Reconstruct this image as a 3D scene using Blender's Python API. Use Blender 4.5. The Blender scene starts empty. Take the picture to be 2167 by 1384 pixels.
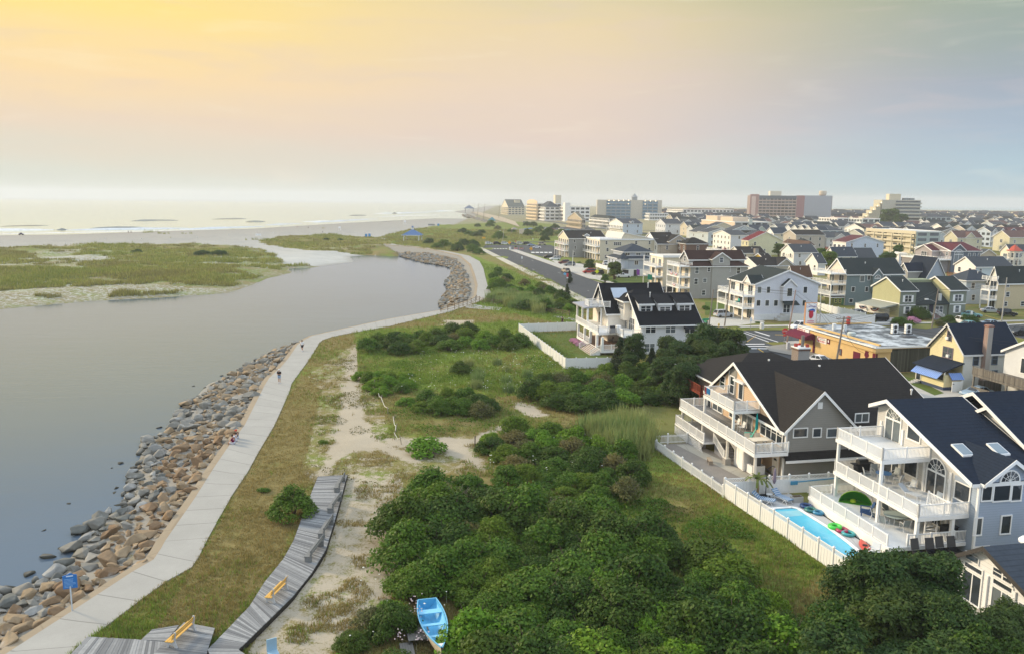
import bpy,bmesh,math,random
import numpy as np
from mathutils import Vector,Matrix
random.seed(11);rng=np.random.default_rng(7)
sc=bpy.context.scene;COL=sc.collection
R_=math.radians
F=1700.;CX=1083.5;CY=692.;HC=27.
PITCH=math.atan((692-420)/F);ROLL=.01
_fw=np.array([0,math.cos(PITCH),-math.sin(PITCH)]);_u=np.array([0,math.sin(PITCH),math.cos(PITCH)]);_r=np.array([1.,0,0])
_R=math.cos(ROLL)*_r+math.sin(ROLL)*_u;_U=-math.sin(ROLL)*_r+math.cos(ROLL)*_u
CAM=np.array([0,0,HC])
cd=bpy.data.cameras.new('camera');cam=bpy.data.objects.new('camera',cd);COL.objects.link(cam);sc.camera=cam
m=Matrix.Identity(4)
for i in range(3):
 m[i][0]=_R[i];m[i][1]=_U[i];m[i][2]=-_fw[i];m[i][3]=CAM[i]
cam.matrix_world=m
cd.sensor_fit='HORIZONTAL';cd.sensor_width=36;cd.lens=36*F/2167;cd.clip_start=.5;cd.clip_end=60000
def ray(px,py):return _fw+_R*((px-CX)/F)+_U*((CY-py)/F)
def P(px,py,z=0.):
 """the place on the level z that the picture shows at (px, py)"""
 d=ray(px,py);t=(z-HC)/d[2];return CAM+d*t
def proj(p):
 q=np.asarray(p,float)-CAM;w=q@_fw
 return CX+F*(q@_R)/w,CY-F*(q@_U)/w
def onplane(px,py,p0,n):
 d=ray(px,py);return CAM+d*(((p0-CAM)@n)/(d@n))
def toX(p,d,px):
 k=(px-CX)/F;q=p-CAM
 return(k*(q@_fw)-q@_R)/(d@_R-k*(d@_fw))
def hgt(p,py):
 """height above p of what shows at row py"""
 k=(CY-py)/F;q=np.asarray(p,float)-CAM
 return(k*(q@_fw)-q@_U)/(_U[2]-k*_fw[2])
A0=R_(11.5)
MATS={}
class NT:
 def __init__(s,name):
  s.m=bpy.data.materials.new(name);s.m.use_nodes=True;s.t=s.m.node_tree;s.n=s.t.nodes;s.l=s.t.links
  s.n.clear();s.out=s.n.new('ShaderNodeOutputMaterial')
 def N(s,typ,**k):
  n=s.n.new('ShaderNode'+typ)
  for a,v in k.items():
   if a.startswith('i_'):
    kk=a[2:];n.inputs[int(kk)if kk.isdigit()else kk.replace('_',' ')].default_value=v
   else:setattr(n,a,v)
  return n
 def L(s,a,b):s.l.new(a,b)
 def M(s,op,a,b=None,c=None,clamp=False):
  n=s.n.new('ShaderNodeMath');n.operation=op;n.use_clamp=clamp
  for i,x in enumerate((a,b,c)):
   if x is None:continue
   if hasattr(x,'node'):s.l.new(x,n.inputs[i])
   else:n.inputs[i].default_value=x
  return n.outputs[0]
 def mix(s,f,a,b,bt='MIX'):
  n=s.n.new('ShaderNodeMix');n.data_type='RGBA';n.blend_type=bt
  for i,x in((0,f),(6,a),(7,b)):
   if hasattr(x,'node'):s.l.new(x,n.inputs[i])
   else:n.inputs[i].default_value=x if i==0 else(*x,1)if len(x)==3 else x
  return n.outputs[2]
 def noise(s,scale,detail=3,vec=None,rough=.55,dim='3D'):
  n=s.N('TexNoise',i_Scale=scale,i_Detail=detail,i_Roughness=rough)
  if vec is not None:s.L(vec,n.inputs['Vector'])
  return n.outputs['Fac']
 def step(s,x,a,b):
  n=s.n.new('ShaderNodeMapRange');n.interpolation_type='SMOOTHSTEP'
  s.l.new(x,n.inputs[0]);n.inputs[1].default_value=a;n.inputs[2].default_value=b
  return n.outputs[0]
 def bsdf(s,col,rough=.8,**k):
  b=s.n.new('ShaderNodeBsdfPrincipled')
  if hasattr(col,'node'):s.l.new(col,b.inputs['Base Color'])
  else:b.inputs['Base Color'].default_value=(*col,1)
  if hasattr(rough,'node'):s.l.new(rough,b.inputs['Roughness'])
  else:b.inputs['Roughness'].default_value=rough
  if not hasattr(rough,'node')and rough>=.6:b.inputs['Specular IOR Level'].default_value=.12
  for a,v in k.items():b.inputs[a.replace('_',' ')].default_value=v
  s.l.new(b.outputs[0],s.out.inputs[0]);s.b=b;return b
 def bump(s,h,dist=.02,strength=1.):
  n=s.N('Bump',i_Distance=dist,i_Strength=strength);s.L(h,n.inputs['Height']);s.L(n.outputs[0],s.b.inputs['Normal'])
 def co(s,k='Object'):return s.n.new('ShaderNodeTexCoord').outputs[k]
 def geo(s,k='Position'):return s.n.new('ShaderNodeNewGeometry').outputs[k]
 def rnd(s):return s.n.new('ShaderNodeObjectInfo').outputs['Random']
def keep(f):
 def g(*a):
  k=(f.__name__,)+a
  if k not in MATS:MATS[k]=f(*a)
  return MATS[k]
 return g
def sep(t,v):
 n=t.n.new('ShaderNodeSeparateXYZ');t.L(v,n.inputs[0]);return n.outputs
def shade(c,k):return tuple(min(1,x*k)for x in c)
@keep
def plain(c,rough=.6,metal=0.,var=.12,scale=1.5):
 t=NT('painted surface');n=t.noise(scale,4,t.co())
 t.bsdf(t.mix(n,shade(c,1-var),shade(c,1+var)),rough,Metallic=metal);return t.m
@keep
def siding(c,pitch=.2):
 t=NT('lap siding');o=t.co();z=sep(t,o)[2]
 f=t.M('FRACT',t.M('DIVIDE',z,pitch))
 dirt=t.noise(.7,5,o)
 col=t.mix(t.M('MULTIPLY',dirt,.8),shade(c,.86),shade(c,1.1))
 col=t.mix(t.M('MULTIPLY',t.step(f,.86,.97),.42),col,shade(c,.35))
 t.bsdf(col,.65);t.bump(f,.02,.8);return t.m
@keep
def shingle(c):
 t=NT('asphalt shingles');o=t.co();x,y,z=sep(t,o)
 row=t.M('DIVIDE',z,.16);f=t.M('FRACT',row)
 cell=t.N('TexNoise',i_Scale=2.2,i_Detail=5,i_Roughness=.75);t.L(o,cell.inputs['Vector'])
 v=t.N('TexVoronoi',i_Scale=3.2);t.L(o,v.inputs['Vector'])
 streak=t.noise(.35,3,o)
 col=t.mix(cell.outputs['Fac'],shade(c,.5),shade(c,1.5))
 col=t.mix(.35,col,t.mix(v.outputs['Distance'],shade(c,.6),shade(c,1.5)))
 col=t.mix(t.M('MULTIPLY',streak,.45),col,shade(c,1.7))
 col=t.mix(t.M('MULTIPLY',t.step(f,.75,.95),.4),col,shade(c,.4))
 t.bsdf(col,.85);t.bump(t.M('ADD',f,cell.outputs['Fac']),.03,.7);return t.m
@keep
def glass(c=(.03,.04,.05)):
 t=NT('window glass');r=t.rnd();n=t.noise(.9,2,t.geo())
 col=t.mix(t.step(r,.55,.98),c,(.16,.19,.2));col=t.mix(t.M('MULTIPLY',n,.5),col,shade(c,.4))
 t.bsdf(col,.04,IOR=1.5);t.b.inputs['Specular IOR Level'].default_value=.7;return t.m
@keep
def planks(c,w=.14,ax=1):
 t=NT('weathered boards');o=t.co();k=sep(t,o)[ax]
 row=t.M('DIVIDE',k,w);f=t.M('FRACT',row);idn=t.N('TexWhiteNoise',noise_dimensions='1D');t.L(t.M('FLOOR',row),idn.inputs['W'])
 n=t.noise(2.5,6,o,.7)
 col=t.mix(idn.outputs['Value'],shade(c,.55),shade(c,1.35));col=t.mix(t.M('MULTIPLY',n,.8),col,shade(c,.5))
 col=t.mix(t.step(t.M('ABSOLUTE',t.M('SUBTRACT',f,.5)),.43,.49),col,shade(c,.15))
 t.bsdf(col,.85);t.bump(n,.02);return t.m
@keep
def concrete(c,joint=0.,s=1.):
 t=NT('concrete');o=t.co();a=t.noise(.35*s,6,o,.65);b=t.noise(5.*s,5,o,.7)
 v=t.N('TexVoronoi',feature='DISTANCE_TO_EDGE',i_Scale=.22*s);t.L(o,v.inputs['Vector'])
 col=t.mix(a,shade(c,.74),shade(c,1.18));col=t.mix(t.M('MULTIPLY',b,.5),col,shade(c,.72))
 col=t.mix(t.M('MULTIPLY',t.step(v.outputs['Distance'],.02,.0),.0 if joint else .35),col,shade(c,.45))
 if joint:
  u=sep(t,t.co('UV'))[1];f=t.M('FRACT',t.M('DIVIDE',u,joint))
  idn=t.N('TexWhiteNoise',noise_dimensions='1D');t.L(t.M('FLOOR',t.M('DIVIDE',u,joint)),idn.inputs['W'])
  col=t.mix(t.M('MULTIPLY',idn.outputs['Value'],.3),col,shade(c,.78))
  col=t.mix(t.M('MULTIPLY',t.step(t.M('ABSOLUTE',t.M('SUBTRACT',f,.5)),.478,.496),.6),col,shade(c,.3))
 t.bsdf(col,.85);t.bump(b,.01,.5);return t.m
@keep
def asphalt(c=(.075,.08,.085)):
 t=NT('asphalt');o=t.geo();a=t.noise(.12,6,o,.7);b=t.noise(8,3,o);w=t.noise(.03,3,o)
 col=t.mix(a,shade(c,.7),shade(c,1.35));col=t.mix(t.M('MULTIPLY',b,.4),col,shade(c,.6));col=t.mix(t.step(w,.55,.6),col,t.mix(.3,col,shade(c,.6)))
 v=t.N('TexVoronoi',feature='DISTANCE_TO_EDGE',i_Scale=.12);t.L(o,v.inputs['Vector'])
 col=t.mix(t.M('MULTIPLY',t.step(v.outputs['Distance'],.012,.0),.5),col,shade(c,.4))
 t.bsdf(col,.8);return t.m
@keep
def foliage(c,hi,warm=.0):
 t=NT('leaves');r=t.rnd();n=t.noise(.9,3,t.geo());at=t.N('Attribute',attribute_name='leaf')
 col=t.mix(t.M('MULTIPLY',t.M('ADD',at.outputs['Fac'],n),.5),c,hi)
 col=t.mix(t.step(r,.35,1.),col,t.mix(.7,col,(hi[0]*1.05,hi[1]*.8,hi[2]*.8)))
 col=t.mix(t.M('MULTIPLY',t.step(at.outputs['Fac'],.92,.99),warm),col,(.17,.15,.03))
 t.bsdf(col,.6);t.b.inputs['Specular IOR Level'].default_value=.25
 tr=t.N('BsdfTranslucent');t.L(col,tr.inputs['Color']);mx=t.N('MixShader',i_0=.3)
 t.L(t.b.outputs[0],mx.inputs[1]);t.L(tr.outputs[0],mx.inputs[2]);t.L(mx.outputs[0],t.out.inputs[0]);return t.m
@keep
def rock(c,c2):
 t=NT('boulder');o=t.co();r=t.rnd();a=t.noise(1.6,6,o,.7);v=t.N('TexVoronoi',i_Scale=2.1);t.L(o,v.inputs['Vector']);s=t.noise(.9,4,o,.6)
 col=t.mix(a,shade(c,.45),shade(c,1.4));col=t.mix(t.step(r,.1,.9),col,t.mix(a,shade(c2,.5),shade(c2,1.5)))
 col=t.mix(t.M('MULTIPLY',t.step(s,.56,.7),.55),col,(.5,.5,.47))
 zz=sep(t,t.geo())[2]
 col=t.mix(t.step(zz,-1.05,-1.42),col,(.045,.045,.035))
 t.bsdf(col,.85);t.bump(a,.12);return t.m
@keep
def stripes(a,b,w,ax=1):
 t=NT('striped cloth');k=sep(t,t.co())[ax];f=t.M('FRACT',t.M('DIVIDE',k,w))
 t.bsdf(t.mix(t.M('GREATER_THAN',f,.5),a,b),.8);return t.m
@keep
def brick(c):
 t=NT('brick');b=t.N('TexBrick',i_Scale=5.);t.L(t.co(),b.inputs['Vector'])
 b.inputs['Color1'].default_value=(*c,1);b.inputs['Color2'].default_value=(*shade(c,.6),1);b.inputs['Mortar'].default_value=(.35,.33,.3,1)
 t.bsdf(b.outputs['Color'],.9);return t.m
@keep
def glow(c,s):
 t=NT('lit lamp');e=t.N('Emission',i_Strength=s);e.inputs[0].default_value=(*c,1);t.L(e.outputs[0],t.out.inputs[0]);return t.m
WHITE=(.8,.8,.78);VINYL=plain(WHITE,.45,0.,.05);CREAM=(.78,.68,.5)
TRIM=plain((.8,.8,.78),.5,0.,.06,2.);DARK=plain((.02,.02,.022),.5);STEEL=plain((.35,.36,.37),.4,.7)
class MB:
 def __init__(s):s.v=[];s.f=[]
 def add(s,vs,fs):
  n=len(s.v);s.v+=[tuple(map(float,a))for a in vs];s.f+=[tuple(i+n for i in f)for f in fs];return s
 def box(s,x0,x1,y0,y1,z0,z1):
  if x0>x1:x0,x1=x1,x0
  if y0>y1:y0,y1=y1,y0
  return s.add([(x0,y0,z0),(x1,y0,z0),(x1,y1,z0),(x0,y1,z0),(x0,y0,z1),(x1,y0,z1),(x1,y1,z1),(x0,y1,z1)],[(0,3,2,1),(4,5,6,7),(0,1,5,4),(1,2,6,5),(2,3,7,6),(3,0,4,7)])
 def cbox(s,c,d):return s.box(c[0]-d[0]/2,c[0]+d[0]/2,c[1]-d[1]/2,c[1]+d[1]/2,c[2]-d[2]/2,c[2]+d[2]/2)
 def bar(s,a,b,w,h=None):
  """a square bar from a to b"""
  a,b=Vector(a),Vector(b);d=(b-a).normalized();h=h or w
  u=d.cross(Vector((0,0,1)));u=Vector((1,0,0))if u.length<1e-4 else u.normalized();v=u.cross(d)
  q=[(u*i*w/2+v*j*h/2)for i,j in((-1,-1),(1,-1),(1,1),(-1,1))]
  return s.add([a+k for k in q]+[b+k for k in q],[(0,1,2,3),(7,6,5,4),(0,4,5,1),(1,5,6,2),(2,6,7,3),(3,7,4,0)])
 def slab(s,pts,vec):
  """a planar polygon pushed along vec"""
  n=len(pts);pts=[Vector(p)for p in pts];vec=Vector(vec)
  return s.add(pts+[p+vec for p in pts],[tuple(range(n)),tuple(range(2*n-1,n-1,-1))]+[(i,i+n,(i+1)%n+n,(i+1)%n)for i in range(n)])
 def prism(s,xy,z0,z1):return s.slab([(x,y,z0)for x,y in xy],(0,0,z1-z0))
 def tube(s,pts,r,n=6):
  pts=[Vector(p)for p in pts];rs=r if isinstance(r,(list,tuple))else[r]*len(pts);vs=[];fs=[]
  for i,p in enumerate(pts):
   d=(pts[min(i+1,len(pts)-1)]-pts[max(i-1,0)]).normalized();u=d.orthogonal().normalized()if abs(d.z)>.95 else d.cross(Vector((0,0,1))).normalized();v=d.cross(u)
   vs+=[p+(u*math.cos(2*math.pi*k/n)+v*math.sin(2*math.pi*k/n))*rs[i]for k in range(n)]
  for i in range(len(pts)-1):
   fs+=[(i*n+k,i*n+(k+1)%n,(i+1)*n+(k+1)%n,(i+1)*n+k)for k in range(n)]
  fs+=[tuple(range(n-1,-1,-1)),tuple(range((len(pts)-1)*n,len(pts)*n))]
  return s.add(vs,fs)
 def lathe(s,prof,c=(0,0,0),n=12):
  vs=[(c[0]+r*math.cos(2*math.pi*k/n),c[1]+r*math.sin(2*math.pi*k/n),c[2]+z)for r,z in prof for k in range(n)]
  fs=[(i*n+k,i*n+(k+1)%n,(i+1)*n+(k+1)%n,(i+1)*n+k)for i in range(len(prof)-1)for k in range(n)]
  fs+=[tuple(range(n-1,-1,-1)),tuple(range((len(prof)-1)*n,len(prof)*n))]
  return s.add(vs,fs)
 def strip(s,L_,R__):
  n=len(L_);return s.add(list(L_)+list(R__),[(i,i+n,i+n+1,i+1)for i in range(n-1)])
 def mesh(s,name,mat,smooth=False):
  me=bpy.data.meshes.new(name);me.from_pydata(s.v,[],s.f)
  if mat:me.materials.append(mat)
  if smooth:me.polygons.foreach_set('use_smooth',[True]*len(me.polygons))
  me.update();return me
 def obj(s,name,mat,par=None,loc=None,rot=None,smooth=False,bev=0.):
  o=bpy.data.objects.new(name,s.mesh(name,mat,smooth));COL.objects.link(o)
  if par is not None:o.parent=par
  if loc is not None:o.location=loc
  if rot is not None:o.rotation_euler=rot if hasattr(rot,'__len__')else(0,0,rot)
  if bev:
   b=o.modifiers.new('bevel','BEVEL');b.width=bev;b.segments=2;b.limit_method='ANGLE'
  return o
def put(name,me,par=None,loc=None,rot=None,scale=None):
 o=bpy.data.objects.new(name,me);COL.objects.link(o)
 if par is not None:o.parent=par
 if loc is not None:o.location=loc
 if rot is not None:o.rotation_euler=rot if hasattr(rot,'__len__')else(0,0,rot)
 if scale is not None:o.scale=scale if hasattr(scale,'__len__')else(scale,)*3
 return o
def tag(o,label,cat,group=None):
 o['label']=label;o['category']=cat
 if group:o['group']=group
 return o
def kind(o,k):o['kind']=k;return o
def thing(name,label,cat,loc,rz=0.,group=None):
 o=bpy.data.objects.new(name,None);COL.objects.link(o);o.empty_display_size=.3
 o.location=loc;o.rotation_euler=(0,0,rz);return tag(o,label,cat,group)
def dup(o,loc,rz=None,label=None,group=None,par=None,scale=None):
 c=o.copy();COL.objects.link(c)
 if par is None:
  c.location=loc
  if rz is not None:c.rotation_euler=(0,0,rz)
  if scale:c.scale=(scale,)*3
  if label:c['label']=label
  if group:c['group']=group
 else:c.parent=par
 for ch in o.children:dup(ch,None,par=c)
 return c
def recolour(o,old,new):
 for ch in(o,*o.children_recursive):
  for i,sl in enumerate(ch.material_slots):
   if ch.data.materials[i]==old:sl.link='OBJECT';sl.material=new
def inpoly(x,y,poly):
 """mask of points inside a polygon"""
 c=np.zeros(x.shape,bool);n=len(poly);j=n-1
 for i in range(n):
  xi,yi=poly[i][:2];xj,yj=poly[j][:2]
  if yi!=yj:
   k=((yi>y)!=(yj>y))&(x<(xj-xi)*(y-yi)/(yj-yi)+xi);c^=k
  j=i
 return c
def dist(x,y,line,closed=False):
 d=np.full(x.shape,1e9);n=len(line)
 for i in range(n if closed else n-1):
  ax,ay=line[i][:2];bx,by=line[(i+1)%n][:2];vx,vy=bx-ax,by-ay;l=vx*vx+vy*vy+1e-9
  t=np.clip(((x-ax)*vx+(y-ay)*vy)/l,0,1);d=np.minimum(d,np.hypot(x-ax-t*vx,y-ay-t*vy))
 return d
def vnoise(x,y,s,seed=0,oct=3):
 """value noise in the range 0..1"""
 out=0.;amp=1.;tot=0.
 for o in range(oct):
  xx=np.asarray(x)/s;yy=np.asarray(y)/s;xi=np.floor(xx).astype(np.int64);yi=np.floor(yy).astype(np.int64);fx=xx-xi;fy=yy-yi
  fx=fx*fx*(3-2*fx);fy=fy*fy*(3-2*fy)
  def h(a,b):
   k=(a*374761393+b*668265263+(seed+o)*1442695041)&0x7fffffff;k=((k^(k>>13))*1274126177)&0x7fffffff;return((k^(k>>16))&0xffff)/65535.
  out=out+amp*((h(xi,yi)*(1-fx)+h(xi+1,yi)*fx)*(1-fy)+(h(xi,yi+1)*(1-fx)+h(xi+1,yi+1)*fx)*fy);tot+=amp;amp*=.5;s*=.5
 return out/tot
def pxl(pts,z=0.):return[P(x,y,z)for x,y in pts]
def dens(line,step):
 """a polyline cut into short pieces"""
 out=[np.array(line[0])]
 for a,b in zip(line,line[1:]):
  a,b=np.array(a),np.array(b);n=max(1,int(np.linalg.norm(b-a)/step));out+=[a+(b-a)*k/n for k in range(1,n+1)]
 return out
def smooth_line(pts,it=2):
 for _ in range(it):
  q=[pts[0]]
  for a,b in zip(pts,pts[1:]):q+=[a*.75+b*.25,a*.25+b*.75]
  q.append(pts[-1]);pts=q
 return pts
w=bpy.data.worlds.new('World');sc.world=w;w.use_nodes=True
t=w.node_tree;N=t.nodes;L=t.links;N.clear()
def wn(typ,**k):
 n=N.new('ShaderNode'+typ)
 for a,v in k.items():setattr(n,a,v)
 return n
def wm(op,a,b=None,c=None):
 n=wn('Math',operation=op)
 for i,x in enumerate((a,b,c)):
  if x is None:continue
  if hasattr(x,'node'):L.new(x,n.inputs[i])
  else:n.inputs[i].default_value=x
 return n.outputs[0]
def lin(c):return tuple((x/255/12.92)if x<=10 else((x/255+.055)/1.055)**2.4 for x in c)
def ramp(fac,stops):
 r=wn('ValToRGB');e=r.color_ramp.elements
 for i,(p_,c)in enumerate(stops):
  el=e[i]if i<2 else e.new(p_)
  el.position=p_;el.color=(*lin(c),1)
 L.new(fac,r.inputs[0]);return r.outputs[0]
def wmix(f,a,b):
 n=wn('Mix',data_type='RGBA')
 for i,x in((0,f),(6,a),(7,b)):
  if hasattr(x,'node'):L.new(x,n.inputs[i])
  else:n.inputs[i].default_value=x
 return n.outputs[2]
def wstep(x,a,b):
 n=wn('MapRange',interpolation_type='SMOOTHSTEP');L.new(x,n.inputs[0]);n.inputs[1].default_value=a;n.inputs[2].default_value=b;return n.outputs[0]
co=wn('TexCoord').outputs['Generated'];sp=wn('SeparateXYZ');L.new(co,sp.inputs[0]);x,y,z=sp.outputs
az=wm('ARCTAN2',x,y);el=wm('ARCSINE',wm('MINIMUM',wm('MAXIMUM',z,-.999),.999))
mp=wn('Mapping');mp.inputs['Scale'].default_value=(1.3,1.3,9.);L.new(co,mp.inputs[0])
def wnoise(scale,det,vec,dist_=0.):
 n=wn('TexNoise');n.inputs['Scale'].default_value=scale;n.inputs['Detail'].default_value=det;n.inputs['Distortion'].default_value=dist_;L.new(vec,n.inputs['Vector']);return n.outputs['Fac']
n1=wnoise(2.2,5,mp.outputs[0],.4);n2=wnoise(6.,6,mp.outputs[0],.6)
h=wm('ADD',wm('MULTIPLY',el,1/.9),wm('MULTIPLY',wm('SUBTRACT',n1,.5),.07))
h=wm('MAXIMUM',h,0.)
Lr=ramp(h,[(0,(199,205,193)),(.03,(209,210,196)),(.085,(226,207,184)),(.14,(240,212,166)),(.22,(247,219,138)),(.29,(234,210,140)),(.40,(206,212,210)),(1.,(226,234,240))])
Mr=ramp(h,[(0,(203,208,201)),(.03,(210,209,199)),(.085,(218,201,189)),(.14,(224,204,183)),(.22,(226,206,166)),(.29,(206,198,160)),(.40,(200,210,212)),(1.,(224,234,242))])
Rr=ramp(h,[(0,(165,193,204)),(.03,(168,193,204)),(.085,(161,178,194)),(.14,(157,168,181)),(.22,(151,165,156)),(.29,(143,158,135)),(.42,(190,204,208)),(1.,(226,234,242))])
f1=wstep(az,R_(-26),R_(3));f2=wstep(az,R_(2),R_(33))
c=wmix(f2,wmix(f1,Lr,Mr),Rr)
c=wmix(wm('MULTIPLY',wm('MULTIPLY',wstep(n2,.5,.72),wstep(el,.02,.12)),.22),c,(*lin((214,196,190)),1))
c=wmix(wm('MULTIPLY',wstep(n2,.42,.25),.10),c,(*lin((250,246,226)),1))
hi_=wn('Mix',data_type='RGBA',blend_type='MULTIPLY');hi_.inputs[0].default_value=1.;L.new(c,hi_.inputs[6])
L.new(wmix(wstep(el,R_(19),R_(50)),(1,1,1,1),(1.4,1.46,1.58,1)),hi_.inputs[7]);c=hi_.outputs[2]
back=wstep(wm('ABSOLUTE',wm('ADD',az,R_(30))),R_(95),R_(150))
c=wmix(wm('MULTIPLY',back,.85),c,(.88,1.03,1.26,1))
bg=wn('Background');L.new(c,bg.inputs[0]);bg.inputs[1].default_value=1.;L.new(bg.outputs[0],wn('OutputWorld').inputs[0])
sl=bpy.data.lights.new('sun','SUN');sl.energy=4.;sl.angle=R_(8);sl.color=(1.,.82,.58)
so=bpy.data.objects.new('sun',sl);COL.objects.link(so)
SAZ,SEL=R_(-62),R_(21)
so.rotation_euler=Vector((math.sin(SAZ)*math.cos(SEL),math.cos(SAZ)*math.cos(SEL),math.sin(SEL))).to_track_quat('Z','Y').to_euler()
HAZE=MB().box(-5000,5000,-300,7000,-6,62).obj('haze',None)
t=NT('sea air');v=t.N('VolumePrincipled',i_Density=.0002,i_Anisotropy=.1);v.inputs['Color'].default_value=(.74,.745,.75,1);t.L(v.outputs[0],t.out.inputs['Volume'])
HAZE.data.materials.append(t.m);kind(HAZE,'stuff')
vs=sc.view_settings;vs.view_transform='Standard';vs.look='None';vs.exposure=.18;vs.gamma=1.
cy=sc.cycles;cy.max_bounces=5;cy.diffuse_bounces=2;cy.glossy_bounces=3;cy.transmission_bounces=3;cy.transparent_max_bounces=6;cy.volume_bounces=1
cy.caustics_reflective=cy.caustics_refractive=False;cy.use_denoising=True;cy.sample_clamp_indirect=4.
ZW=-1.5
PAIRS=[((-80,1440),(100,1440)),((14,1384),(161,1372)),((105,1325),(210,1337)),((210,1257),(297,1271)),((280,1211),(350,1232)),((325,1185),(406,1201)),((340,1163),(420,1180)),((350,1145),(441,1138)),((413,1054),(490,1050)),((455,987),(525,998)),((486,942),(546,959)),((518,900),(581,900)),((560,816),(612,830)),((570,800),(617,812)),((593,779),(641,779)),((610,759),(657,757)),((630,730),(676,726)),((644,720),(683,720)),((661,711),(700,714)),((700,702.5),(727,708)),((824,676),(824,691)),((935,657),(953,660)),((994,637),(1027,634)),((1008,627),(1039,621)),((1011,604),(1030,599)),((1005,581),(1023,569)),((997,560),(1015,554)),((974,541),(992,542)),((930,531),(944,532)),((880,523),(890,523)),((824,519),(830,516.5)),((807,515),(812,513))]
WLp=[P(*a)for a,b in PAIRS];WRp=[P(*b)for a,b in PAIRS]
NEARW=[(-60,1330),(0,1258),(33,1246),(122,1214),(154,1172),(175,1127),(196,1099),(255,1078),(269,1022),(290,983),(308,934),(371,906),(385,872),(440,812),(480,797),(545,762),(600,737),(645,720),(702,706),(824,679),(900,666),(935,659),(930,640),(948,615),(940,600),(958,579),(948,566),(900,558),(843,543)]
FARW=[(775,541),(741,544),(751,555),(707,561),(654,568),(612,569),(618,578),(567,590),(533,604),(484,621),(339,631),(194,638),(0,655),(-300,690)]
LAG=[P(-150,1500,ZW)]+[P(*a,ZW)for a in NEARW+FARW]+[P(-700,760,ZW),P(-700,1500,ZW)]
SHORE=[P(*a,ZW)for a in[(-500,503),(-200,500.5),(0,499),(145,497),(339,490),(533,485),(727,473),(824,468),(920,463),(990,463.5),(1030,464),(985,453),(960,449)]]
SHORE=[SHORE[0]+(SHORE[0]-SHORE[1])*3]+SHORE+[SHORE[-1]+np.array([60.,2600.,0])]
SEA=SHORE+[np.array([-9000.,9000.,ZW]),np.array([-9000.,SHORE[0][1],ZW])]
REV=[P(*a,ZW)for a in NEARW]+WLp[::-1]
def px_poly(x,y,pts,z=0.):return inpoly(x,y,pxl(pts,z))
SAND=[[(742,735),(760,724),(770,760),(765,800),(768,860),(780,905),(820,936),(880,956),(908,972),(890,980),(800,954),(748,958),(716,985),(692,1006),(670,1008),(698,950),(712,900),(722,840),(726,790),(736,760)],[(730,1035),(790,1040),(835,1080),(875,1130),(850,1200),(790,1260),(720,1320),(640,1384),(520,1420),(610,1300),(680,1200),(708,1110)],[(880,922),(1000,927),(1065,900),(1040,930),(985,945),(1050,992),(1000,990),(930,955)],[(1090,848),(1150,868),(1160,880),(1100,880)],[(930,676),(1010,678),(1000,692),(940,690)],[(800,925),(860,930),(910,940),(960,935),(930,955),(840,945)]]
ISLE=[(-400,570),(-150,545),(0,528),(180,520),(400,517),(540,525),(585,545),(608,561),(612,575),(540,590),(470,603),(380,606),(300,603),(200,596),(100,592),(0,594),(-400,620)]
ISLE2=[(548,513),(600,502),(700,499),(790,503),(840,516),(850,523),(820,536),(740,534),(650,530),(570,522)]
LOTS=[]
TOWN=[P(*a)for a in[(1040,470),(1030,520),(1100,560),(1235,630),(1500,760),(1470,860),(1372,925),(1530,1040),(1745,1190),(1900,1384),(2600,1500)]]+[np.array([2500,400,0]),np.array([2500,3200,0]),np.array([-40,3200,0])]
def terrain(x,y):
 """ground height at x, y"""
 lag=inpoly(x,y,LAG);dl=dist(x,y,LAG,True);sea=inpoly(x,y,SEA);ds=dist(x,y,SHORE);rev=inpoly(x,y,REV);town=inpoly(x,y,TOWN)
 dw=dist(x,y,WLp);dr=np.minimum(dw,dist(x,y,WRp));side=y<np.interp(x,[-400,-60,40,60],[200,262,262,262])
 east=x>np.interp(y,[0,100,300,420,600],[-60,-40,-40,-75,-60])
 n=vnoise(x,y,14,3)-.5;n2=vnoise(x,y,3.5,9)-.5
 land=np.where(east,0.,np.clip(-1.5+.09*dl,-1.5,.1))+0.
 dune=np.where(east,np.where(town,0,np.clip(dr/5-.5,0,1)),np.clip((dl-14)/25,0,1)*np.clip((ds-60)/60,0,1))
 land=land+dune*(n*np.where(east,.5,2.2)+n2*np.where(east,.22,.5)+np.where(east,.0,.35))
 land=np.where(rev,-1.5+1.35*dl/(dl+dw+.01),land)
 beach=-1.5+np.clip(ds,0,1e9)*.02
 land=np.where(east,land,np.minimum(land,np.maximum(beach,-1.5)))
 h=np.where(lag,-1.5-np.minimum(dl*.3,1.6),land);h=np.where(sea,-1.5-np.minimum(ds*.02,3),h)
 return h
def zt(x,y):return float(terrain(np.array([float(x)]),np.array([float(y)]))[0])
nu,nr=520,560
rows=24*np.power(2900/24,np.linspace(0,1,nr));us=np.linspace(-.82,.82,nu)
gy,gu=np.meshgrid(rows,us,indexing='ij');gx=gy*gu
gz=terrain(gx,gy);fx,fy=gx.ravel(),gy.ravel()
cov=np.full(fx.shape,.78);grn=np.full(fx.shape,.42);wet=np.zeros(fx.shape);fine=np.zeros(fx.shape)
for k,p in enumerate(SAND):
 q=pxl(p);d=dist(fx,fy,q,True);ins=inpoly(fx,fy,q);sg=np.where(ins,d,-d)+(vnoise(fx,fy,3.,70+k)-.5)*3.2-.3
 cov=np.minimum(cov,.78-np.clip((sg+.9)/1.6,0,1)*(.60 if k!=1 else .28))
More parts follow.
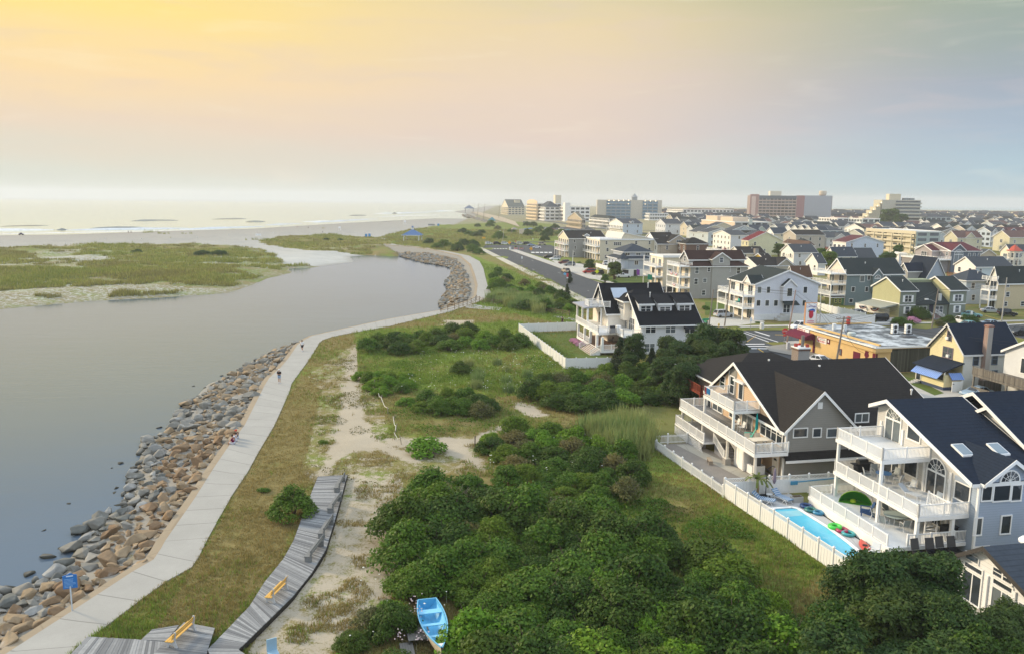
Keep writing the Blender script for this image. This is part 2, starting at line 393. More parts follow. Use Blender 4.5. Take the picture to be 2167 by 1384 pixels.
for p,v in(([(690,1050),(740,1000),(850,1010),(870,1100),(820,1290),(700,1384),(520,1384)],.42),([(640,800),(760,720),(830,930),(1000,930),(1030,1000),(850,1010),(700,1060),(600,960)],.55)):
 q=pxl(p);cov=np.where(inpoly(fx,fy,q),np.minimum(cov,v),cov)
for p,v in(([(1000,540),(1240,640),(1220,690),(1000,650),(1040,620)],.95),([(1240,950),(1380,920),(1740,1200),(1600,1384),(1200,1100)],.62),([(750,700),(1100,680),(1230,760),(1150,830),(1000,850),(760,790)],.72),([(850,470),(1180,470),(1250,640),(1000,520)],.62)):
 q=pxl(p);ins=inpoly(fx,fy,q);grn=np.where(ins,v,grn);cov=np.where(ins,np.maximum(cov,.88),cov)
q=pxl([(300,1384),(440,1150),(640,790),(680,830),(640,1000),(600,1180),(420,1384)]);ins=inpoly(fx,fy,q);grn=np.where(ins,.22,grn);cov=np.where(ins,.86,cov)
east=fx>np.interp(fy,[0,100,300,420,600],[-60,-40,-40,-75,-60])
isl=px_poly(fx,fy,ISLE);isl2=px_poly(fx,fy,ISLE2);di=dist(fx,fy,pxl(ISLE),True)
cov=np.where(east,cov,np.where(isl,.30+.80*vnoise(fx,fy,42,77),np.where(isl2,.42+.7*vnoise(fx,fy,30,78),np.where(fy<330,.52,.03))));cov=np.where(isl&(di<8),np.minimum(cov,.6),cov)
grn=np.where(east,grn,np.where(isl,.34+.3*vnoise(fx,fy,60,5),.4))
north=px_poly(fx,fy,[(800,503),(870,488),(930,478),(1000,474),(1100,470),(1180,476),(1180,500),(1030,520),(960,533),(850,523)]);cov=np.where(north,.86,cov);grn=np.where(north,.6,grn)
rev=inpoly(fx,fy,REV);cov=np.where(rev,.34,cov);grn=np.where(rev,.0,grn)
farN=(fy>640)&~north;cov=np.where(farN,np.where(east,.5,.0),cov)
ds=dist(fx,fy,SHORE);dl=dist(fx,fy,LAG,True)
wet=np.clip(1-ds/300,0,1)**.6+np.clip(1-dl/5,0,1)*.8;wet=np.where(rev,1.,wet)
me=bpy.data.meshes.new('ground');idx=np.arange(nu*nr).reshape(nr,nu)
quads=np.stack([idx[:-1,:-1],idx[:-1,1:],idx[1:,1:],idx[1:,:-1]],-1).reshape(-1,4)
me.from_pydata(np.stack([fx,fy,gz.ravel()],-1).tolist(),[],quads.tolist())
me.polygons.foreach_set('use_smooth',[True]*len(me.polygons))
at=me.attributes.new('veg','FLOAT_COLOR','POINT');at.data.foreach_set('color',np.stack([cov,grn,np.clip(wet,0,1),np.where(east,0.,1.)],-1).ravel().astype(np.float32))
GROUND=kind(put('ground',me),'structure')
t=NT('dune ground');a=t.N('Attribute',attribute_name='veg');sp=t.N('SeparateColor');t.L(a.outputs['Color'],sp.inputs[0]);r,g,b=sp.outputs
pos=t.geo();na=t.noise(.11,5,pos,.65);nb=t.noise(.9,6,pos,.72);nc=t.noise(6,4,pos,.7)
sand=t.mix(t.M('ADD',t.M('MULTIPLY',na,.6),t.M('MULTIPLY',nc,.4)),(.25,.215,.155),(.56,.49,.375))
sand=t.mix(a.outputs['Alpha'],sand,t.mix(na,(.34,.345,.315),(.56,.56,.52)));sand=t.mix(t.M('MULTIPLY',b,.85),sand,(.25,.235,.205))
dry=t.mix(nb,(.10,.088,.03),(.30,.24,.095));green=t.mix(nb,(.06,.11,.012),(.22,.28,.045))
gm=t.step(t.M('ADD',g,t.M('MULTIPLY',t.M('SUBTRACT',na,.5),1.5)),.25,.75)
veg=t.mix(gm,dry,green);veg=t.mix(t.M('MULTIPLY',t.step(nc,.5,.7),.4),veg,shade((.05,.06,.02),1))
vf=t.step(t.M('ADD',r,t.M('ADD',t.M('MULTIPLY',t.M('SUBTRACT',nb,.5),1.0),t.M('MULTIPLY',t.M('SUBTRACT',nc,.5),.7))),.38,.6)
t.bsdf(t.mix(vf,sand,veg),.95);t.bump(t.M('ADD',nb,nc),.12,.6);me.materials.append(t.m)
def watermat(deep,rip,s,rough=.06,tint=(.80,.90,1.03,1)):
 t=NT('water');o=t.geo();mp=t.N('Mapping');mp.inputs['Scale'].default_value=(.35,1.,1.);t.L(o,mp.inputs[0])
 a=t.noise(s,4,mp.outputs[0]);b=t.noise(s*.13,3,mp.outputs[0]);m_=t.noise(.02,3,o)
 bp=t.N('Bump',i_Distance=rip,i_Strength=1.);t.L(t.M('ADD',a,t.M('MULTIPLY',b,2.)),bp.inputs['Height'])
 d_=t.N('BsdfDiffuse');t.L(t.mix(m_,deep,shade(deep,1.3)),d_.inputs[0]);g_=t.N('BsdfGlossy');g_.inputs[0].default_value=tint;t.L(t.M('ADD',rough,t.M('MULTIPLY',b,.06)),g_.inputs['Roughness'])
 fr=t.N('Fresnel',i_IOR=1.34);mx=t.N('MixShader');t.L(bp.outputs[0],fr.inputs['Normal']);t.L(bp.outputs[0],g_.inputs['Normal']);t.L(fr.outputs[0],mx.inputs[0]);t.L(d_.outputs[0],mx.inputs[1]);t.L(g_.outputs[0],mx.inputs[2]);t.L(mx.outputs[0],t.out.inputs[0]);return t.m
def sheet(name,pts,z,mat,k='structure'):
 bm=bmesh.new();bm.faces.new([bm.verts.new((p[0],p[1],z if z is not None else p[2]))for p in pts]);bmesh.ops.triangulate(bm,faces=bm.faces[:])
 bmesh.ops.recalc_face_normals(bm,faces=bm.faces[:])
 if sum(f.normal.z for f in bm.faces)<0:bmesh.ops.reverse_faces(bm,faces=bm.faces[:])
 me=bpy.data.meshes.new(name);bm.to_mesh(me);bm.free();me.materials.append(mat);return kind(put(name,me),k)
cen=np.mean([p for p in LAG],0)
sheet('lagoon_water',[P(-900,1600,ZW),P(260,1500,ZW),P(480,1050,ZW),P(600,830,ZW),P(700,722,ZW),P(960,672,ZW),P(1008,625,ZW),P(1000,570,ZW),P(930,538,ZW),P(800,532,ZW),P(690,545,ZW),P(600,560,ZW),P(500,600,ZW),P(200,628,ZW),P(-300,670,ZW),P(-900,720,ZW)],ZW,watermat((.085,.115,.15),.015,2.6))
s0=[p+np.array([25.,-30.,0])for p in SHORE[:-1]]
sheet('sea_water',s0+[np.array([300.,2700.,0]),np.array([4900.,2900,0]),np.array([4900.,3700,0]),np.array([-4900.,3700,0]),np.array([-4900.,330,0])],ZW,watermat((.13,.155,.145),.05,.25,.12,(.92,.99,.97,1)))
def surf(pts,wd,dz,seed,name='breaking_wave'):
 """a line of broken white water with a low, ragged front"""
 q=dens(pxl(pts,ZW),3.);m_=MB();l1,l2,l3=[],[],[]
 for i,p in enumerate(q):
  n=vnoise(np.array([p[0]]),np.array([p[1]]),18,seed)[0];k=max(.05,math.sin(math.pi*i/(len(q)-1)))**.5
  s_=wd*2.2*(.3+1.4*n)*k
  l1.append((p[0],p[1]-s_*.4,ZW+.02));l2.append((p[0],p[1],ZW+1.7*dz*k*(.4+n)));l3.append((p[0],p[1]+s_*.6,ZW+.02))
 m_.strip(l3,l2);m_.strip(l2,l1);return m_
FOAM=NT('foam');nn=FOAM.noise(.6,6,FOAM.geo(),.75);FOAM.bsdf(FOAM.mix(FOAM.step(nn,.28,.5),(.33,.36,.34),(.8,.8,.78)),.9);FOAM=FOAM.m
SWELL=plain((.13,.155,.14),.25)
for i,(pts,wd,dz)in enumerate([([(-300,493),(0,488),(115,487.5)],5,.9),([(140,488),(250,486.5),(400,484)],4,.8),([(380,487),(480,483),(560,480)],6,.7),([(640,470),(700,469.5),(730,469)],6,.7),([(660,472),(760,466),(800,464)],7,.6),([(790,453),(850,452),(910,450)],10,.9),([(905,448.5),(940,447.5),(960,447.5)],10,.9),([(560,477),(640,474)],4,.5),([(800,460),(860,457),(930,456)],8,.4),([(-300,499),(0,496),(300,490),(520,484)],3,.15)]):
 kind(surf(pts,wd,dz,i).obj('breaking_wave',FOAM),'structure')
for i,(pts,wd,dz)in enumerate([([(190,485.5),(250,484.3),(320,484)],8,.9),([(280,468.5),(330,467.5),(375,467.5)],12,1.),([(450,464.7),(520,464)],12,.8),([(520,470.5),(560,470)],10,.8),([(740,457.3),(775,456.8)],12,.9),([(830,452.8),(840,452.5)],14,1.),([(0,480),(100,478)],8,.4),([(120,487.6),(142,487.3)],4,.9)]):
 kind(surf(pts,wd,dz,20+i).obj('ocean_swell',SWELL),'structure')
def ribbon(name,pairs,z,mat,skirt=.3,k='structure',step=2.,sm=0,par=None):
 A=[np.array(P(*a))for a,b in pairs];B=[np.array(P(*b))for a,b in pairs]
 return ribbon_m(name,A,B,z,mat,skirt,k,step)
def ribbon_m(name,A,B,z,mat,skirt=.3,k='structure',step=2.):
 a2,b2=[A[0]],[B[0]]
 for i in range(len(A)-1):
  n=max(1,int(np.linalg.norm((A[i+1]+B[i+1]-A[i]-B[i])/2)/step))
  for j in range(1,n+1):a2.append(A[i]+(A[i+1]-A[i])*j/n);b2.append(B[i]+(B[i+1]-B[i])*j/n)
 v=[0.]
 for i in range(1,len(a2)):v.append(v[-1]+np.linalg.norm((a2[i]+b2[i]-a2[i-1]-b2[i-1])[:2])/2)
 m_=MB();n=len(a2);up=lambda q,dz:[(p[0],p[1],z+dz)for p in q]
 m_.add(up(a2,0)+up(b2,0)+up(a2,-skirt)+up(b2,-skirt),[(i,i+n,i+n+1,i+1)for i in range(n-1)]+[(i+2*n,i,i+1,i+2*n+1)for i in range(n-1)]+[(i+n,i+3*n,i+3*n+1,i+n+1)for i in range(n-1)])
 o=m_.obj(name,mat);uv=o.data.uv_layers.new(name='UVMap');vv=v*4
 uv.data.foreach_set('uv',[c for lp in o.data.loops for c in(0. if(lp.vertex_index//n)%2==0 else 3.,vv[lp.vertex_index])])
 if k:kind(o,k)
 return o
WALKC=concrete((.40,.39,.355),3.2)
ribbon('walkway',PAIRS,.08,WALKC,1.4)
kl=[p for p in WLp[3:]]
def offset(line,d):
 out=[]
 for i,p in enumerate(line):
  a=line[max(0,i-1)];b=line[min(len(line)-1,i+1)];t_=(b-a)[:2];t_=t_/(np.linalg.norm(t_)+1e-9);out.append(p+np.array([-t_[1],t_[0],0])*d)
 return out
ribbon_m('kerb',offset(WLp,.75),offset(WLp,.02),.0,concrete((.36,.29,.20)),1.3)
ribbon('side_path',[((985,642),(985,652)),((1030,649),(1020,655)),((1089,653),(1077,658)),((1151,665),(1136,666.5)),((1219,675),(1210,678)),((1250,683),(1240,687))],.05,WALKC,.2)
ASPH=asphalt();SIDEW=concrete((.50,.48,.43),1.5)
def line_px(a,b):return[np.array(P(*a)),np.array(P(*b))]
def ext(a,b,k0,k1):d=b-a;return a+d*k0,a+d*k1
rl0,rl1=ext(P(1225,625),P(1021,525),-.75,1.02);rr0,rr1=ext(P(1273,600),P(1073,528),-1.15,1.0)
ribbon_m('road',[rl0,rl1],[rr0,rr1],.02,ASPH,.1,'structure',12)
ROADL=(rl0,rl1);ROADR=(rr0,rr1)
def off2(a,b,d):t_=(b-a)[:2]/np.linalg.norm((b-a)[:2]);n_=np.array([t_[1],-t_[0],0]);return a+n_*d,b+n_*d
p0,p1=ext(rr0,rr1,.45,.985);q0,q1=off2(p0,p1,4.2);ribbon_m('pavement',[p0,p1],[q0,q1],.14,SIDEW,.2,'structure',4)
p0,p1=ext(rl0,rl1,.33,.99);q0,q1=off2(p0,p1,-3.2);ribbon_m('verge',[q0,q1],[p0,p1],.09,concrete((.52,.49,.40)),.2,'structure',4)
def leaf_mesh(name,P_,Nn,size,mat,asp=1.6,seed=0,droop=0.):
 """leaf-sized faces at the points P_, facing Nn"""
 r=np.random.default_rng(seed);n=len(P_);rv=r.normal(size=(n,3));Nn=Nn+r.normal(scale=.45,size=(n,3));Nn/=np.linalg.norm(Nn,axis=1,keepdims=True)+1e-9
 u=np.cross(Nn,rv);u/=np.linalg.norm(u,axis=1,keepdims=True)+1e-9;v=np.cross(Nn,u);s_=(size*r.uniform(.6,1.35,n))[:,None]
 A=P_-u*s_*asp*.5;B=P_+v*s_*.5;C=P_+u*s_*asp*.5;D=P_-v*s_*.5
 vs=np.stack([A,B,C,D],1).reshape(-1,3);fs=np.arange(4*n).reshape(n,4)
 me=bpy.data.meshes.new(name);me.vertices.add(4*n);me.vertices.foreach_set('co',vs.ravel());me.loops.add(4*n);me.loops.foreach_set('vertex_index',fs.ravel());me.polygons.add(n);me.polygons.foreach_set('loop_start',np.arange(0,4*n,4));me.update(calc_edges=True)
 at=me.attributes.new('leaf','FLOAT','POINT');at.data.foreach_set('value',np.repeat(r.uniform(0,1,n),4).astype(np.float32));me.materials.append(mat);return me
def crown(seed,w,h,nl,npl,lr=(.28,.45),base=.15,kind_='dome'):
 """points and outward directions over a heap of leafy lobes"""
 r=np.random.default_rng(seed);Ps,Ns=[],[]
 for i in range(nl):
  a=r.uniform(0,2*math.pi);q=r.uniform(0,1)**.5
  if kind_=='dome':zc=h*(base+(1-q*q)*(.72-base)*r.uniform(.55,1.05));c=np.array([math.cos(a)*q*w*.5,math.sin(a)*q*w*.5,zc]);rad=w*r.uniform(*lr)*.55
  elif kind_=='cone':t=r.uniform(0,1);zc=h*(.08+.86*t);qq=(1-t)**.8*q;c=np.array([math.cos(a)*qq*w*.5,math.sin(a)*qq*w*.5,zc]);rad=w*(.10+.16*(1-t))
  else:t=r.uniform(.3,1);zc=h*t;qq=q*(1.1-.5*t);c=np.array([math.cos(a)*qq*w*.5,math.sin(a)*qq*w*.5,zc]);rad=w*r.uniform(.12,.2)
  d=r.normal(size=(npl,3));d[:,2]=np.where(d[:,2]<-.4,-d[:,2],d[:,2]);d/=np.linalg.norm(d,axis=1,keepdims=True);k=r.uniform(.55,1.08,npl)[:,None]
  sc_=np.array([1.15,1.15,.8 if kind_!='cone' else 1.25]);p=c+d*k*rad*sc_;Ps.append(p);Ns.append(d*.7+np.array([0,0,.5]))
 P_=np.concatenate(Ps);Nn=np.concatenate(Ns);k=P_[:,2]>.02;return P_[k],Nn[k]
BARK=plain((.10,.075,.055),.9);TWIG=plain((.22,.19,.15),.9)
def stems(h,w,n,seed,r0=.05,mat=BARK,name='stem'):
 rr=random.Random(seed);m_=MB()
 for i in range(n):
  a=rr.uniform(0,6.28);q=rr.uniform(.1,.42)*w;m_.tube([(math.cos(a)*.08*w*rr.random(),math.sin(a)*.08*w*rr.random(),-.15),(math.cos(a)*q*.4,math.sin(a)*q*.4,h*.35),(math.cos(a+.3)*q,math.sin(a+.3)*q,h*rr.uniform(.6,.85))],[r0,r0*.7,r0*.25],5)
 return m_.mesh(name,mat)
FOL=dict(dark=foliage((.011,.040,.005),(.075,.155,.010),.3),bright=foliage((.04,.12,.006),(.19,.36,.016),.4),mid=foliage((.017,.062,.006),(.13,.25,.014),.5),olive=foliage((.05,.062,.018),(.17,.18,.05),.6),pine=foliage((.010,.034,.009),(.066,.13,.018),.2),pale=foliage((.07,.12,.04),(.20,.27,.10),.2),cedar=foliage((.012,.03,.012),(.05,.085,.026),.5),brown=foliage((.09,.06,.03),(.17,.12,.06),.8))
SH={}
def shrub_kind(k,fol,w,h,nl,npl,leaf,n=3,kd='dome',asp=1.6,st=7,r0=.05,name='shrub',lr=(.28,.45),twig=BARK):
 out=[]
 for i in range(n):
  P_,Nn=crown(hash_(k)+i,w,h,nl,npl,lr,.15,kd);out.append((leaf_mesh('foliage',P_,Nn,leaf,FOL[fol],asp,i),stems(h,w,st,i,r0,twig)))
 SH[k]=(out,name,w,h)
def hash_(s):return sum(ord(c)*(i+7)for i,c in enumerate(s))
shrub_kind('dark','dark',3.4,2.7,40,230,.115,4,lr=(.2,.42));shrub_kind('bright','bright',3.2,2.4,36,210,.125,3,lr=(.2,.4));shrub_kind('mid','mid',3.3,2.6,40,220,.118,4,lr=(.2,.42));shrub_kind('olive','olive',3.2,2.3,24,90,.13,2,st=34,r0=.035,twig=TWIG)
shrub_kind('low','mid',2.4,1.0,18,80,.13,3);shrub_kind('lowbright','bright',2.2,.9,16,80,.13,2);shrub_kind('round','mid',3.6,3.1,60,130,.13,1,lr=(.2,.3));shrub_kind('pine','pine',4.2,5.6,84,150,.13,4,'tree',2.2,9,.1,'pine_tree');shrub_kind('tree','dark',4.2,5.2,74,150,.14,3,'tree',1.6,9,.11,'tree')
shrub_kind('cedar','cedar',2.4,5.2,60,90,.17,3,'cone',2.,4,.09,'cedar_tree');shrub_kind('big','dark',9,10.,80,130,.5,3,'tree',1.5,9,.25,'tree');shrub_kind('bigmid','mid',7,8.,70,110,.42,2,'tree',1.5,9,.2,'tree');shrub_kind('brown','brown',2.,1.2,14,60,.14,1,st=20,r0=.03,twig=TWIG)
def plant(k,x,y,s=1.,label='',group=None,sz=None,z=None,rz=None):
 out,name,w_,h_=SH[k];fm,sm=out[random.randrange(len(out))];z=zt(x,y)if z is None else z
 o=put(name,fm,None,(x,y,z-.05),(0,0,random.uniform(0,6.28)if rz is None else rz),(s,s,sz or s));o.data.name='foliage';put('trunk' if 'tree' in name else 'stem',sm,o);tag(o,label,'tree' if 'tree' in name else 'shrub',group);return o
def scatter(poly,r,kinds,s=(.8,1.2),label='',group='',avoid=(),seed=1,most=400,pts=None):
 """kinds: (kind, weight, label); spaced r apart inside the outline"""
 rr=random.Random(seed);q=pxl(poly);xs=[p[0]for p in q];ys=[p[1]for p in q];got=[];fails=0
 while fails<260 and len(got)<most:
  x,y=rr.uniform(min(xs),max(xs)),rr.uniform(min(ys),max(ys))
  if not inpoly(np.array([x]),np.array([y]),q)[0]or any((x-a)**2+(y-b)**2<r*r for a,b in got)or any((x-a)**2+(y-b)**2<c*c for a,b,c in avoid):fails+=1;continue
  fails=0;got.append((x,y));k=rr.choices(kinds,[c[1]for c in kinds])[0];sc_=rr.uniform(*s);plant(k[0],x,y,sc_,k[2],group,sc_*rr.uniform(.8,1.25))
 return got
BOAT=P(918,1345,.0);av=[(BOAT[0]+dx,BOAT[1]+dy,r_)for dx,dy,r_ in((0,0,2.5),(.3,-2,2.3),(-.4,1.9,2.5),(.5,-3.6,2.2),(-1.8,-2.2,1.9),(-.5,3.2,2.3))]
G1='shrubs of the thicket between the boardwalk and the pool'
def trio(where):return[('dark',5,'dark green rounded shrub '+where),('mid',5,'leafy green shrub '+where),('bright',2.,'bright yellow green shrub '+where),('olive',1.6,'twiggy olive brown shrub '+where)]
scatter([(845,1085),(905,1050),(1000,1060),(1080,1075),(1240,1105),(1380,1150),(1520,1190),(1620,1260),(1680,1390),(1720,1560),(1400,1600),(1010,1560),(965,1400),(960,1300),(870,1290),(850,1180)],1.95,trio('in the dense thicket of the foreground'),(.65,1.5),'',G1,av,3,132)
scatter([(690,1400),(760,1330),(830,1290),(880,1290),(880,1400),(860,1470),(700,1480)],1.5,trio('in the thicket left of the blue boat'),(.5,.85),'','shrubs left of the blue boat',av,4,30)
scatter([(1030,948),(1075,925),(1190,922),(1270,945),(1340,990),(1350,1030),(1250,1036),(1150,1015),(1050,990)],2.3,trio('in the middle thicket left of the picket fence'),(.75,1.1),'','shrubs of the middle thicket',(),5,46)
scatter([(1060,985),(1150,1015),(1250,1036),(1345,1035),(1330,1075),(1200,1075),(1060,1040)],2.2,[('low',3,'low green shrub at the edge of the middle thicket'),('mid',2,'leafy green shrub at the edge of the middle thicket'),('olive',1,'twiggy olive shrub at the edge of the middle thicket')],(.7,1.),'','shrubs edging the middle thicket',(),6,18)
scatter([(1115,840),(1150,815),(1240,800),(1330,792),(1440,800),(1450,850),(1350,862),(1250,875),(1150,868)],2.5,trio('in the thicket below the white beach house'),(.85,1.2),'','shrubs below the white beach house',(),7,44)
scatter([(748,802),(800,792),(850,802),(866,832),(800,838)],2.,[('bright',3,'bright green low shrub beside the sandy path'),('mid',1,'leafy green shrub beside the sandy path')],(.6,.9),'','shrubs beside the sandy path',(),8,18)
scatter([(770,748),(880,750),(1000,746),(1100,744),(1110,728),(1000,708),(880,718),(800,728)],2.8,trio('in the far belt above the flowering meadow'),(.9,1.25),'','shrubs above the flowering meadow',(),9,26)
scatter([(850,856),(900,846),(960,848),(1042,862),(1030,884),(900,876)],2.,trio('in the narrow belt across the dune meadow'),(.65,.95),'','shrubs across the dune meadow',(),10,24)
scatter([(1055,572),(1075,592),(1150,612),(1200,632),(1238,658),(1238,674),(1170,674),(1100,656),(1050,646),(1045,620),(1038,588)],3.4,trio('on the bank between the walkway and the ocean road'),(.9,1.25),'','shrubs on the road bank',(),11,36)
scatter([(880,519),(960,514),(1010,521),(1018,545),(990,541),(940,529)],5.,[('dark',3,'dark shrub on the dune between the pavilion and the parking lot'),('mid',3,'green shrub on the dune between the pavilion and the parking lot')],(1.4,2.),'','shrubs near the pavilion',(),12,12)
scatter([(985,500),(930,498),(1000,478),(1090,473),(1160,482),(1240,484),(1240,512),(1100,512)],9.,[('dark',3,'dark shrub on the far dune beyond the parked cars'),('mid',3,'green shrub on the far dune beyond the parked cars'),('olive',1,'brownish shrub on the far dune beyond the parked cars')],(1.5,2.5),'','shrubs on the far dune',(),13,22)
scatter([(1985,1370),(2080,1400),(2260,1430),(2300,1560),(1990,1500)],1.7,[('pine',3,'small dark pine in front of the sunroom house'),('mid',2,'leafy green shrub in front of the sunroom house')],(.5,.82),'','low trees in front of the sunroom house',(),15,24)
scatter([(1725,1350),(1850,1325),(1975,1335),(1985,1500),(2300,1580),(2300,1640),(1660,1640)],1.9,[('pine',4,'dark bushy pine at the bottom right corner'),('tree',2,'dark leafy tree among the pines at the bottom right corner'),('mid',2,'leafy green shrub among the pines at the bottom right corner')],(.75,1.0),'','trees of the bottom right corner',(),14,70)
scatter([(1395,812),(1470,785),(1520,790),(1545,815),(1500,850),(1455,872),(1400,850)],2.3,[('pine',4,'dark bushy pine in the grove left of the red deck'),('dark',2,'dark green shrub in the grove left of the red deck'),('cedar',1,'dark cedar in the grove left of the red deck')],(.75,1.05),'','grove left of the red deck',(),16,26)
scatter([(1280,790),(1400,780),(1500,775),(1480,795),(1300,805)],2.6,[('pine',2,'dark pine against the long wall of the white house'),('cedar',2,'slim cedar against the long wall of the white house'),('dark',2,'dark shrub against the long wall of the white house')],(.6,.9),'','evergreens against the white house',(),17,18)
p=P(617,1094);plant('round',p[0],p[1],.98,'single dense round green bush beside the wooden boardwalk',sz=1.08);p=P(895,957);plant('lowbright',p[0],p[1],1.9,'broad low green shrub on the sand beside the leaning posts')
for px,py,s,lb in((683,938,.35,'small green tuft shrub on the sandy path'),(556,1042,.4,'small low weed in the dry grass left of the round bush'),(870,795,.5,'small round shrub in the flowering meadow'),(975,790,.75,'dark rounded shrub in the middle of the meadow'),(1010,868,.8,'dark pointed shrub at the end of the meadow belt')):p=P(px,py);plant('low' if s<.6 else 'dark',p[0],p[1],s*1.2,lb)
for px,py,s,k,lb in((1312,782,1.05,'cedar','ragged cedar left of the white house wall'),(1408,792,.95,'cedar','thin cedar before the right windows of the white house'),(1378,790,.8,'cedar','small cedar before the middle windows of the white house'),(1440,790,.8,'cedar','young pointed pine at the right end of the white house wall'),(1500,790,1.3,'pine','dark bushy pine between the white house and the red deck'),(1545,795,1.25,'pine','large dark pine beside the red deck'),(1475,795,1.1,'pine','dark pine near the corner of the white house'),(1205,600,.8,'cedar','small dark cedar leaning over the ocean road'),(1200,628,.7,'cedar','ragged small cedar at the edge of the ocean road')):p=P(px,py);plant(k,p[0],p[1],s,lb)
for px,py,s,k,lb in((1880,490,1.9,'big','large spreading tree in front of the stepped hotel'),(1905,492,1.5,'big','second broad tree right of the large one by the stepped hotel'),(1752,575,.9,'bigmid','green tree left of the white house with the red balcony'),(1735,560,.8,'bigmid','green tree behind the white shuttered cottage'),(1875,580,.75,'big','dark round tree right of the clipped hip roof cottage'),(1648,545,.6,'big','dark spreading tree above the yellow cottage'),(1900,545,.7,'bigmid','round tree in front of the flat roofed apartment block'),(1300,592,.55,'big','dark bushy tree in front of the blue grey layered house'),(1247,575,.42,'big','round dark tree beside the red car'),(1280,600,.35,'bigmid','dark bush on the lawn of the layered house'),(2155,800,.3,'bigmid','green bush beside the chimney of the pale yellow house')):p=P(px,py);plant(k,p[0],p[1],s,lb)
for px,py,s,k,lb in((1905,690,1.,'mid','clipped dark shrub at the left corner of the sage house'),(1945,675,1.3,'dark','dark shrub left of the sage house stairs'),(1925,688,.8,'low','low hedge left of the sage house stairs'),(1985,690,.8,'olive','pale round shrub right of the sage house stairs'),(2005,688,1.,'dark','dark clipped shrub under the right wing of the sage house'),(2050,688,1.1,'dark','dark round shrub at the right corner of the sage house'),(1300,598,.8,'low','low shrub at the foot of the layered house'),(1225,558,.9,'lowbright','yellow green hedge beside the dark SUVs'),(1490,655,1.,'low','green shrub at the foot of the grey three storey house'),(1603,684,.45,'low','small grass clump before the white gabled house'),(1945,808,.75,'lowbright','yellow green round bush by the pale yellow porch')):p=P(px,py);plant(k,p[0],p[1],s,lb)
p=HT=None
def blades(name,pts,h,mat,seed,per=9,spread=.35,wd=.035,lean=.35):
 r=np.random.default_rng(seed);n=len(pts)*per;B=np.repeat(np.asarray(pts,float),per,0);B[:,:2]+=r.normal(scale=spread,size=(n,2));a=r.uniform(0,6.28,n);hh=(h if np.isscalar(h)else np.repeat(h,per))*r.uniform(.55,1.15,n);l=r.uniform(.1,1,n)*lean*hh
 dx,dy=np.cos(a),np.sin(a);w_=wd*r.uniform(.7,1.4,n);v0=B+np.stack([-dy*w_,dx*w_,np.zeros(n)],1);v1=B+np.stack([dy*w_,-dx*w_,np.zeros(n)],1);v2=B+np.stack([dx*l,dy*l,hh],1)
 vs=np.stack([v0,v1,v2],1).reshape(-1,3);me=bpy.data.meshes.new(name);me.vertices.add(3*n);me.vertices.foreach_set('co',vs.ravel());me.loops.add(3*n);me.loops.foreach_set('vertex_index',np.arange(3*n));me.polygons.add(n);me.polygons.foreach_set('loop_start',np.arange(0,3*n,3));me.update(calc_edges=True)
 at=me.attributes.new('leaf','FLOAT','POINT');at.data.foreach_set('value',np.repeat(r.uniform(0,1,n),3).astype(np.float32));me.materials.append(mat);return me
REED=[blades('reed_clump',[(math.cos(i*2.4)*.09*i**.5*2,math.sin(i*2.4)*.09*i**.5*2,0)for i in range(60)],2.5,foliage((.08,.15,.04),(.30,.40,.14),.3),s,5,.14,.075,.45)for s in range(3)]
def reeds(poly,r,lab,grp,seed,most,s=(.8,1.15)):
 rr=random.Random(seed);q=pxl(poly);xs=[p[0]for p in q];ys=[p[1]for p in q];got=[];f=0
 while f<200 and len(got)<most:
  x,y=rr.uniform(min(xs),max(xs)),rr.uniform(min(ys),max(ys))
  if not inpoly(np.array([x]),np.array([y]),q)[0]or any((x-a)**2+(y-b)**2<r*r for a,b in got):f+=1;continue
  f=0;got.append((x,y));k=rr.uniform(*s);tag(put('reed_clump',rr.choice(REED),None,(x,y,zt(x,y)),rr.uniform(0,6),(k,k,k)),lab,'reeds',grp)
reeds([(1245,925),(1290,905),(1340,905),(1368,940),(1350,975),(1290,960)],1.15,'tall pale green reed clump beside the picket fence yard','reeds by the picket fence',1,40)
reeds([(1040,640),(1060,622),(1100,630),(1170,650),(1150,668),(1080,655)],1.9,'pale green reed clump on the bank above the split rail fence','reeds on the road bank',2,36,(.8,1.2))
reeds([(985,770),(1080,760),(1130,800),(1080,840),(1010,830)],4.2,'pale tall grass clump in the flowering meadow','tall grass in the meadow',3,18,(.4,.7));p=P(975,1395);tag(put('reed_clump',REED[0],None,(p[0],p[1],0),0,(.5,.5,.5)),'small fountain of long grass right of the boat bow','ornamental grass')
def terrain_pts(n,x0,x1,y0,y1,seed):
 r=np.random.default_rng(seed);y=y0*(y1/y0)**r.uniform(0,1,n);x=r.uniform(x0,x1,n)*y;return x,y
def near_mask(x,y):
 ok=~inpoly(x,y,TOWN)&~inpoly(x,y,LAG)&~inpoly(x,y,REV)&~inpoly(x,y,[p for p in WLp]+[p for p in WRp[::-1]])
 for p in BW:ok&=~inpoly(x,y,p)
 return ok
BWL=[(480,1480),(440,1384),(528,1292),(560,1240),(600,1190),(622,1150),(640,1100),(655,1060),(673,1014)];BWR=[(640,1480),(505,1384),(560,1330),(620,1270),(660,1220),(690,1170),(708,1110),(722,1060),(735,1010)]
BW=[pxl(BWL[::-1]+BWR),pxl([(155,1384),(185,1352),(300,1362),(320,1340),(355,1345),(390,1325),(450,1335),(430,1420),(140,1420)])]
def sampler(fx_,fy_,arr):
 """the value of a ground map at x, y"""
 i=np.clip(np.round(np.log(fy_/24)/np.log(2900/24)*(nr-1)).astype(int),0,nr-1);j=np.clip(np.round((fx_/fy_+.82)/1.64*(nu-1)).astype(int),0,nu-1);return arr.reshape(nr,nu)[i,j]
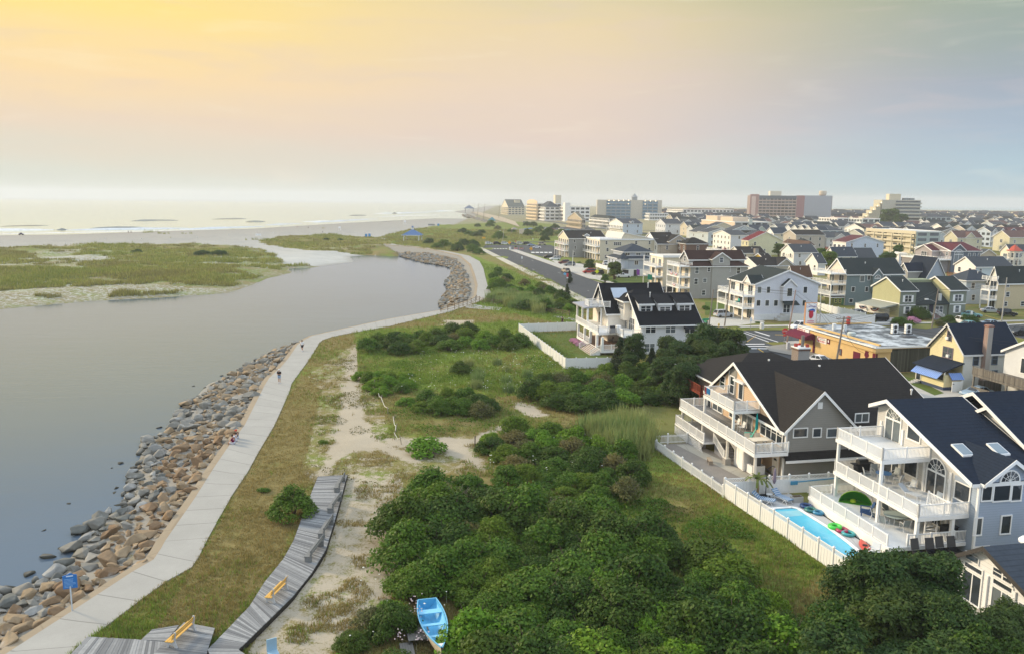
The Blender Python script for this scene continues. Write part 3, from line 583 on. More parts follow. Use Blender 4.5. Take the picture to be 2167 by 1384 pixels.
GD_,GG_,GB_=foliage((.20,.16,.055),(.44,.34,.13),.2),foliage((.08,.15,.018),(.27,.36,.055),.5),foliage((.13,.135,.035),(.32,.29,.095),.4)
x,y=terrain_pts(420000,-.62,.8,32,330,4);c_=sampler(x,y,cov);g_=sampler(x,y,grn);n1=vnoise(x,y,2.2,21);n2=vnoise(x,y,9,31)
ok=near_mask(x,y)&(c_+(n1-.5)*1.1>.52)&(x>np.interp(y,[0,100,300,420,600],[-60,-40,-40,-75,-60]));x,y,n1,n2,g_=x[ok],y[ok],n1[ok],n2[ok],g_[ok];z=terrain(x,y);gg=g_+(n2-.5)*.9+np.random.default_rng(3).normal(scale=.14,size=len(x))
for nm,mk,mt,hh in(('dry_grass',gg<.36,GD_,.26),('grass',(gg>=.36)&(gg<.6),GB_,.30),('weeds',gg>=.6,GG_,.42)):
 k=mk;h_=hh*(.45+1.2*n1[k])*np.clip(y[k]/110,.75,1.6);kind(put(nm,blades(nm,np.stack([x[k],y[k],z[k]-.03],1),h_,mt,5,4,.11,.03,.55)),'stuff')
x,y=terrain_pts(150000,-.75,.2,180,700,8);c_=sampler(x,y,cov);n1=vnoise(x,y,9,41);n2=vnoise(x,y,30,51);wst=x<np.interp(y,[0,100,300,420,600],[-60,-40,-40,-75,-60]);nth=px_poly(x,y,[(800,503),(870,488),(930,478),(1000,474),(1100,470),(1180,476),(1180,500),(1030,520),(960,533),(850,523)])
ok=(wst|nth)&~inpoly(x,y,LAG)&(c_+(n1-.5)*1.3+(n2-.5)*.7>.56)&(dist(x,y,LAG,True)>4);x,y,n1,n2=x[ok],y[ok],n1[ok],n2[ok];z=terrain(x,y);gg=.30+(n2-.5)*1.3+np.random.default_rng(5).normal(scale=.16,size=len(x))
for nm,mk,mt in(('dune_grass',gg<.32,GB_),('dune_weeds',(gg>=.32)&(gg<.62),foliage((.15,.20,.035),(.40,.42,.11),.5)),('dune_scrub',gg>=.62,foliage((.09,.15,.026),(.25,.31,.065),.4))):
 k=mk;kind(put(nm,blades(nm,np.stack([x[k],y[k],z[k]-.05],1),(.5+.9*n1[k])*np.where(gg[k]>.62,1.5,1.),mt,6,5,.5,.12,.5)),'stuff')
for px,py,s in((430,543,1.2),(465,545,1.1),(290,537,.8),(600,588,.5),(690,510,.6),(720,511,.6)):p=P(px,py);plant('dark',p[0],p[1],s*1.7,'dark round bush standing out on the grassy dune island','dark bushes on the dune island',s*1.)
fl=MB();rr=random.Random(4)
for poly,n in(([(880,770),(1080,750),(1200,790),(1150,840),(1000,820)],160),([(1040,950),(1200,930),(1350,1020),(1100,1020)],70),([(880,1250),(1000,1060),(700,1400)],60),([(1180,640),(1060,640),(1010,660)],40)):
 q=pxl(poly);xs=[p[0]for p in q];ys=[p[1]for p in q]
 for i in range(n):
  x,y=rr.uniform(min(xs),max(xs)),rr.uniform(min(ys),max(ys));z_=zt(x,y)+rr.uniform(.6,1.2);r_=rr.uniform(.05,.1);fl.add([(x+r_,y,z_),(x,y+r_,z_),(x-r_,y,z_),(x,y-r_,z_),(x,y,z_+.05),(x,y,z_-.8),(x+.01,y,z_-.8)],[(0,1,4),(1,2,4),(2,3,4),(3,0,4),(4,5,6)])
kind(fl.obj('wild_flowers',plain((.75,.75,.66),.8)),'stuff')
def cover(name,zones,n,thr,mat,h_,leaf,seed):
 r=np.random.default_rng(seed);Px=[]
 for poly in zones:
  q=pxl(poly);xs=[p[0]for p in q];ys=[p[1]for p in q];x=r.uniform(min(xs),max(xs),n);y=r.uniform(min(ys),max(ys),n);nz=vnoise(x,y,4.5,seed+60,4);k=inpoly(x,y,q)&(nz>thr)&near_mask(x,y);x,y,nz=x[k],y[k],nz[k]
  Px.append(np.stack([x,y,terrain(x,y)+r.uniform(0,1,len(x))**.6*h_*np.clip((nz-thr)/.12,.15,1.)],1))
 P_=np.concatenate(Px);Nn=r.normal(size=P_.shape)*.5+np.array([0,0,.8]);kind(put(name,leaf_mesh(name,P_,Nn,leaf,mat,1.6,seed)),'stuff')
MEAD=[(755,735),(900,712),(1100,722),(1230,770),(1340,790),(1200,870),(1060,905),(900,925),(800,870),(770,800)]
BANK=[(990,545),(1240,640),(1260,690),(1000,655),(1045,625),(1030,580)];EDGE=[(1020,940),(1350,985),(1690,1200),(1600,1260),(1250,1110),(1060,1000)]
cover('ground_cover',[MEAD,BANK,EDGE],60000,.56,FOL['mid'],.75,.13,1);cover('bright_ground_cover',[MEAD,BANK],40000,.60,foliage((.06,.13,.012),(.22,.32,.03),.5),.6,.13,2);cover('olive_ground_cover',[MEAD,EDGE,[(640,800),(760,740),(840,930),(870,1040),(700,1010),(640,980)]],30000,.60,FOL['olive'],.4,.11,3)
def boulder(seed,flat):
 r=np.random.default_rng(seed);bm=bmesh.new()
 for p in r.normal(size=(13,3)):p=p/np.linalg.norm(p)*r.uniform(.8,1.);bm.verts.new((p[0]*.62,p[1]*.45,p[2]*flat))
 g=bmesh.ops.convex_hull(bm,input=bm.verts[:]);bmesh.ops.delete(bm,geom=[v for v in bm.verts if not v.link_faces],context='VERTS');bmesh.ops.dissolve_limit(bm,angle_limit=.22,verts=bm.verts[:],edges=bm.edges[:])
 bmesh.ops.bevel(bm,geom=bm.edges[:],offset=.032,segments=1,affect='EDGES',clamp_overlap=True);bmesh.ops.triangulate(bm,faces=bm.faces[:]);bmesh.ops.subdivide_edges(bm,edges=bm.edges[:],cuts=1)
 for v in bm.verts:v.co+=v.normal*(vnoise(np.array([v.co.x*3+seed]),np.array([v.co.y*3+v.co.z*2]),.5,seed)[0]-.5)*.05
 me=bpy.data.meshes.new('boulder');bm.to_mesh(me);bm.free();return me
RKG=rock((.15,.155,.14),(.22,.21,.18));RKB=rock((.25,.165,.095),(.30,.225,.14));RKP=rock((.33,.33,.31),(.25,.24,.21))
BO={}
for i in range(8):
 b=boulder(i,.3+.04*(i%3))
 for k,mt in(('g',RKG),('b',RKB),('p',RKP)):c=b.copy();c.materials.append(mt);BO[k,i]=c
rr=random.Random(2);nb=0;REST=MB();got=[]
def stone(x,y,z,s,k,lab,grp,sz=1.,tilt=.45):
 o=put('boulder',BO[k,rr.randrange(8)],None,(x,y,z),(rr.uniform(-tilt,tilt),rr.uniform(-tilt,tilt),rr.uniform(0,6.28)),(s,s,s*sz));tag(o,lab,'boulder',grp);return o
cells={}
def clear(x,y,r):
 i,j=int(x//2),int(y//2)
 return not any((x-a)**2+(y-b)**2<(r+c)**2 for di in(-1,0,1)for dj in(-1,0,1)for a,b,c in cells.get((i+di,j+dj),()))
LB={'b':'brown angular boulder on the upper slope of the near revetment','g':'dark grey boulder in the near revetment beside the lagoon','p':'pale weathered boulder at the waterline of the near revetment'}
X,Y=rng.uniform(-45,8,60000),rng.uniform(30,150,60000);ins=inpoly(X,Y,REV)|(inpoly(X,Y,LAG)&(dist(X,Y,[P(*a,ZW)for a in NEARW])<.12));X,Y=X[ins],Y[ins];DW=dist(X,Y,WLp);DL=dist(X,Y,[P(*a,ZW)for a in NEARW]);ZZ=terrain(X,Y);order=[]
for x,y,dw,dl,z_ in zip(X,Y,DW,DL,ZZ):
 if dw<.95 or dw+dl<1.7 or(dl<.5 and rr.random()<.45):continue
 r=rr.choice((.40,.52,.66,.82,.98));r*=min(1,.42+.11*(dw+dl))
 if not clear(x,y,r*.74):continue
 cells.setdefault((int(x//2),int(y//2)),[]).append((x,y,r*.74));order.append((y,x,y,dw,dl,z_,r))
order.sort();near_n=0
for _,x,y,dw,dl,z_,r in order:
 u=dl/(dl+dw);k='b' if rr.random()<(u-.05)*1.5 else('p' if rr.random()<.42 else 'g')
 if near_n<285:stone(x,y,z_+r*.28,r*2.15,k,LB[k],'boulders of the near revetment',rr.uniform(.85,1.25));near_n+=1
 else:got.append((x,y,z_+r*.28,r*2.15))
for px,py,s in((101,1180,1.3),(215,1090,.9),(175,1120,.8),(285,1000,.7),(150,1160,.8),(300,960,.7),(360,905,.7),(20,1245,1.),(60,1215,.9),(420,838,.6),(470,795,.6),(255,980,.7),(245,1033,.6),(247,1042,.7),(250,1067,.8),(338,905,.8),(316,932,.6),(330,928,.5),(236,990,.35),(145,1065,.4),(92,1122,.4),(128,1159,.5),(410,817,.5),(435,820,.6)):
 p=P(px,py,ZW);stone(p[0],p[1],ZW-.02,s*1.2,'g' if s<.7 else 'p','lone half sunken rock standing in the lagoon off the revetment','lone rocks in the lagoon',.8,.15)
cells={};fp=[P(*a,ZW)for a in NEARW[22:]];bandp=fp+[p for p in WLp[::-1]if p[1]>165]
X,Y=rng.uniform(-75,10,90000),rng.uniform(160,480,90000);ins=inpoly(X,Y,REV);X,Y=X[ins],Y[ins];DW=dist(X,Y,WLp);DL=dist(X,Y,fp);ZZ=terrain(X,Y);nfar=0
for x,y,dw,dl,z_ in zip(X,Y,DW,DL,ZZ):
 if dw<1.1+.05*(y-160)*.3 or dl>16:continue
 r=rr.uniform(.55,1.05)
 if not clear(x,y,r*.9):continue
 cells.setdefault((int(x//2),int(y//2)),[]).append((x,y,r*.9));got.append((x,y,z_+r*.3,r*2.1))
JET=dens(pxl([(985,455),(1008,463),(1040,472)]),2.)
for p in JET:
 for k in range(5):got.append((p[0]+rr.uniform(-5,5),p[1]+rr.uniform(-9,9),-.9+rr.random(),rr.uniform(2,3.6)))
for k in range(40):p=P(rr.uniform(806,850),468.5+rr.uniform(-.8,.9));got.append((p[0],p[1],-1.3,rr.uniform(1.5,2.6)))
vs_,fs_=[],[];tmpl=[]
for i in range(8):me=BO['g',i];tmpl.append((np.array([v.co for v in me.vertices]),[tuple(p.vertices)for p in me.polygons]))
mi=[]
for x,y,z_,s in got:
 v,f=tmpl[rr.randrange(8)];a=rr.uniform(0,6.28);c_,s_=math.cos(a),math.sin(a);q=np.stack([(v[:,0]*c_-v[:,1]*s_)*s+x,(v[:,0]*s_+v[:,1]*c_)*s+y,v[:,2]*s*1.1+z_],1);n=len(vs_);vs_+=q.tolist();fs_+=[tuple(j+n for j in t_)for t_ in f];mi+=[rr.choice((0,0,1,1,2))]*len(f)
me=bpy.data.meshes.new('far_revetment_rocks');me.from_pydata(vs_,[],fs_);[me.materials.append(k)for k in(RKG,RKB,RKP)];me.polygons.foreach_set('material_index',mi);kind(put('far_revetment_rocks',me),'stuff');print('near stones',near_n,'far',len(got))
WIN={}
def win_mesh(w,h,st,fr):
 k=(round(w,1),round(h,1),st,fr)
 if k in WIN:return WIN[k]
 w,h=max(k[0],.3),max(k[1],.3);f=MB();p=MB();b=.1 if st!='thin' else .06;d=-.07
 if st=='arch' or st=='half':
  n=12;r=w/2;zb=h-r if st=='arch' else 0.
  arc=lambda rr:[(rr*math.cos(math.pi*i/n),zb+rr*math.sin(math.pi*i/n))for i in range(n+1)]
  o_,i_=arc(r+.12),arc(r)
  for i in range(n):f.add([(o_[i][0],d,o_[i][1]),(o_[i+1][0],d,o_[i+1][1]),(i_[i+1][0],d,i_[i+1][1]),(i_[i][0],d,i_[i][1]),(o_[i][0],0,o_[i][1]),(o_[i+1][0],0,o_[i+1][1])],[(0,1,2,3),(0,4,5,1)])
  for i in range(1,6):f.bar((0,-.045,zb),(r*math.cos(math.pi*i/6),-.045,zb+r*math.sin(math.pi*i/6)),.035)
  a2=arc(r*.55)
  for i in range(n):f.bar((a2[i][0],-.05,a2[i][1]),(a2[i+1][0],-.05,a2[i+1][1]),.03)
  p.slab([(x,-.03,z)for x,z in i_],(0,.025,0))
  f.box(-r-.12,r+.12,d,0,zb-.16,zb-.002)
  if st=='arch':
   f.box(-r-.12,-r,d,0,0,zb-.162);f.box(r,r+.12,d,0,0,zb-.162);f.box(-.05,.05,d+.002,0,.0,zb-.162);p.box(-r,r,-.03,-.005,.02,zb-.17)
 else:
  f.box(-w/2-b,w/2+b,d,0,h,h+b);f.box(-w/2-b,w/2+b,d-.03,0,-b,0);f.box(-w/2-b,-w/2,d,0,0,h);f.box(w/2,w/2+b,d,0,0,h)
  p.box(-w/2,w/2,-.03,-.005,0,h)
  if st=='dh':f.box(-w/2,w/2,-.055,0,h*.5-.03,h*.5+.03)
  if st=='grid':
   f.box(-w/2,w/2,-.055,0,h*.5-.03,h*.5+.03)
   for x in(-w/6,w/6):f.box(x-.015,x+.015,-.045,0,h*.53,h)
   f.box(-w/2,w/2,-.044,0,h*.75-.015,h*.75+.015)
  if st in('sl','gl'):f.box(-.04,.04,-.056,0,0,h)
  if st=='tw':
   f.box(-.06,.06,-.058,0,0,h);f.box(-w/2,-.06,-.055,0,h*.5-.025,h*.5+.025);f.box(.06,w/2,-.055,0,h*.5-.025,h*.5+.025)
  if st[:1]=='n' and st[1:].isdigit():
   n=int(st[1:])
   for i in range(1,n):f.box(-w/2+w*i/n-.06,-w/2+w*i/n+.06,-.056,0,0,h)
   for i in range(n):f.box(-w/2+w*i/n+.06*(i>0),-w/2+w*(i+1)/n-.06*(i<n-1),-.05,0,h*.5-.025,h*.5+.025)
 WIN[k]=(f.mesh('window',fr),p.mesh('pane',glass()));return WIN[k]
class House:
 def __init__(s,name,label,O,zoom=(0,0,1),rot=A0,cat='house',group=None):
  s.root=thing(name,label,cat,(O[0],O[1],O[2]if len(O)>2 else 0.),rot,group);s.O=np.array([O[0],O[1],O[2]if len(O)>2 else 0.]);s.z=zoom
  s.T=np.array([math.cos(rot),math.sin(rot),0]);s.S=np.array([-math.sin(rot),math.cos(rot),0]);s.acc={};s.rot=rot
 def q(s,x,y):return s.z[0]+x/s.z[2],s.z[1]+y/s.z[2]
 def loc(s,p):d=p-s.O;return np.array([d@s.T,d@s.S,d[2]])
 def wd(s,x,y,z=0.):return s.O+s.T*x+s.S*y+np.array([0,0,z])
 def onS(s,x,y,yy=0.):p=s.loc(onplane(*s.q(x,y),s.O+s.S*yy,s.S));return p[0],p[2]
 def onF(s,x,y,xx=0.):p=s.loc(onplane(*s.q(x,y),s.O+s.T*xx,s.T));return p[1],p[2]
 def onZ(s,x,y,z=0.):p=s.loc(P(*s.q(x,y),z));return p[0],p[1]
 def mb(s,name,mat):
  """the mesh of one part, gathered up and linked at finish()"""
  k=(name,mat)
  if k not in s.acc:s.acc[k]=MB()
  return s.acc[k]
 def new(s,name,mat,m_,**k):return m_.obj(name,mat,s.root,**k)
 def fin(s):
  for(n,mt),m_ in s.acc.items():
   if m_.v:m_.obj(n,mt,s.root)
  s.acc={};return s
 def body(s,x0,x1,y0,y1,z0,ze,mat,zr=None,ax='x',ym=None,name='wall',ze2=None):
  m_=s.mb(name,mat);e2=ze if ze2 is None else ze2
  if zr is None:m_.box(x0,x1,y0,y1,z0,ze)
  elif ax=='x':
   ym=(y0+y1)/2 if ym is None else ym;m_.slab([(x0,y0,z0),(x0,y0,ze),(x0,ym,zr),(x0,y1,e2),(x0,y1,z0)],(x1-x0,0,0))
  else:
   ym=(x0+x1)/2 if ym is None else ym;m_.slab([(x0,y0,z0),(x0,y0,ze),(ym,y0,zr),(x1,y0,e2),(x1,y0,z0)][::-1],(0,y1-y0,0))
 def gable(s,x0,x1,y0,y1,ze,zr,mat,ax='x',ov=.4,og=.35,ym=None,ze2=None,th=.16,trim=TRIM,name='roof'):
  r=MB();tm=MB();e2=ze if ze2 is None else ze2
  if ax=='y':a0,a1,b0,b1=y0,y1,x0,x1
  else:a0,a1,b0,b1=x0,x1,y0,y1
  m_=(b0+b1)/2 if ym is None else ym;a0-=og;a1+=og
  V3=(lambda a,b,z:(a,b,z))if ax=='x' else(lambda a,b,z:(b,a,z))
  for b,e in((b0,ze),(b1,e2)):
   sl=(zr-e)/(m_-b);bo=b-math.copysign(ov,m_-b);zo=e+sl*(bo-b);lift=.03
   r.slab([V3(a0,bo,zo+lift),V3(a1,bo,zo+lift),V3(a1,m_,zr+lift),V3(a0,m_,zr+lift)],(0,0,th))
   for a in(a0-.06,a1+.012):tm.slab([V3(a,bo,zo-.12),V3(a+.05,bo,zo-.12),V3(a+.05,m_,zr-.12),V3(a,m_,zr-.12)],(0,0,th+.17))
   bb=bo-math.copysign(.06,m_-b);tm.slab([V3(a0,bb,zo-.12),V3(a1,bb,zo-.12),V3(a1,bo-math.copysign(.004,m_-b),zo-.12),V3(a0,bo-math.copysign(.004,m_-b),zo-.12)],(0,0,th+.1))
  o=r.obj(name,mat,s.root);tm.obj('trim',trim,s.root);return o
 def hip(s,x0,x1,y0,y1,ze,zr,mat,ov=.5,rl=None,trim=TRIM):
  x0-=ov;x1+=ov;y0-=ov;y1+=ov;w_=x1-x0;d=y1-y0;r=MB()
  if w_>=d:a,b=(x0+d/2,(y0+y1)/2,zr),(x1-d/2,(y0+y1)/2,zr)
  else:a,b=((x0+x1)/2,y0+w_/2,zr),((x0+x1)/2,y1-w_/2,zr)
  c=[(x0,y0,ze),(x1,y0,ze),(x1,y1,ze),(x0,y1,ze)];lo=[(x,y,z-.14)for x,y,z in c]
  if w_>=d:fs=[(0,1,5,4),(1,2,5),(2,3,4,5),(3,0,4)]
  else:fs=[(0,1,4),(1,2,5,4),(2,3,5),(3,0,4,5)]
  r.add(c+[a,b]+lo,fs+[(9,8,7,6),(0,6,7,1),(1,7,8,2),(2,8,9,3),(3,9,6,0)])
  o=r.obj('roof',mat,s.root);t_=s.mb('trim',trim);g=.012
  t_.box(x0-.06,x1+.06,y0-.06,y0-g,ze-.2,ze+.02);t_.box(x0-.06,x0-g,y0-.058,y1+.06,ze-.202,ze+.018)
  return o
 def win(s,face,a,z,w,h,st='dh',pos=0.,fr=TRIM,par=None,name='window'):
  f,p=win_mesh(w,h,st,fr)
  o=put(name,f,par or s.root,(a,pos-.004,z)if face=='S' else(pos-.004,a,z),0 if face=='S' else-math.pi/2);put('pane',p,o);return o
 def winq(s,face,x0,y0,x1,y1,st='dh',pos=0.,**k):
  """a window whose corners are read off the photograph on that wall's plane"""
  fn=s.onS if face=='S' else s.onF;a,za=fn(x0,y0,pos);b,zb=fn(x1,y1,pos)
  return s.win(face,(a+b)/2,min(za,zb),abs(b-a),abs(za-zb),st,pos,**k)
 def rail(s,pts,z,h=1.,sp=.16,mat=VINYL,par=None,name='railing',solid=False):
  m_=MB()
  for a,b in zip(pts,pts[1:]):
   a=Vector((a[0],a[1],z if len(a)<3 else a[2]));b=Vector((b[0],b[1],z if len(b)<3 else b[2]));L_=(b-a).length;up=Vector((0,0,1))
   m_.bar(a+up*(h-.04),b+up*(h-.04),.07,.08);m_.bar(a+up*.1,b+up*.1,.05,.08)
   n=max(1,round(L_/1.9))
   for i in range(n+1):
    p=a+(b-a)*i/n;m_.box(p.x-.06,p.x+.06,p.y-.06,p.y+.06,p.z-.02,p.z+h+.07)
   n=max(2,int(L_/sp))
   if solid:m_.bar(a+up*h*.5,b+up*h*.5,.03,h*.75)
   else:
    for i in range(1,n):
     p=a+(b-a)*i/n;m_.box(p.x-.022,p.x+.022,p.y-.022,p.y+.022,p.z+.1,p.z+h-.06)
  return m_.obj(name,mat,par or s.root)
 def deck(s,x0,x1,y0,y1,z,th=.28,mat=TRIM,top=None):
  s.new('deck',mat,MB().box(x0,x1,y0,y1,z-th,z))
  if top:s.new('deck_floor',top,MB().box(x0+.05,x1-.05,y0+.05,y1-.05,z+.002,z+.02))
 def post(s,x,y,z0,z1,w=.18,mat=TRIM):return s.new('post',mat,MB().box(x-w/2,x+w/2,y-w/2,y+w/2,z0,z1))
 def steps(s,x0,x1,y0,y1,z,n,ax='x',mat=TRIM):
  """a flight falling from z at x0 (or y0) to the ground at x1 (or y1)"""
  m_=MB()
  for i in range(n):
   zz=z*(n-i)/(n+1)
   if ax=='x':a=x0+(x1-x0)*i/n;b=x0+(x1-x0)*(i+1)/n;m_.box(a,b,y0,y1,0,zz)
   else:a=y0+(y1-y0)*i/n;b=y0+(y1-y0)*(i+1)/n;m_.box(x0,x1,a,b,0,zz)
  return s.new('steps',mat,m_)
 def corner(s,x,y,z0,z1,mat=TRIM):s.mb('trim',mat).box(x-.07,x+.1,y-.07,y+.1,z0,z1)
 def chimney(s,x,y,z0,z1,w=.8,mat=None):
  m_=MB().box(x-w/2,x+w/2,y-w/2,y+w/2,z0,z1).box(x-w/2-.08,x+w/2+.08,y-w/2-.08,y+w/2+.08,z1-.25,z1-.1);return s.new('chimney',mat or brick((.3,.1,.06)),m_)
 def vent(s,x,y,z):
  m_=MB().tube([(x,y,z-.3),(x,y,z+.55)],.07,8).tube([(x,y,z+.5),(x,y,z+.7)],.13,8);return s.new('vent_pipe',TRIM,m_)
 def awning(s,x0,x1,z,out,drop,mat,y=0.):
  m_=MB().add([(x0,y-.02,z),(x1,y-.02,z),(x1,y-out,z-drop),(x0,y-out,z-drop),(x0,y-.02,z-drop),(x1,y-.02,z-drop)],[(0,1,2,3),(0,3,4),(1,5,2)]);return s.new('awning',mat,m_)
BLACKROOF=shingle((.010,.011,.014));BROWNROOF=shingle((.021,.019,.018));NAVYROOF=shingle((.013,.02,.034));GREYROOF=shingle((.055,.062,.07));REDROOF=shingle((.12,.018,.022));DKBROWN=shingle((.042,.022,.018));TANROOF=shingle((.2,.11,.06));SLATE=shingle((.042,.052,.066));GREENROOF=shingle((.026,.034,.034))
h=House('beach_house','white beach house with a steep black roof and three shed dormers beside the fenced lawn',P(1354.5,749.5),(1080,580,4.925))
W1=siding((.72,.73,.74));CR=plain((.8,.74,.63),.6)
h.body(0,11,0,12.1,0,5.4,W1,9.95,'x');h.gable(0,11,0,12.1,5.4,9.95,BLACKROOF,'x',.5,.5)
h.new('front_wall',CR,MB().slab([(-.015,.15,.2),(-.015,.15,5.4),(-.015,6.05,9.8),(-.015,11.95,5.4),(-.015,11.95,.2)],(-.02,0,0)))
h.body(-3.4,8,8.2,17.6,0,6.4,plain((.78,.73,.64),.6,0.,.1),11.1,'x',name='wall');h.gable(-3.4,8,8.2,17.6,6.4,11.1,BLACKROOF,'x',.45,.5)
h.body(-1.2,6,5.6,9.6,5.2,8.7,CR,name='dormer');h.hip(-1.2,6,5.4,11,8.7,10.6,BLACKROOF,.4)
h.win('F',7.6,7.1,3.2,1.2,'n5',-1.2)
h.new('metal_roof',plain((.4,.45,.5),.35,.5),MB().slab([(-2.2,8.8,8.9),(.8,8.8,8.9),(.8,10.8,10.5),(-2.2,10.8,10.5)],(0,0,.08)))
for(x0,x1)in((1390,1530),(1592,1735),(1797,1940)):
 a=h.onS(x0,410)[0];b=h.onS(x1,410)[0];zb,zt_=7.15,8.55;yb=0.1+(zb-5.4)/4.55*6.05
 d=h.new('dormer',W1,MB().slab([(a,yb-.1,zb-.3),(a,yb-.1,zt_),(a,5.2,9.45),(a,5.2,8.9)],(b-a,0,0)))
 r=MB().slab([(a-.25,yb-.4,zt_-.02),(b+.25,yb-.4,zt_-.02),(b+.25,5.6,9.72),(a-.25,5.6,9.72)],(0,0,.14)).obj('dormer_roof',BLACKROOF,d)
 MB().box(a-.3,b+.3,yb-.47,yb-.41,zt_-.2,zt_+.1).obj('trim',TRIM,d)
 h.win('S',(a+b)/2,zb+.12,(b-a)*.72,.95 if x0!=1592 else .7,'tw',yb-.1)
for k,(x0,x1)in enumerate(((1412,1512),(1620,1718),(1822,1920))):
 h.winq('S',x0,530,x1,610,'tw')
 h.winq('S',x0-10,727,x1-12,803,'tw')
BLKAWN=plain((.015,.017,.02),.6)
a,z_=h.onS(1815,522);b,_=h.onS(1925,522);h.awning(a-.1,b+.2,z_+.1,.9,.9,BLKAWN);a,z_=h.onS(1815,715);h.awning(a-.1,b+.2,z_+.05,.9,.6,BLKAWN)
h.corner(0,0,.3,5.4);h.corner(10.95,0,.3,5.4)
h.new('base',plain((.6,.6,.58)),MB().box(-.05,11.05,-.05,12,0,.35))
for a,w_ in((4.6,2.6),(1.1,.0),(8.3,2.)):
 if w_:h.win('F',a,3.62,w_,2.1,'n3',-.035)
 if w_:h.win('F',a,1.0,w_,2.1,'n3',-.035)
h.win('F',5.6,7.05,1.2,1.4,'tw',-.035);h.win('F',13.,8.,2.,1.7,'gl',-3.4);h.win('F',12.6,3.65,2.2,2.1,'gl',-3.4);h.win('F',12.6,1.,2.2,2.1,'gl',-3.4)
WD=planks((.30,.26,.21));GRYRF=plain((.33,.34,.37),.6)
h.deck(-7.3,.0,-.2,15.2,1.0,.5,TRIM,plain((.16,.10,.075)));h.deck(-7.0,-.02,2.4,17.2,3.6,.4,TRIM);h.deck(-3.6,-.03,-3.2+2.4,2.38,3.6,.4,TRIM)
for y in(15.,10.7,7.1,3.1,0.):h.post(-7.05,y,1,3.2,.42)
h.post(-3.6,-.1,0,3.2,.35)
for y in(16.9,13.4,10.):h.post(-6.8,y,3.6,6.9,.3)
for x in(-4.2,-1.8):h.post(x,10.,3.6,6.9,.25)
h.rail([(-7,17),(-7,2.6),(-3.5,2.45),(-3.5,-.7),(-.05,-.7)],3.6,1.,.14);h.rail([(-7.05,15),(-7.05,7.2)],1,.9);h.rail([(-7.05,-.05),(-3.7,-.05)],1.,.9,.14)
h.new('porch_roof',GRYRF,MB().slab([(-7.6,9.6,6.9),(-2.7,9.6,7.2),(-2.7,17.6,7.2),(-7.6,17.6,6.9)],(0,0,.22)))
h.rail([(-3.,8.4),(-6.6,8.4+1.4),(-6.6,12.6),(-3.6,13.2)],7.25,1.1,.14)
h.steps(-7.35,-9.1,.1,7.,1.0,6,'x',TRIM);tr_=MB();[tr_.box(-7.35-1.75*i/6,-7.35-1.75*(i+1)/6,.15,6.95,(6-i)/7+.003,(6-i)/7+.03)for i in range(6)];h.new('tread',plain((.20,.13,.10)),tr_);h.rail([(-7.3,.05,1.),(-9.1,.05,.1)],1,.9);h.rail([(-7.3,7.1,1.),(-9.1,7.1,.1)],1,.9)
h.new('planter',TRIM,MB().box(-3.9,-3.1,1.6,2.3,3.62,4.9));h.vent(3.4,5.0,9.7);h.vent(4.5,9,11.0)
h.deck(11,13.2,.2,3,2.2,.25);h.rail([(11,.2),(13.2,.2),(13.2,3)],2.2,1.);h.post(13.,.4,0,2,.15)
h.fin();HA=h
h=House('beach_house','tan and grey shingled house with dark brown roof and stacked white decks',P(1440+1035/4.774,740+1320/4.774),(1440,740,4.774))
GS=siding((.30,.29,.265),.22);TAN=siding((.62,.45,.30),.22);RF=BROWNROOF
h.body(0,17.6,.55,17.2,0,4.9,GS,9.5,'x',10.6);h.gable(0,17.6,.55,17.2,4.9,9.5,RF,'x',.4,.45,10.6)
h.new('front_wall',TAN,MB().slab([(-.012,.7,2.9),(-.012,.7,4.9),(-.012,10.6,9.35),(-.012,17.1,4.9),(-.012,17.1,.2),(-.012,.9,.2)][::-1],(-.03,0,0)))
h.body(0.05,7.0,0,8,2.75,5.35,GS,8.75,'y');h.gable(.05,7.,0,9.,5.35,8.75,RF,'y',.5,.5)
h.body(.02,16,.2,6,0,2.3,GS,name='lower_wall')
h.new('skirt_roof',RF,MB().slab([(-.2,-.62,2.05),(16.2,-.62,2.05),(16.2,.1,2.85),(-.2,.1,2.85)],(0,0,.12)));h.mb('trim',TRIM).box(-.2,16.2,-.68,-.63,1.95,2.2)
h.mb('trim',TRIM).box(.0,7.02,-.03,-.003,2.7,2.8);h.corner(.03,.0,2.8,5.3);h.corner(.0,.22,.0,2.2);h.corner(6.95,0,2.8,5.3)
for x0,x1 in((1147,1272),(1342,1412),(1484,1600)):h.winq('S',x0,800,x1,872,'pic')
h.winq('S',1772,650,1890,720,'sl',.55);h.new('gable_vent',TRIM,MB().box(3.2,3.7,-.05,-.004,7.1,7.75))
NK=MB().slab([(-.05,10.45,9.0),(-.05,12.1,8.6),(-.05,12.1,5.6),(-.05,10.45,5.6)],(-.03,0,0));h.new('recess_wall',GS,NK)
h.mb('trim',TRIM).box(-.12,-.04,12.1,12.25,5.6,8.7);h.mb('trim',TRIM).box(-.6,-.04,8.1,10.3,7.75,7.95)
h.win('F',11.3,6.1,.9,1.8,'dh',-.08);h.win('F',9.3,5.9,.9,1.9,'pic',-.045);h.win('F',13.7,6.1,1.1,1.3,'dh',-.045)
h.win('F',16.9,3.1,1.,1.7,'dh',-.045);h.win('F',14.6,3.2,2.4,1.3,'n2',-.045);h.win('F',7.6,3.1,2.2,2.,'gl',-.045);h.win('F',10.4,3.4,2.4,1.3,'n2',-.045)
h.win('F',2.6,3.45,4.2,1.55,'n4',-.045)
h.win('F',15.6,1.5,1.2,.7,'pic',-.045);h.win('F',13.6,.9,1.,1.7,'pic',-.045);h.win('F',12.,1.5,1.1,.7,'pic',-.045)
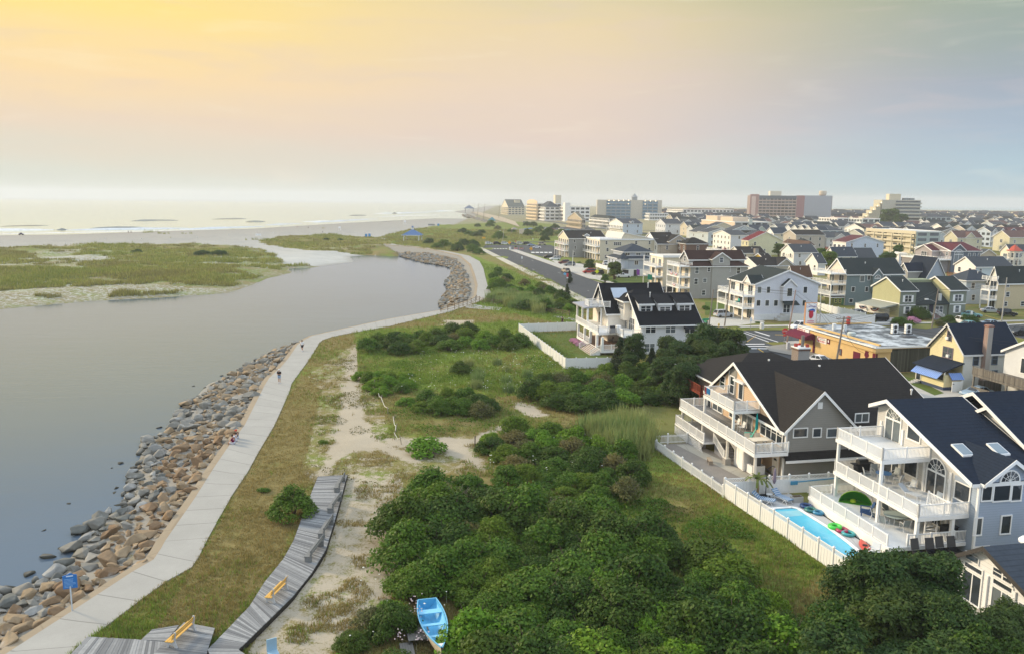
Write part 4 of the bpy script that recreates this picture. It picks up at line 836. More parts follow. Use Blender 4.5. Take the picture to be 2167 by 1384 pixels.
DR=MB().box(-.1,-.045,1.0,1.9,.05,2.05).box(-.13,-.045,.9,1.,.0,2.15).box(-.13,-.045,1.9,2.0,0,2.15).box(-.13,-.045,1.,1.9,2.051,2.15);d=h.new('door',plain((.8,.75,.68)),DR)
MB().slab([(-.115,1.45+.28*math.cos(a),1.6+.22*math.sin(a))for a in np.linspace(0,math.pi,9)],(-.01,0,0)).obj('pane',glass(),d)
FL=planks((.36,.35,.33),.14,0)
h.deck(-3.6,-.05,-.7,17.3,3.1,.35,TRIM,FL);h.rail([(-.05,-.62),(-3.5,-.62),(-3.5,17.2),(-.1,17.2)],3.1,1.0,.13)
h.deck(-3.0,-.05,5.1,12.3,5.75,.3,TRIM,FL);h.rail([(-.05,5.2),(-2.9,5.2),(-2.9,12.2),(-.1,12.2)],5.75,1.,.13)
for y in(5.3,12.1):h.post(-2.85,y,3.1,5.45,.22)
CO=plain((.72,.68,.6),.6)
for y in(-.4,5.4,11.4,16.9):
 h.new('post',CO,MB().tube([(-3.3,y,.7),(-3.3,y,2.75)],[.17,.14],10).box(-3.55,-3.05,y-.25,y+.25,.68,.78));h.new('pier',concrete((.35,.33,.3)),MB().box(-3.62,-2.98,y-.32,y+.32,0,.69))
h.deck(-4.2,-.05,9.2,17.,1.25,.2,TRIM,plain((.3,.3,.3)));h.rail([(-.1,16.9),(-4.1,16.9),(-4.1,9.3)],1.25,1.0)
LAT=MB()
for i in range(34):LAT.bar((-4.18,9.3+i*.23,.05),(-4.18,min(17.,9.3+i*.23+.9),.95),.03);LAT.bar((-4.17,9.3+i*.23,.95),(-4.17,min(17.,9.3+i*.23+.9),.05),.03)
h.new('lattice',TRIM,LAT)
h.steps(-1.6,-4.2,0,0,0,1)if 0 else h.steps(-2.9,-1.3,9.15,6.6,1.25,6,'y',plain((.25,.25,.26)))
h.rail([(-3.,9.2,1.25),(-3.,6.6,.1)],1,1.);h.rail([(-1.2,9.2,1.25),(-1.2,6.6,.1)],1,1.)
sh=h.new('shower_stall',plain((.8,.78,.74)),MB().box(-2.6,-1.3,3.2,5.2,.05,2.15));MB().box(-2.64,-2.605,3.3,4.2,.15,2.05).box(-2.64,-2.605,4.25,5.1,.15,2.05).obj('door',plain((.84,.82,.78)),sh)
for xy in((3.4,4.4),(9.2,9.5),(17.,4.5)):h.vent(xy[0],xy[1],8.0 if xy[0]<5 else 8.6 if xy[0]<10 else 6.8)
h.fin();HB=h
h=House('hip_roof_house','low brown hip roofed house with a red wooden deck',HB.wd(3.1,19.6),(1440,740,4.774))
h.body(0,16.2,0,13,0,4.8,siding((.36,.3,.25)));h.hip(0,16.2,0,13,4.8,7.5,BROWNROOF,.6)
RD=planks((.28,.07,.04));h.new('deck',RD,MB().box(-1.7,-.01,3,12,3.0,3.2));h.rail([(-.1,3),(-1.6,3),(-1.6,12)],3.2,1.,.14,RD)
for y in(3.1,7.5,11.8):h.post(-1.6,y,0,3.0,.18,RD)
h.new('stair',RD,MB().slab([(-1.6,2.9,0),(-1.6,2.9,.3),(-.1,2.9,3.2),(-.1,2.9,2.9)],(0,-.9,0)))
h.chimney(16.2,10.2,0.,7.2,1.7,brick((.16,.075,.045)));h.new('chimney_cap',TRIM,MB().box(15.25,17.15,9.25,11.15,7.2,7.35));h.new('flue',plain((.2,.18,.16)),MB().tube([(16.4,10.2,7.35),(16.4,10.2,8.9)],.22,8))
for q_ in((15.6,10.5),(16.9,9.8)):h.new('chimney_pot',plain((.4,.07,.05)),MB().tube([(*q_,7.35),(*q_,7.75)],.25,8))
h.vent(8,4,6.4)
h.fin()
h=House('beach_house','blue grey house with arched windows and three tiers of white decks above the pool',np.array([35.73,58.93,0.]),(1700,820,3.844))
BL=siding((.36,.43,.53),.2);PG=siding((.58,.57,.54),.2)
h.body(0,6.2,0,12.2,0,5.9,BL,9.7,'x',10.2,ze2=8.9);h.gable(0,6.2,0,12.2,5.9,9.7,NAVYROOF,'x',.35,.7,10.2,ze2=8.85)
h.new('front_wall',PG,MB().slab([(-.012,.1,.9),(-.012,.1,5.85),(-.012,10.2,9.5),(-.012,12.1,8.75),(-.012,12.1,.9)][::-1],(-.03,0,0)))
h.body(-.06,5.2,-.35,2.2,0,5.75,BL,7.6,'y');h.gable(.3,4.84,-.35,7.2,6.0,7.6,NAVYROOF,'y',.25,.4)
h.corner(-.06,-.35,.2,5.6);h.corner(5.15,-.35,.2,5.6)
for x0,x1 in((1462,1520),(1556,1668),(1700,1762)):h.winq('S',x0,792,x1,910,'pic',-.35)
a,z_=h.onS(1630,715,-.35);h.win('S',2.57,5.98,1.6,.8,'half',-.35)
h.winq('S',1395,1060,1440,1190,'pic',-.35);h.winq('S',1618,1040,1670,1178,'pic',-.35)
h.win('F',4.2,3.25,2.,3.1,'arch',-.045);h.win('F',9.9,6.25,1.9,2.85,'arch',-.045);h.win('F',7.2,7.1,1.5,1.1,'pic',-.045);h.win('F',7.2,4.0,1.5,1.5,'pic',-.045);h.win('F',1.25,4.,1.5,1.3,'pic',-.066)
h.win('F',9.6,3.25,2.2,2.1,'gl',-.045);h.win('F',4.2,1.0,2.,1.9,'gl',-.045);h.win('F',8.,1.0,2.,1.9,'gl',-.045)
for y in(5.6,8.6,11.5,2.6):h.mb('trim',TRIM).box(-.14,-.043,y-.12,y+.12,.9,5.8 if y<6 else 7.6)
WF=plain((.66,.68,.68),.5)
h.deck(-4.6,-.05,.35,11.4,3.2,.3,TRIM,WF);h.rail([(-.1,.45),(-4.5,.45),(-4.5,11.3),(-.1,11.3)],3.2,1.,.125)
h.deck(-4.6,-.05,5.0,11.4,6.2,.3,TRIM,WF);h.rail([(-.1,5.1),(-4.5,5.1),(-4.5,11.3),(-.1,11.3)],6.2,1.,.125)
h.deck(-6.8,-.05,.4,11.6,.9,.3,TRIM,WF);h.rail([(-.1,11.5),(-6.7,11.5),(-6.7,.8)],.9,.95,.125);h.rail([(-5.2,.5),(.9,.5)],.9,.95,.125);h.new('deck_skirt',TRIM,MB().box(-6.75,-6.65,.5,11.5,.1,.58))
h.deck(-.04,1.4,-.0-2.4+2.0,.34-.75,.9,.3,TRIM)
for y in(.6,5.2,11.15):h.post(-4.4,y,.9,2.9,.25)
for y in(5.2,11.15):h.post(-4.4,y,3.2,5.9,.22)
h.post(-1.3,.6,.9,2.9,.25)
st=MB().tube([(-2.6,1.9,.9),(-2.6,1.9,4.2)],.06,8)
for i in range(12):
 a=-1.2+i*.42;zz=.9+(i+1)*2.3/12.;st.slab([(-2.6,1.9,zz),(-2.6+.85*math.cos(a),1.9+.85*math.sin(a),zz),(-2.6+.85*math.cos(a+.42),1.9+.85*math.sin(a+.42),zz)],(0,0,.05))
 st.tube([(-2.6+.85*math.cos(a),1.9+.85*math.sin(a),zz),(-2.6+.85*math.cos(a),1.9+.85*math.sin(a),zz+.9)],.02,5)
h.new('spiral_stair',TRIM,st);h.rail([(-1.7,.6),(-1.7,2.9)],3.2,1.)
SK=plain((.2,.26,.3),.12)
for(px,py,dx,dy)in((1300,515,.9,1.),(1580,505,.8,1.)):
 best=None
 for yy in np.linspace(.5,9,60):
  zz=5.9+3.8*yy/10.2;x_,y_=h.onZ(px,py,zz+.2)
  if best is None or abs(y_-yy)<best[0]:best=(abs(y_-yy),x_,yy,zz)
 _,x_,yy,zz=best;sl=3.8/10.2
 sk=h.new('skylight',TRIM,MB().slab([(x_-.55,yy-.7,zz-.7*sl+.2),(x_+.55,yy-.7,zz-.7*sl+.2),(x_+.55,yy+.7,zz+.7*sl+.2),(x_-.55,yy+.7,zz+.7*sl+.2)],(0,0,.14)));MB().slab([(x_-.45,yy-.6,zz-.6*sl+.345),(x_+.45,yy-.6,zz-.6*sl+.345),(x_+.45,yy+.6,zz+.6*sl+.345),(x_-.45,yy+.6,zz+.6*sl+.345)],(0,0,.02)).obj('pane',SK,sk)
sk=h.new('skylight',TRIM,MB().slab([(3.4,3.1,7.12),(4.3,3.1,6.52),(4.3,4.3,6.52),(3.4,4.3,7.12)],(0,0,.16)));MB().slab([(3.48,3.2,7.24),(4.22,3.2,6.74),(4.22,4.2,6.74),(3.48,4.2,7.24)],(0,0,.02)).obj('pane',SK,sk)
for y,z_ in((2.7,4.9),(5.5,5.0)):h.new('wall_lamp',plain((.7,.7,.7)),MB().box(-.16,-.045,y-.08,y+.08,z_,z_+.3))
h.fin();HC_=h
h=House('beach_house','pale grey sided navy roofed house directly behind the blue grey pool house',HC_.wd(7.3,-2.),(1700,820,3.844))
pk=h.onF(1550,155,0.);rb=h.onF(1795,415,0.);lb=h.onF(1355,205,0.)
sl=(pk[1]-rb[1])/(pk[0]-rb[0]);y0=rb[0]-3;z0=rb[1]-3*sl
h.body(.0,14,y0,lb[0]-.3,0,z0,siding((.55,.55,.53)),pk[1]-.1,'x',pk[0],ze2=lb[1]-.2);h.gable(.0,14,y0,lb[0]-.3,z0,pk[1]-.1,NAVYROOF,'x',.4,.7,pk[0],ze2=lb[1]-.2)
h.body(4,16,lb[0]-.25,lb[0]+8,0,pk[1]-2.6,siding((.5,.52,.54)),name='wing_wall');h.gable(4,16,lb[0]-.25,lb[0]+8,pk[1]-2.6,pk[1]-.6,NAVYROOF,'x',.4,.4);h.vent(10.5,pk[0]+1.2,pk[1]-.6)
h.fin()
h=House('sunroom_house','white sunroom house with a blue grey roof and domed skylights at the bottom right corner',np.array([0.,0,0])+HC_.wd(-5.9,-12.6),(1680,1060,4.271))
h.body(0,14,0,7.2,0,2.8,siding((.78,.78,.76),.3),4.6,'x',4.6);h.gable(0,14,0,7.2,2.8,4.6,SLATE,'x',.35,.5,4.6,trim=plain((.06,.055,.05)))
for y,w_,st in((5.7,1.5,'gl'),(3.2,1.5,'gl')):h.win('F',y,.3,w_,2.0,st,0.);h.win('F',y,2.55,w_,.3,'pic',0.)
h.win('F',5.9,3.15,1.1,.4,'thin',0.);h.win('F',3.3,3.1,1.5,.5,'n2',0.);h.win('F',1.3,.6,1.,1.7,'sl',0.)
for y in(7.1,4.45,2.2,.1):h.mb('trim',TRIM).box(-.12,-.002,y-.1,y+.1,0,2.8)
for x in(4.2,7.4):
 h.new('skylight',plain((.75,.78,.8),.25),MB().lathe([(.75,0),(.75,.12),(.6,.28),(.3,.4),(0.02,.43)],(x,5.6,4.25),14))
h.new('patio',concrete((.5,.48,.42)),MB().box(-4.5,-.02,-2,7,0,.12))
h.fin();HD=h
ZK={'e':(1140,480,6.77),'f':(1360,500,6.77),'g':(1640,500,6.77),'h':(1880,500,7.55),'r1':(1040,400,6.77),'r2':(1340,400,6.77),'r3':(1620,400,6.77),'r4':(1880,400,7.55),'p':(0,0,1),'k':(1807,600,6.02)}
WHT=siding((.70,.72,.73));CRM=siding((.74,.66,.50));YEL=siding((.72,.62,.36));GRN=siding((.27,.31,.20));TEAL=siding((.20,.26,.27));GRY=siding((.34,.34,.33));LBL=siding((.50,.58,.68));BGR=siding((.30,.34,.42));TANS=siding((.50,.42,.31));BRN=siding((.16,.10,.075));DBL=siding((.05,.13,.24));PNK=siding((.62,.47,.35));GGR=siding((.42,.47,.46));WARM=plain((.80,.70,.55),.6,0.,.08);WWH=plain((.80,.78,.74),.6,0.,.08)
NB={}
def town(label,zk,c,ze,xr,xl,wall,roof,rt='gx',zr=3.,fl=2,fb=0,front=None,base=None,cat='house',sw=1,fwd=2.,name='house',rot=A0,fin=True,dorm=0,wst='dh',fw=1):
 z=ZK[zk];q=lambda x,y:(z[0]+x/z[2],z[1]+y/z[2])
 if base:
  O=P(*q(*base));ze=hgt(O,q(*c)[1])
 else:
  O=P(*q(*c),ze)
 Tv=np.array([math.cos(rot),math.sin(rot),0]);Sv=np.array([-math.sin(rot),math.cos(rot),0]);O3=np.array([O[0],O[1],ze])
 L_=toX(O3,Tv,q(xr,0)[0])if xr is not None and xr>0 else-xr
 D=toX(O3,Sv,q(xl,0)[0])if xl is not None and xl>=0 else-xl
 L_=max(3.,min(L_,140.));D=max(3.,min(D,60.))
 h=House(name,label,np.array([O[0],O[1],0.]),z,rot,cat);h.L=L_;h.D=D;h.ze=ze;zt_=ze+zr;far=math.hypot(O[0],O[1])
 if rt=='gx':h.body(0,L_,0,D,0,ze,wall,zt_,'x');h.gable(0,L_,0,D,ze,zt_,roof,'x')
 elif rt=='gy':h.body(0,L_,0,D,0,ze,wall,zt_,'y');h.gable(0,L_,0,D,ze,zt_,roof,'y')
 elif rt=='hip':h.body(0,L_,0,D,0,ze,wall);h.hip(0,L_,0,D,ze,zt_,roof)
 else:
  h.body(0,L_,0,D,0,ze,wall);h.new('roof',roof,MB().box(-.2,L_+.2,-.2,D+.2,ze+.002,ze+.2))
  m_=h.mb('trim',TRIM);m_.box(-.3,L_+.3,-.3,-.202,ze-.25,ze+.45);m_.box(-.3,-.202,-.2,D+.3,ze-.252,ze+.448);m_.box(L_+.202,L_+.3,-.2,D+.3,ze-.25,ze+.45)
 fh=ze/fl
 if front is not None:
  h.new('front_wall',front,MB().box(-.05,-.004,.05,D-.05,.1,ze-.1)if rt!='gx' else MB().slab([(-.004,.05,.1),(-.004,.05,ze-.1),(-.004,D/2,zt_-.25),(-.004,D-.05,ze-.1),(-.004,D-.05,.1)],(-.046,0,0)))
 fx=-.05 if front is not None else 0.
 rnd=random.Random(label)
 if sw:
  n=max(1,int(L_/(4.2 if far<350 else 5.5)))
  for f in range(fl):
   for i in range(n):
    if rnd.random()<.2:continue
    h.win('S',L_*(i+.5)/n+rnd.uniform(-.5,.5),f*fh+fh*.34,rnd.choice((.8,.9,1.))if sw==1 else 1.6,fh*.45 if sw==1 else 1.2,wst if sw==1 else 'sl')
 if fw:
  n=max(1,int(D/3.6))
  for f in range(fl):
   for i in range(n):h.win('F',D*(i+.5)/n,f*fh+(fh*.32 if not fb else .12),1.1 if not fb else 2.,fh*.45 if not fb else 2.1,'dh' if not fb else 'gl',fx)
 for b in range(fb):
  zz=fh*(b+(fl-fb))+.06 if fb<fl or fl==1 else fh*b+.06
  if zz<.5:continue
  h.new('balcony',TRIM,MB().box(-fwd,-.06,0,D,zz-.25,zz));h.rail([(-.1,.08),(-fwd+.08,.08),(-fwd+.08,D-.08),(-.1,D-.08)],zz,1.,.2 if far<330 else .4)
 if fb:
  top=ze-.15 if rt in('hip','flat')else fh*(fl-1)+.06
  for y in np.linspace(.1,D-.1,max(2,int(D/4)+1)):h.post(-fwd+.12,float(y),0,top,.22)
 for i in range(dorm):
  x=L_*(i+.6)/(dorm+.2);d=h.new('dormer',wall,MB().slab([(x-1.2,1.0,ze),(x-1.2,1.0,ze+1.3),(x,1.0,ze+2.),(x+1.2,1.0,ze+1.3),(x+1.2,1.0,ze)][::-1],(0,D/2-1,0)));h.gable(x-1.2,x+1.2,1.,D/2,ze+1.3,ze+2.,roof,'y',.2,.2,name='dormer_roof');h.win('S',x,ze+.35,.9,.8,'sl',1.0)
 if rt in('gx','hip','gy')and far<420:h.vent(L_*rnd.uniform(.3,.7),D*.3,ze+zr*(.6 if rt!='gy' else .5))
 if fin:h.fin()
 return h
def xgable(h,x0,x1,d,ze,zr,wall,roof,wst='dh',ww=1.,wh=1.3,y0=-.25):
 """a cross gable facing the camera"""
 h.body(x0,x1,y0,d,0.02,ze,wall,zr,'y');h.gable(x0,x1,y0,d,ze,zr,roof,'y',.3,.3)
 if wst:h.win('S',(x0+x1)/2,ze-.9,ww,wh,wst,y0)
h=town('grey shingled house with a dark brown roof and cream balconies beside the parking lot','e',(430,170),8.8,960,285,GRY,BROWNROOF,'gx',3.2,3,2,CRM,dorm=1);HT1=h
h=town('large cream flat roofed house with white roof terrace on the ocean road','e',(880,190),9.2,1705,575,siding((.66,.60,.47)),plain((.62,.64,.64),.8),'flat',0,3,2,WARM,fin=False)
h.rail([(.1,.1),(h.L*.35,.1)],9.4,.9,.2);h.body(h.L*.36,h.L*.98,.3,h.D*.7,9.0,9.3,CRM,12.2,'y',h.L*.42,'upper_wall');h.gable(h.L*.36,h.L*.98,.3,h.D*.7,9.3,12.2,plain((.6,.58,.5),.8),'y',.2,.2,h.L*.42);h.win('S',h.L*.3,6.7,3.4,1.4,'n4');h.fin()
h=town('blue grey house with layered slate hip roofs on white ground floor pillars','e',(1180,465),6.2,1620,990,BGR if 0 else siding((.42,.46,.52)),SLATE,'hip',2.6,2,0,None,fin=False,sw=0)
h.body(h.L*.15,h.L*1.05,1.5,h.D-1,6.5,8.6,siding((.45,.49,.55)),name='upper_wall');h.hip(h.L*.15,h.L*1.05,1.5,h.D-1,8.6,11.2,SLATE,.6)
for k in(.25,.6,.9):h.win('S',h.L*k,7.3,1.6,.9,'sl',1.5)
for k in(.12,.5):h.win('S',h.L*k,4.1,1.3,1.4,'sl')
h.new('ground_floor_wall',plain((.74,.73,.70)),MB().box(-.1,h.L+.1,-.12,-.004,.1,2.6));h.new('carport_shade_panel',DARK,MB().box(h.L*.05,h.L*.25,-.16,-.122,.1,2.3).box(h.L*.42,h.L*.55,-.16,-.122,.1,2.3))  # dark panels on the wall stand in for the shade inside the carport
h.lat=h.new('turret',siding((.45,.49,.55)),MB().lathe([(1.9,2.7),(1.9,6.0)],(1.2,1.2,0),8));MB().lathe([(2.4,6.1),(.05,8.4)],(1.2,1.2,0),8).obj('turret_roof',SLATE,h.lat)
h.deck(-5.5,-.06,-1.5,h.D*.8,2.9,.4);h.rail([(-.1,-1.4),(-5.4,-1.4),(-5.4,h.D*.8)],2.9,1.,.2,solid=True)
for y in(-1.2,h.D*.4,h.D*.75):h.post(-5.2,y,0,2.5,.3)
h.fin()
h=town('narrow cream modern house with a slanted flat roof and corner balconies','f',(300,300),9.4,-14,120,CRM,plain((.6,.58,.52),.8),'flat',0,3,2,WARM,fwd=2.5)
h=town('large grey three storey house with a dark brown roof and white stacked balconies','f',(690,437),8.9,1500,500,siding((.37,.36,.335)),DKBROWN,'hip',2.9,3,3,WARM,sw=0,fin=False,fwd=3.2);HT5=h
xgable(h,h.L*.37,h.L*.68,h.D*.5,10.9,12.6,siding((.40,.39,.36)),DKBROWN,'dh',1.,1.3)
for x0,y0,x1,y1 in((755,455,798,535),(932,455,965,510),(1080,455,1120,510),(1215,455,1248,510),(1350,455,1395,540),(742,612,785,690),(868,612,912,662),(1065,612,1105,662),(850,780,895,845)):h.winq('S',x0,y0,x1,y1,'dh',-.02)
h.new('roof_deck',TRIM,MB().box(-3.3,.5,-.1,h.D,8.75,8.95));h.rail([(.4,.05),(-3.2,.05),(-3.2,h.D-.1)],8.95,1.,.2);h.body(.2,h.L,h.D*.2,h.D*.8,9.,10.8,GRY,12.9,'x',name='upper_wall');h.gable(.2,h.L,h.D*.2,h.D*.8,10.8,12.9,DKBROWN,'x');h.win('F',h.D*.5,10.0,1.,1.5,'dh',.2)
h.deck(h.L*.52,h.L*.78,-2.2,-.02,2.2,.25);h.rail([(h.L*.52,-.1),(h.L*.52,-2.1),(h.L*.78,-2.1)],2.2,1.,.2);h.steps(h.L*.36,h.L*.51,-2.1,-1,.1,1)if 0 else None;h.win('S',h.L*.58,2.3,1.,2.,'pic')
h.fin()
h=town('white three storey house with a broad low gable facing the side street','f',(1598,690),9.2,-1,1270,WHT,GREENROOF,'gy',2.9,3,2,WWH,sw=0,fin=False,fwd=3.)if 0 else None
z=ZK['f'];b0=(1595,678);Oh=P(*b0);zz=hgt(Oh,500+690/6.77)
h=town('white three storey house with a broad low gable facing the side street','p',(1596,602),zz,1732.5,1544,siding((.66,.68,.73)),GREENROOF,'gy',3.0,3,2,plain((.82,.74,.64),.6),sw=0,fin=False,fwd=3.,base=b0);HT6=h;h.z=ZK['f']
for x0,y0,x1,y1 in((1650,730,1695,815),(1780,730,1822,815),(1635,918,1680,1000),(1760,918,1805,1000),(1885,918,1930,1000)):h.winq('S',x0,y0,x1,y1,'pic')
h.z=ZK['g']
for x0,y0,x1,y1 in((412,732,455,815),(395,918,437,1000)):h.winq('S',x0,y0,x1,y1,'pic')
bx0=h.onS(95,720)[0];bx1=h.onS(275,720)[0];h.body(bx0,bx1,-.9,.5,4.4,7.9,siding((.68,.70,.75)),9.3,'y',name='bay_wall');h.gable(bx0,bx1,-.9,1.5,7.9,9.3,GREENROOF,'y',.25,.25);h.win('S',(bx0+bx1)/2,5.5,1.2,1.8,'pic',-.9)
h.new('porch_roof',GREENROOF,MB().slab([(bx0,-1.9,3.5),(bx1+.6,-1.9,3.5),(bx1+.4,-.02,4.5),(bx0+.2,-.02,4.5)],(0,0,.15)));h.win('S',(bx0+bx1)/2,1.6,1.6,1.9,'tw')
h.steps(bx0-2.4,bx0-.2,-2,-.02,0.1,1)if 0 else h.new('steps',concrete((.6,.6,.58)),MB().box(bx0,bx1+.5,-2,-.02,0,1.5).box(bx0-.7,bx0-.002,-2,-.02,0,1.).box(bx0-1.4,bx0-.702,-2,-.02,0,.5))
h.new('base',plain((.66,.67,.66)),MB().box(-.08,h.L+.06,-.08,-.006,0,1.4));h.new('gablet',plain((.82,.76,.68)),MB().slab([(-.9,.6,h.ze+.1),(-.9,2.4,h.ze+1.7),(-.9,4.2,h.ze+.1)],(.25,0,0)));h.gable(-.9,2.5,.6,4.2,h.ze+.1,h.ze+1.7,GREENROOF,'x',.2,.1);h.fin()
b0=(1787.7,647);Oh=P(*b0)
h=town('teal grey three storey house with a dark roof and white stacked balconies','p',(1793.6,580),0,1911.8,1752,TEAL,GREENROOF,'gx',3.6,3,2,plain((.62,.55,.45)),base=b0,sw=0,fin=False,fwd=4.5);HT7=h;h.z=ZK['g']
for x0,y0,x1,y1 in((1225,572,1275,655),(1330,572,1358,630),(1515,572,1538,630),(1595,572,1642,620),(1100,732,1138,795),(1295,732,1330,795),(1065,900,1110,950)):h.winq('S',x0,y0,x1,y1,'pic')
bx0=h.onS(1385,560)[0];bx1=h.onS(1510,560)[0];h.body(bx0,bx1,-.8,1,3.6,h.ze-.2,TEAL,h.ze+1.2,'y',name='bay_wall');h.gable(bx0,bx1,-.8,3.5,h.ze-.2,h.ze+1.2,GREENROOF,'y',.25,.2);h.win('S',(bx0+bx1)/2,h.ze-1.2,1.6,.8,'half',-.8)
h.new('roof_deck',TRIM,MB().box(-4.8,-.4,-.2,h.D+.2,h.ze-.15,h.ze+.05));h.rail([(-.5,-.1),(-4.7,-.1),(-4.7,h.D)],h.ze+.05,1.,.2);h.fin()
b0=(1901.7,673.5);Oh=P(*b0)
h=town('sage green house with two gabled wings, white shutters and a porch stair between','k',(600,93),0,800,245,siding((.22,.25,.20)),GREENROOF,'gx',2.6,2,0,siding((.46,.45,.26)),base=(570,440),sw=0,fw=0,fin=False);G=h
xr0=h.onS(1212,300)[0];xr1=h.onS(1420,300)[0]
h.body(xr0,xr1,0,h.D,0,h.ze,siding((.22,.25,.20)),h.ze+2.6,'x',name='wall');h.gable(xr0,xr1,0,h.D,h.ze,h.ze+2.6,GREENROOF,'x')
h.new('front_wall',siding((.46,.45,.26)),MB().slab([(xr0-.004,.05,2.9),(xr0-.004,.05,h.ze-.1),(xr0-.004,h.D/2,h.ze+2.35),(xr0-.004,h.D-.05,h.ze-.1),(xr0-.004,h.D-.05,2.9)],(-.046,0,0)))
h.body(h.L+.01,xr0-.06,.35,h.D-.5,0,3.1,siding((.22,.25,.20)),name='middle_wall');h.new('middle_roof',GREENROOF,MB().slab([(h.L+.05,-.3,3.0),(xr0-.08,-.3,3.0),(xr0-.08,h.D*.62,h.ze+1.0),(h.L+.05,h.D*.62,h.ze+1.0)],(0,0,.16)));h.body(h.L+.02,xr0-.07,h.D*.62,h.D-.6,3.2,h.ze+1.8,GRN,name='rear_wall')
for a in(h.L*.5,(xr0+xr1)/2):
 h.win('S',a,3.75,1.7,1.5,'tw');h.win('S',a,1.0,1.0,1.6,'dh')
 h.new('shutter',TRIM,MB().box(a-1.4,a-.97,-.06,-.005,3.7,5.3));h.new('shutter',TRIM,MB().box(a+.97,a+1.4,-.06,-.005,3.7,5.3));h.new('shutter',TRIM,MB().box(a-1.,a-.62,-.06,-.005,.95,2.65));h.new('shutter',TRIM,MB().box(a+.62,a+1.,-.06,-.005,.95,2.65))
h.mb('trim',TRIM).box(-.1,h.L+.05,-.06,-.004,2.95,3.15).box(xr0,xr1,-.06,-.004,2.95,3.15);h.mb('trim',TRIM).box(-.12,-.052,.1,h.D,3.2,3.4)
mid=(h.L+xr0)/2;h.win('S',mid-2.2,1.,1.9,1.5,'tw',.35);h.win('S',mid+2.2,1.,1.9,1.5,'tw',.35);h.new('door',plain((.03,.03,.05)),MB().box(mid-.55,mid+.55,.28,.345,.9,2.95));h.steps(mid-1.2,mid+1.2,.3,-2.6,.9,5,'y',brick((.2,.12,.11)));h.rail([(mid-1.3,.2,.9),(mid-1.3,-2.6,.1)],1,.9,.2);h.rail([(mid+1.3,.2,.9),(mid+1.3,-2.6,.1)],1,.9,.2)
h.new('awning',plain((.30,.31,.26),.8),MB().slab([(-4.6,.6,2.3),(-.06,.6,3.2),(-.06,h.D-.4,3.2),(-4.6,h.D-.4,2.3)],(0,0,.05)).slab([(-4.6,.6,2.0),(-4.6,.6,2.3),(-.06,.6,3.2),(-.06,.6,2.9)],(0,-.03,0)));h.fin()
TW=[('dark brown roofed tan house with a cross gable behind the cream house','r2',(350,790),7.6,640,130,TANS,BROWNROOF,'gx',4.6,2),('brown shingled house under a dark hip roof behind the grey house','r2',(760,790),8.2,1080,640,BRN,BROWNROOF,'hip',2.6,2),('white house with an arched window and a charcoal mono pitch roof','r2',(1400,668),8.6,1640,1148,siding((.62,.66,.74)),GREYROOF,'gx',2.2,3),('pale yellow house with a bright red roof and a wide gable','r2',(1655,742),7.2,2140,1552,siding((.72,.68,.46)),REDROOF,'gy',4.2,2),('cream house with a brown roof and a stone chimney','r2',(1530,922),6.2,1885,1375,CRM,BROWNROOF,'gx',2.2,2),('pale yellow house with a white railed roof terrace','r2',(1290,915),7.4,1360,1055,siding((.74,.68,.45)),plain((.6,.6,.58)),'flat',0,2),('tan house with an arched window and a dark roof behind the white gabled house','f',(1640,425),5.4,2165,1380,siding((.47,.43,.33)),BROWNROOF,'gx',2.3,2),('white cottage with black shutters and a charcoal roof','g',(275,235),6.2,605,88,siding((.68,.71,.76)),GREYROOF,'gx',3.,2),('small white cottage with a grey gable roof and enclosed porch','g',(620,388),4.6,705,445,siding((.68,.70,.72)),GREYROOF,'gx',3.2,1),('narrow white cottage with a steep gable and a long grey roof','g',(858,288),6.0,1165,712,siding((.74,.70,.60)),SLATE,'gx',3.2,2),('white cottage with a clipped grey hip roof','g',(1085,325),4.8,1455,905,siding((.72,.72,.70)),GREYROOF,'gx',3.8,1),('low house with a chestnut brown roof beside the teal house','g',(268,575),4.6,520,165,CRM,shingle((.10,.055,.035)),'gx',2.8,1),('white gabled house with a red balcony and a dark red roof','g',(1022,90),7.4,1560,832,siding((.58,.64,.74)),shingle((.09,.03,.035)),'gy',3.0,2),('navy roofed blue grey house with a dormer and a tall gable','h',(582,690),5.2,920,235,siding((.36,.41,.48)),NAVYROOF,'gy',6.0,2),('cream cottage with a charcoal roof and a brown deck','h',(1400,490),6.4,1980,1062,siding((.56,.63,.68)),GREYROOF,'gx',2.8,2),('pale blue house under a blue grey hip roof','h',(1252,712),6.4,1720,932,LBL,SLATE,'hip',2.6,2),('tan house with a low gable behind the maroon roofed house','h',(1478,292),5.4,1705,1440,TANS,GREYROOF,'gy',2.0,2),('white flat roofed cottage left of the maroon roofed house','h',(180,285),4.6,-1,10,WHT,plain((.5,.52,.52)),'flat',0,1),('brown roofed low house behind the white cottage with shutters','r3',(620,815),4.4,-3,255,TANS,shingle((.09,.055,.04)),'hip',2.2,1),('green roofed small house beside the tall wooded lot','r3',(520,770),4.6,650,-8,YEL,GREENROOF,'hip',2.,1),('grey shingled house with a pale gable left of the flat roofed flats','r3',(1395,665),6.6,1465,1130,siding((.50,.51,.46)),GREYROOF,'gx',3.2,2),('cream gabled house behind the grey shingled house','r3',(1410,580),7.4,1470,1135,siding((.62,.60,.50)),BROWNROOF,'gx',3.4,2),('brown roofed bungalow right of the white gabled house','r3',(1545,862),3.8,1690,1420,WHT,DKBROWN,'hip',2.0,1),('yellow shingled cottage below the brown roofed houses','r2',(1870,1000),4.6,1990,-8,siding((.62,.42,.05)),BROWNROOF,'gx',1.6,2),('white balconied house with two small gables behind the red roof','r3',(120,640),7.6,330,-10,siding((.70,.66,.52)),SLATE,'gx',3.2,3),]
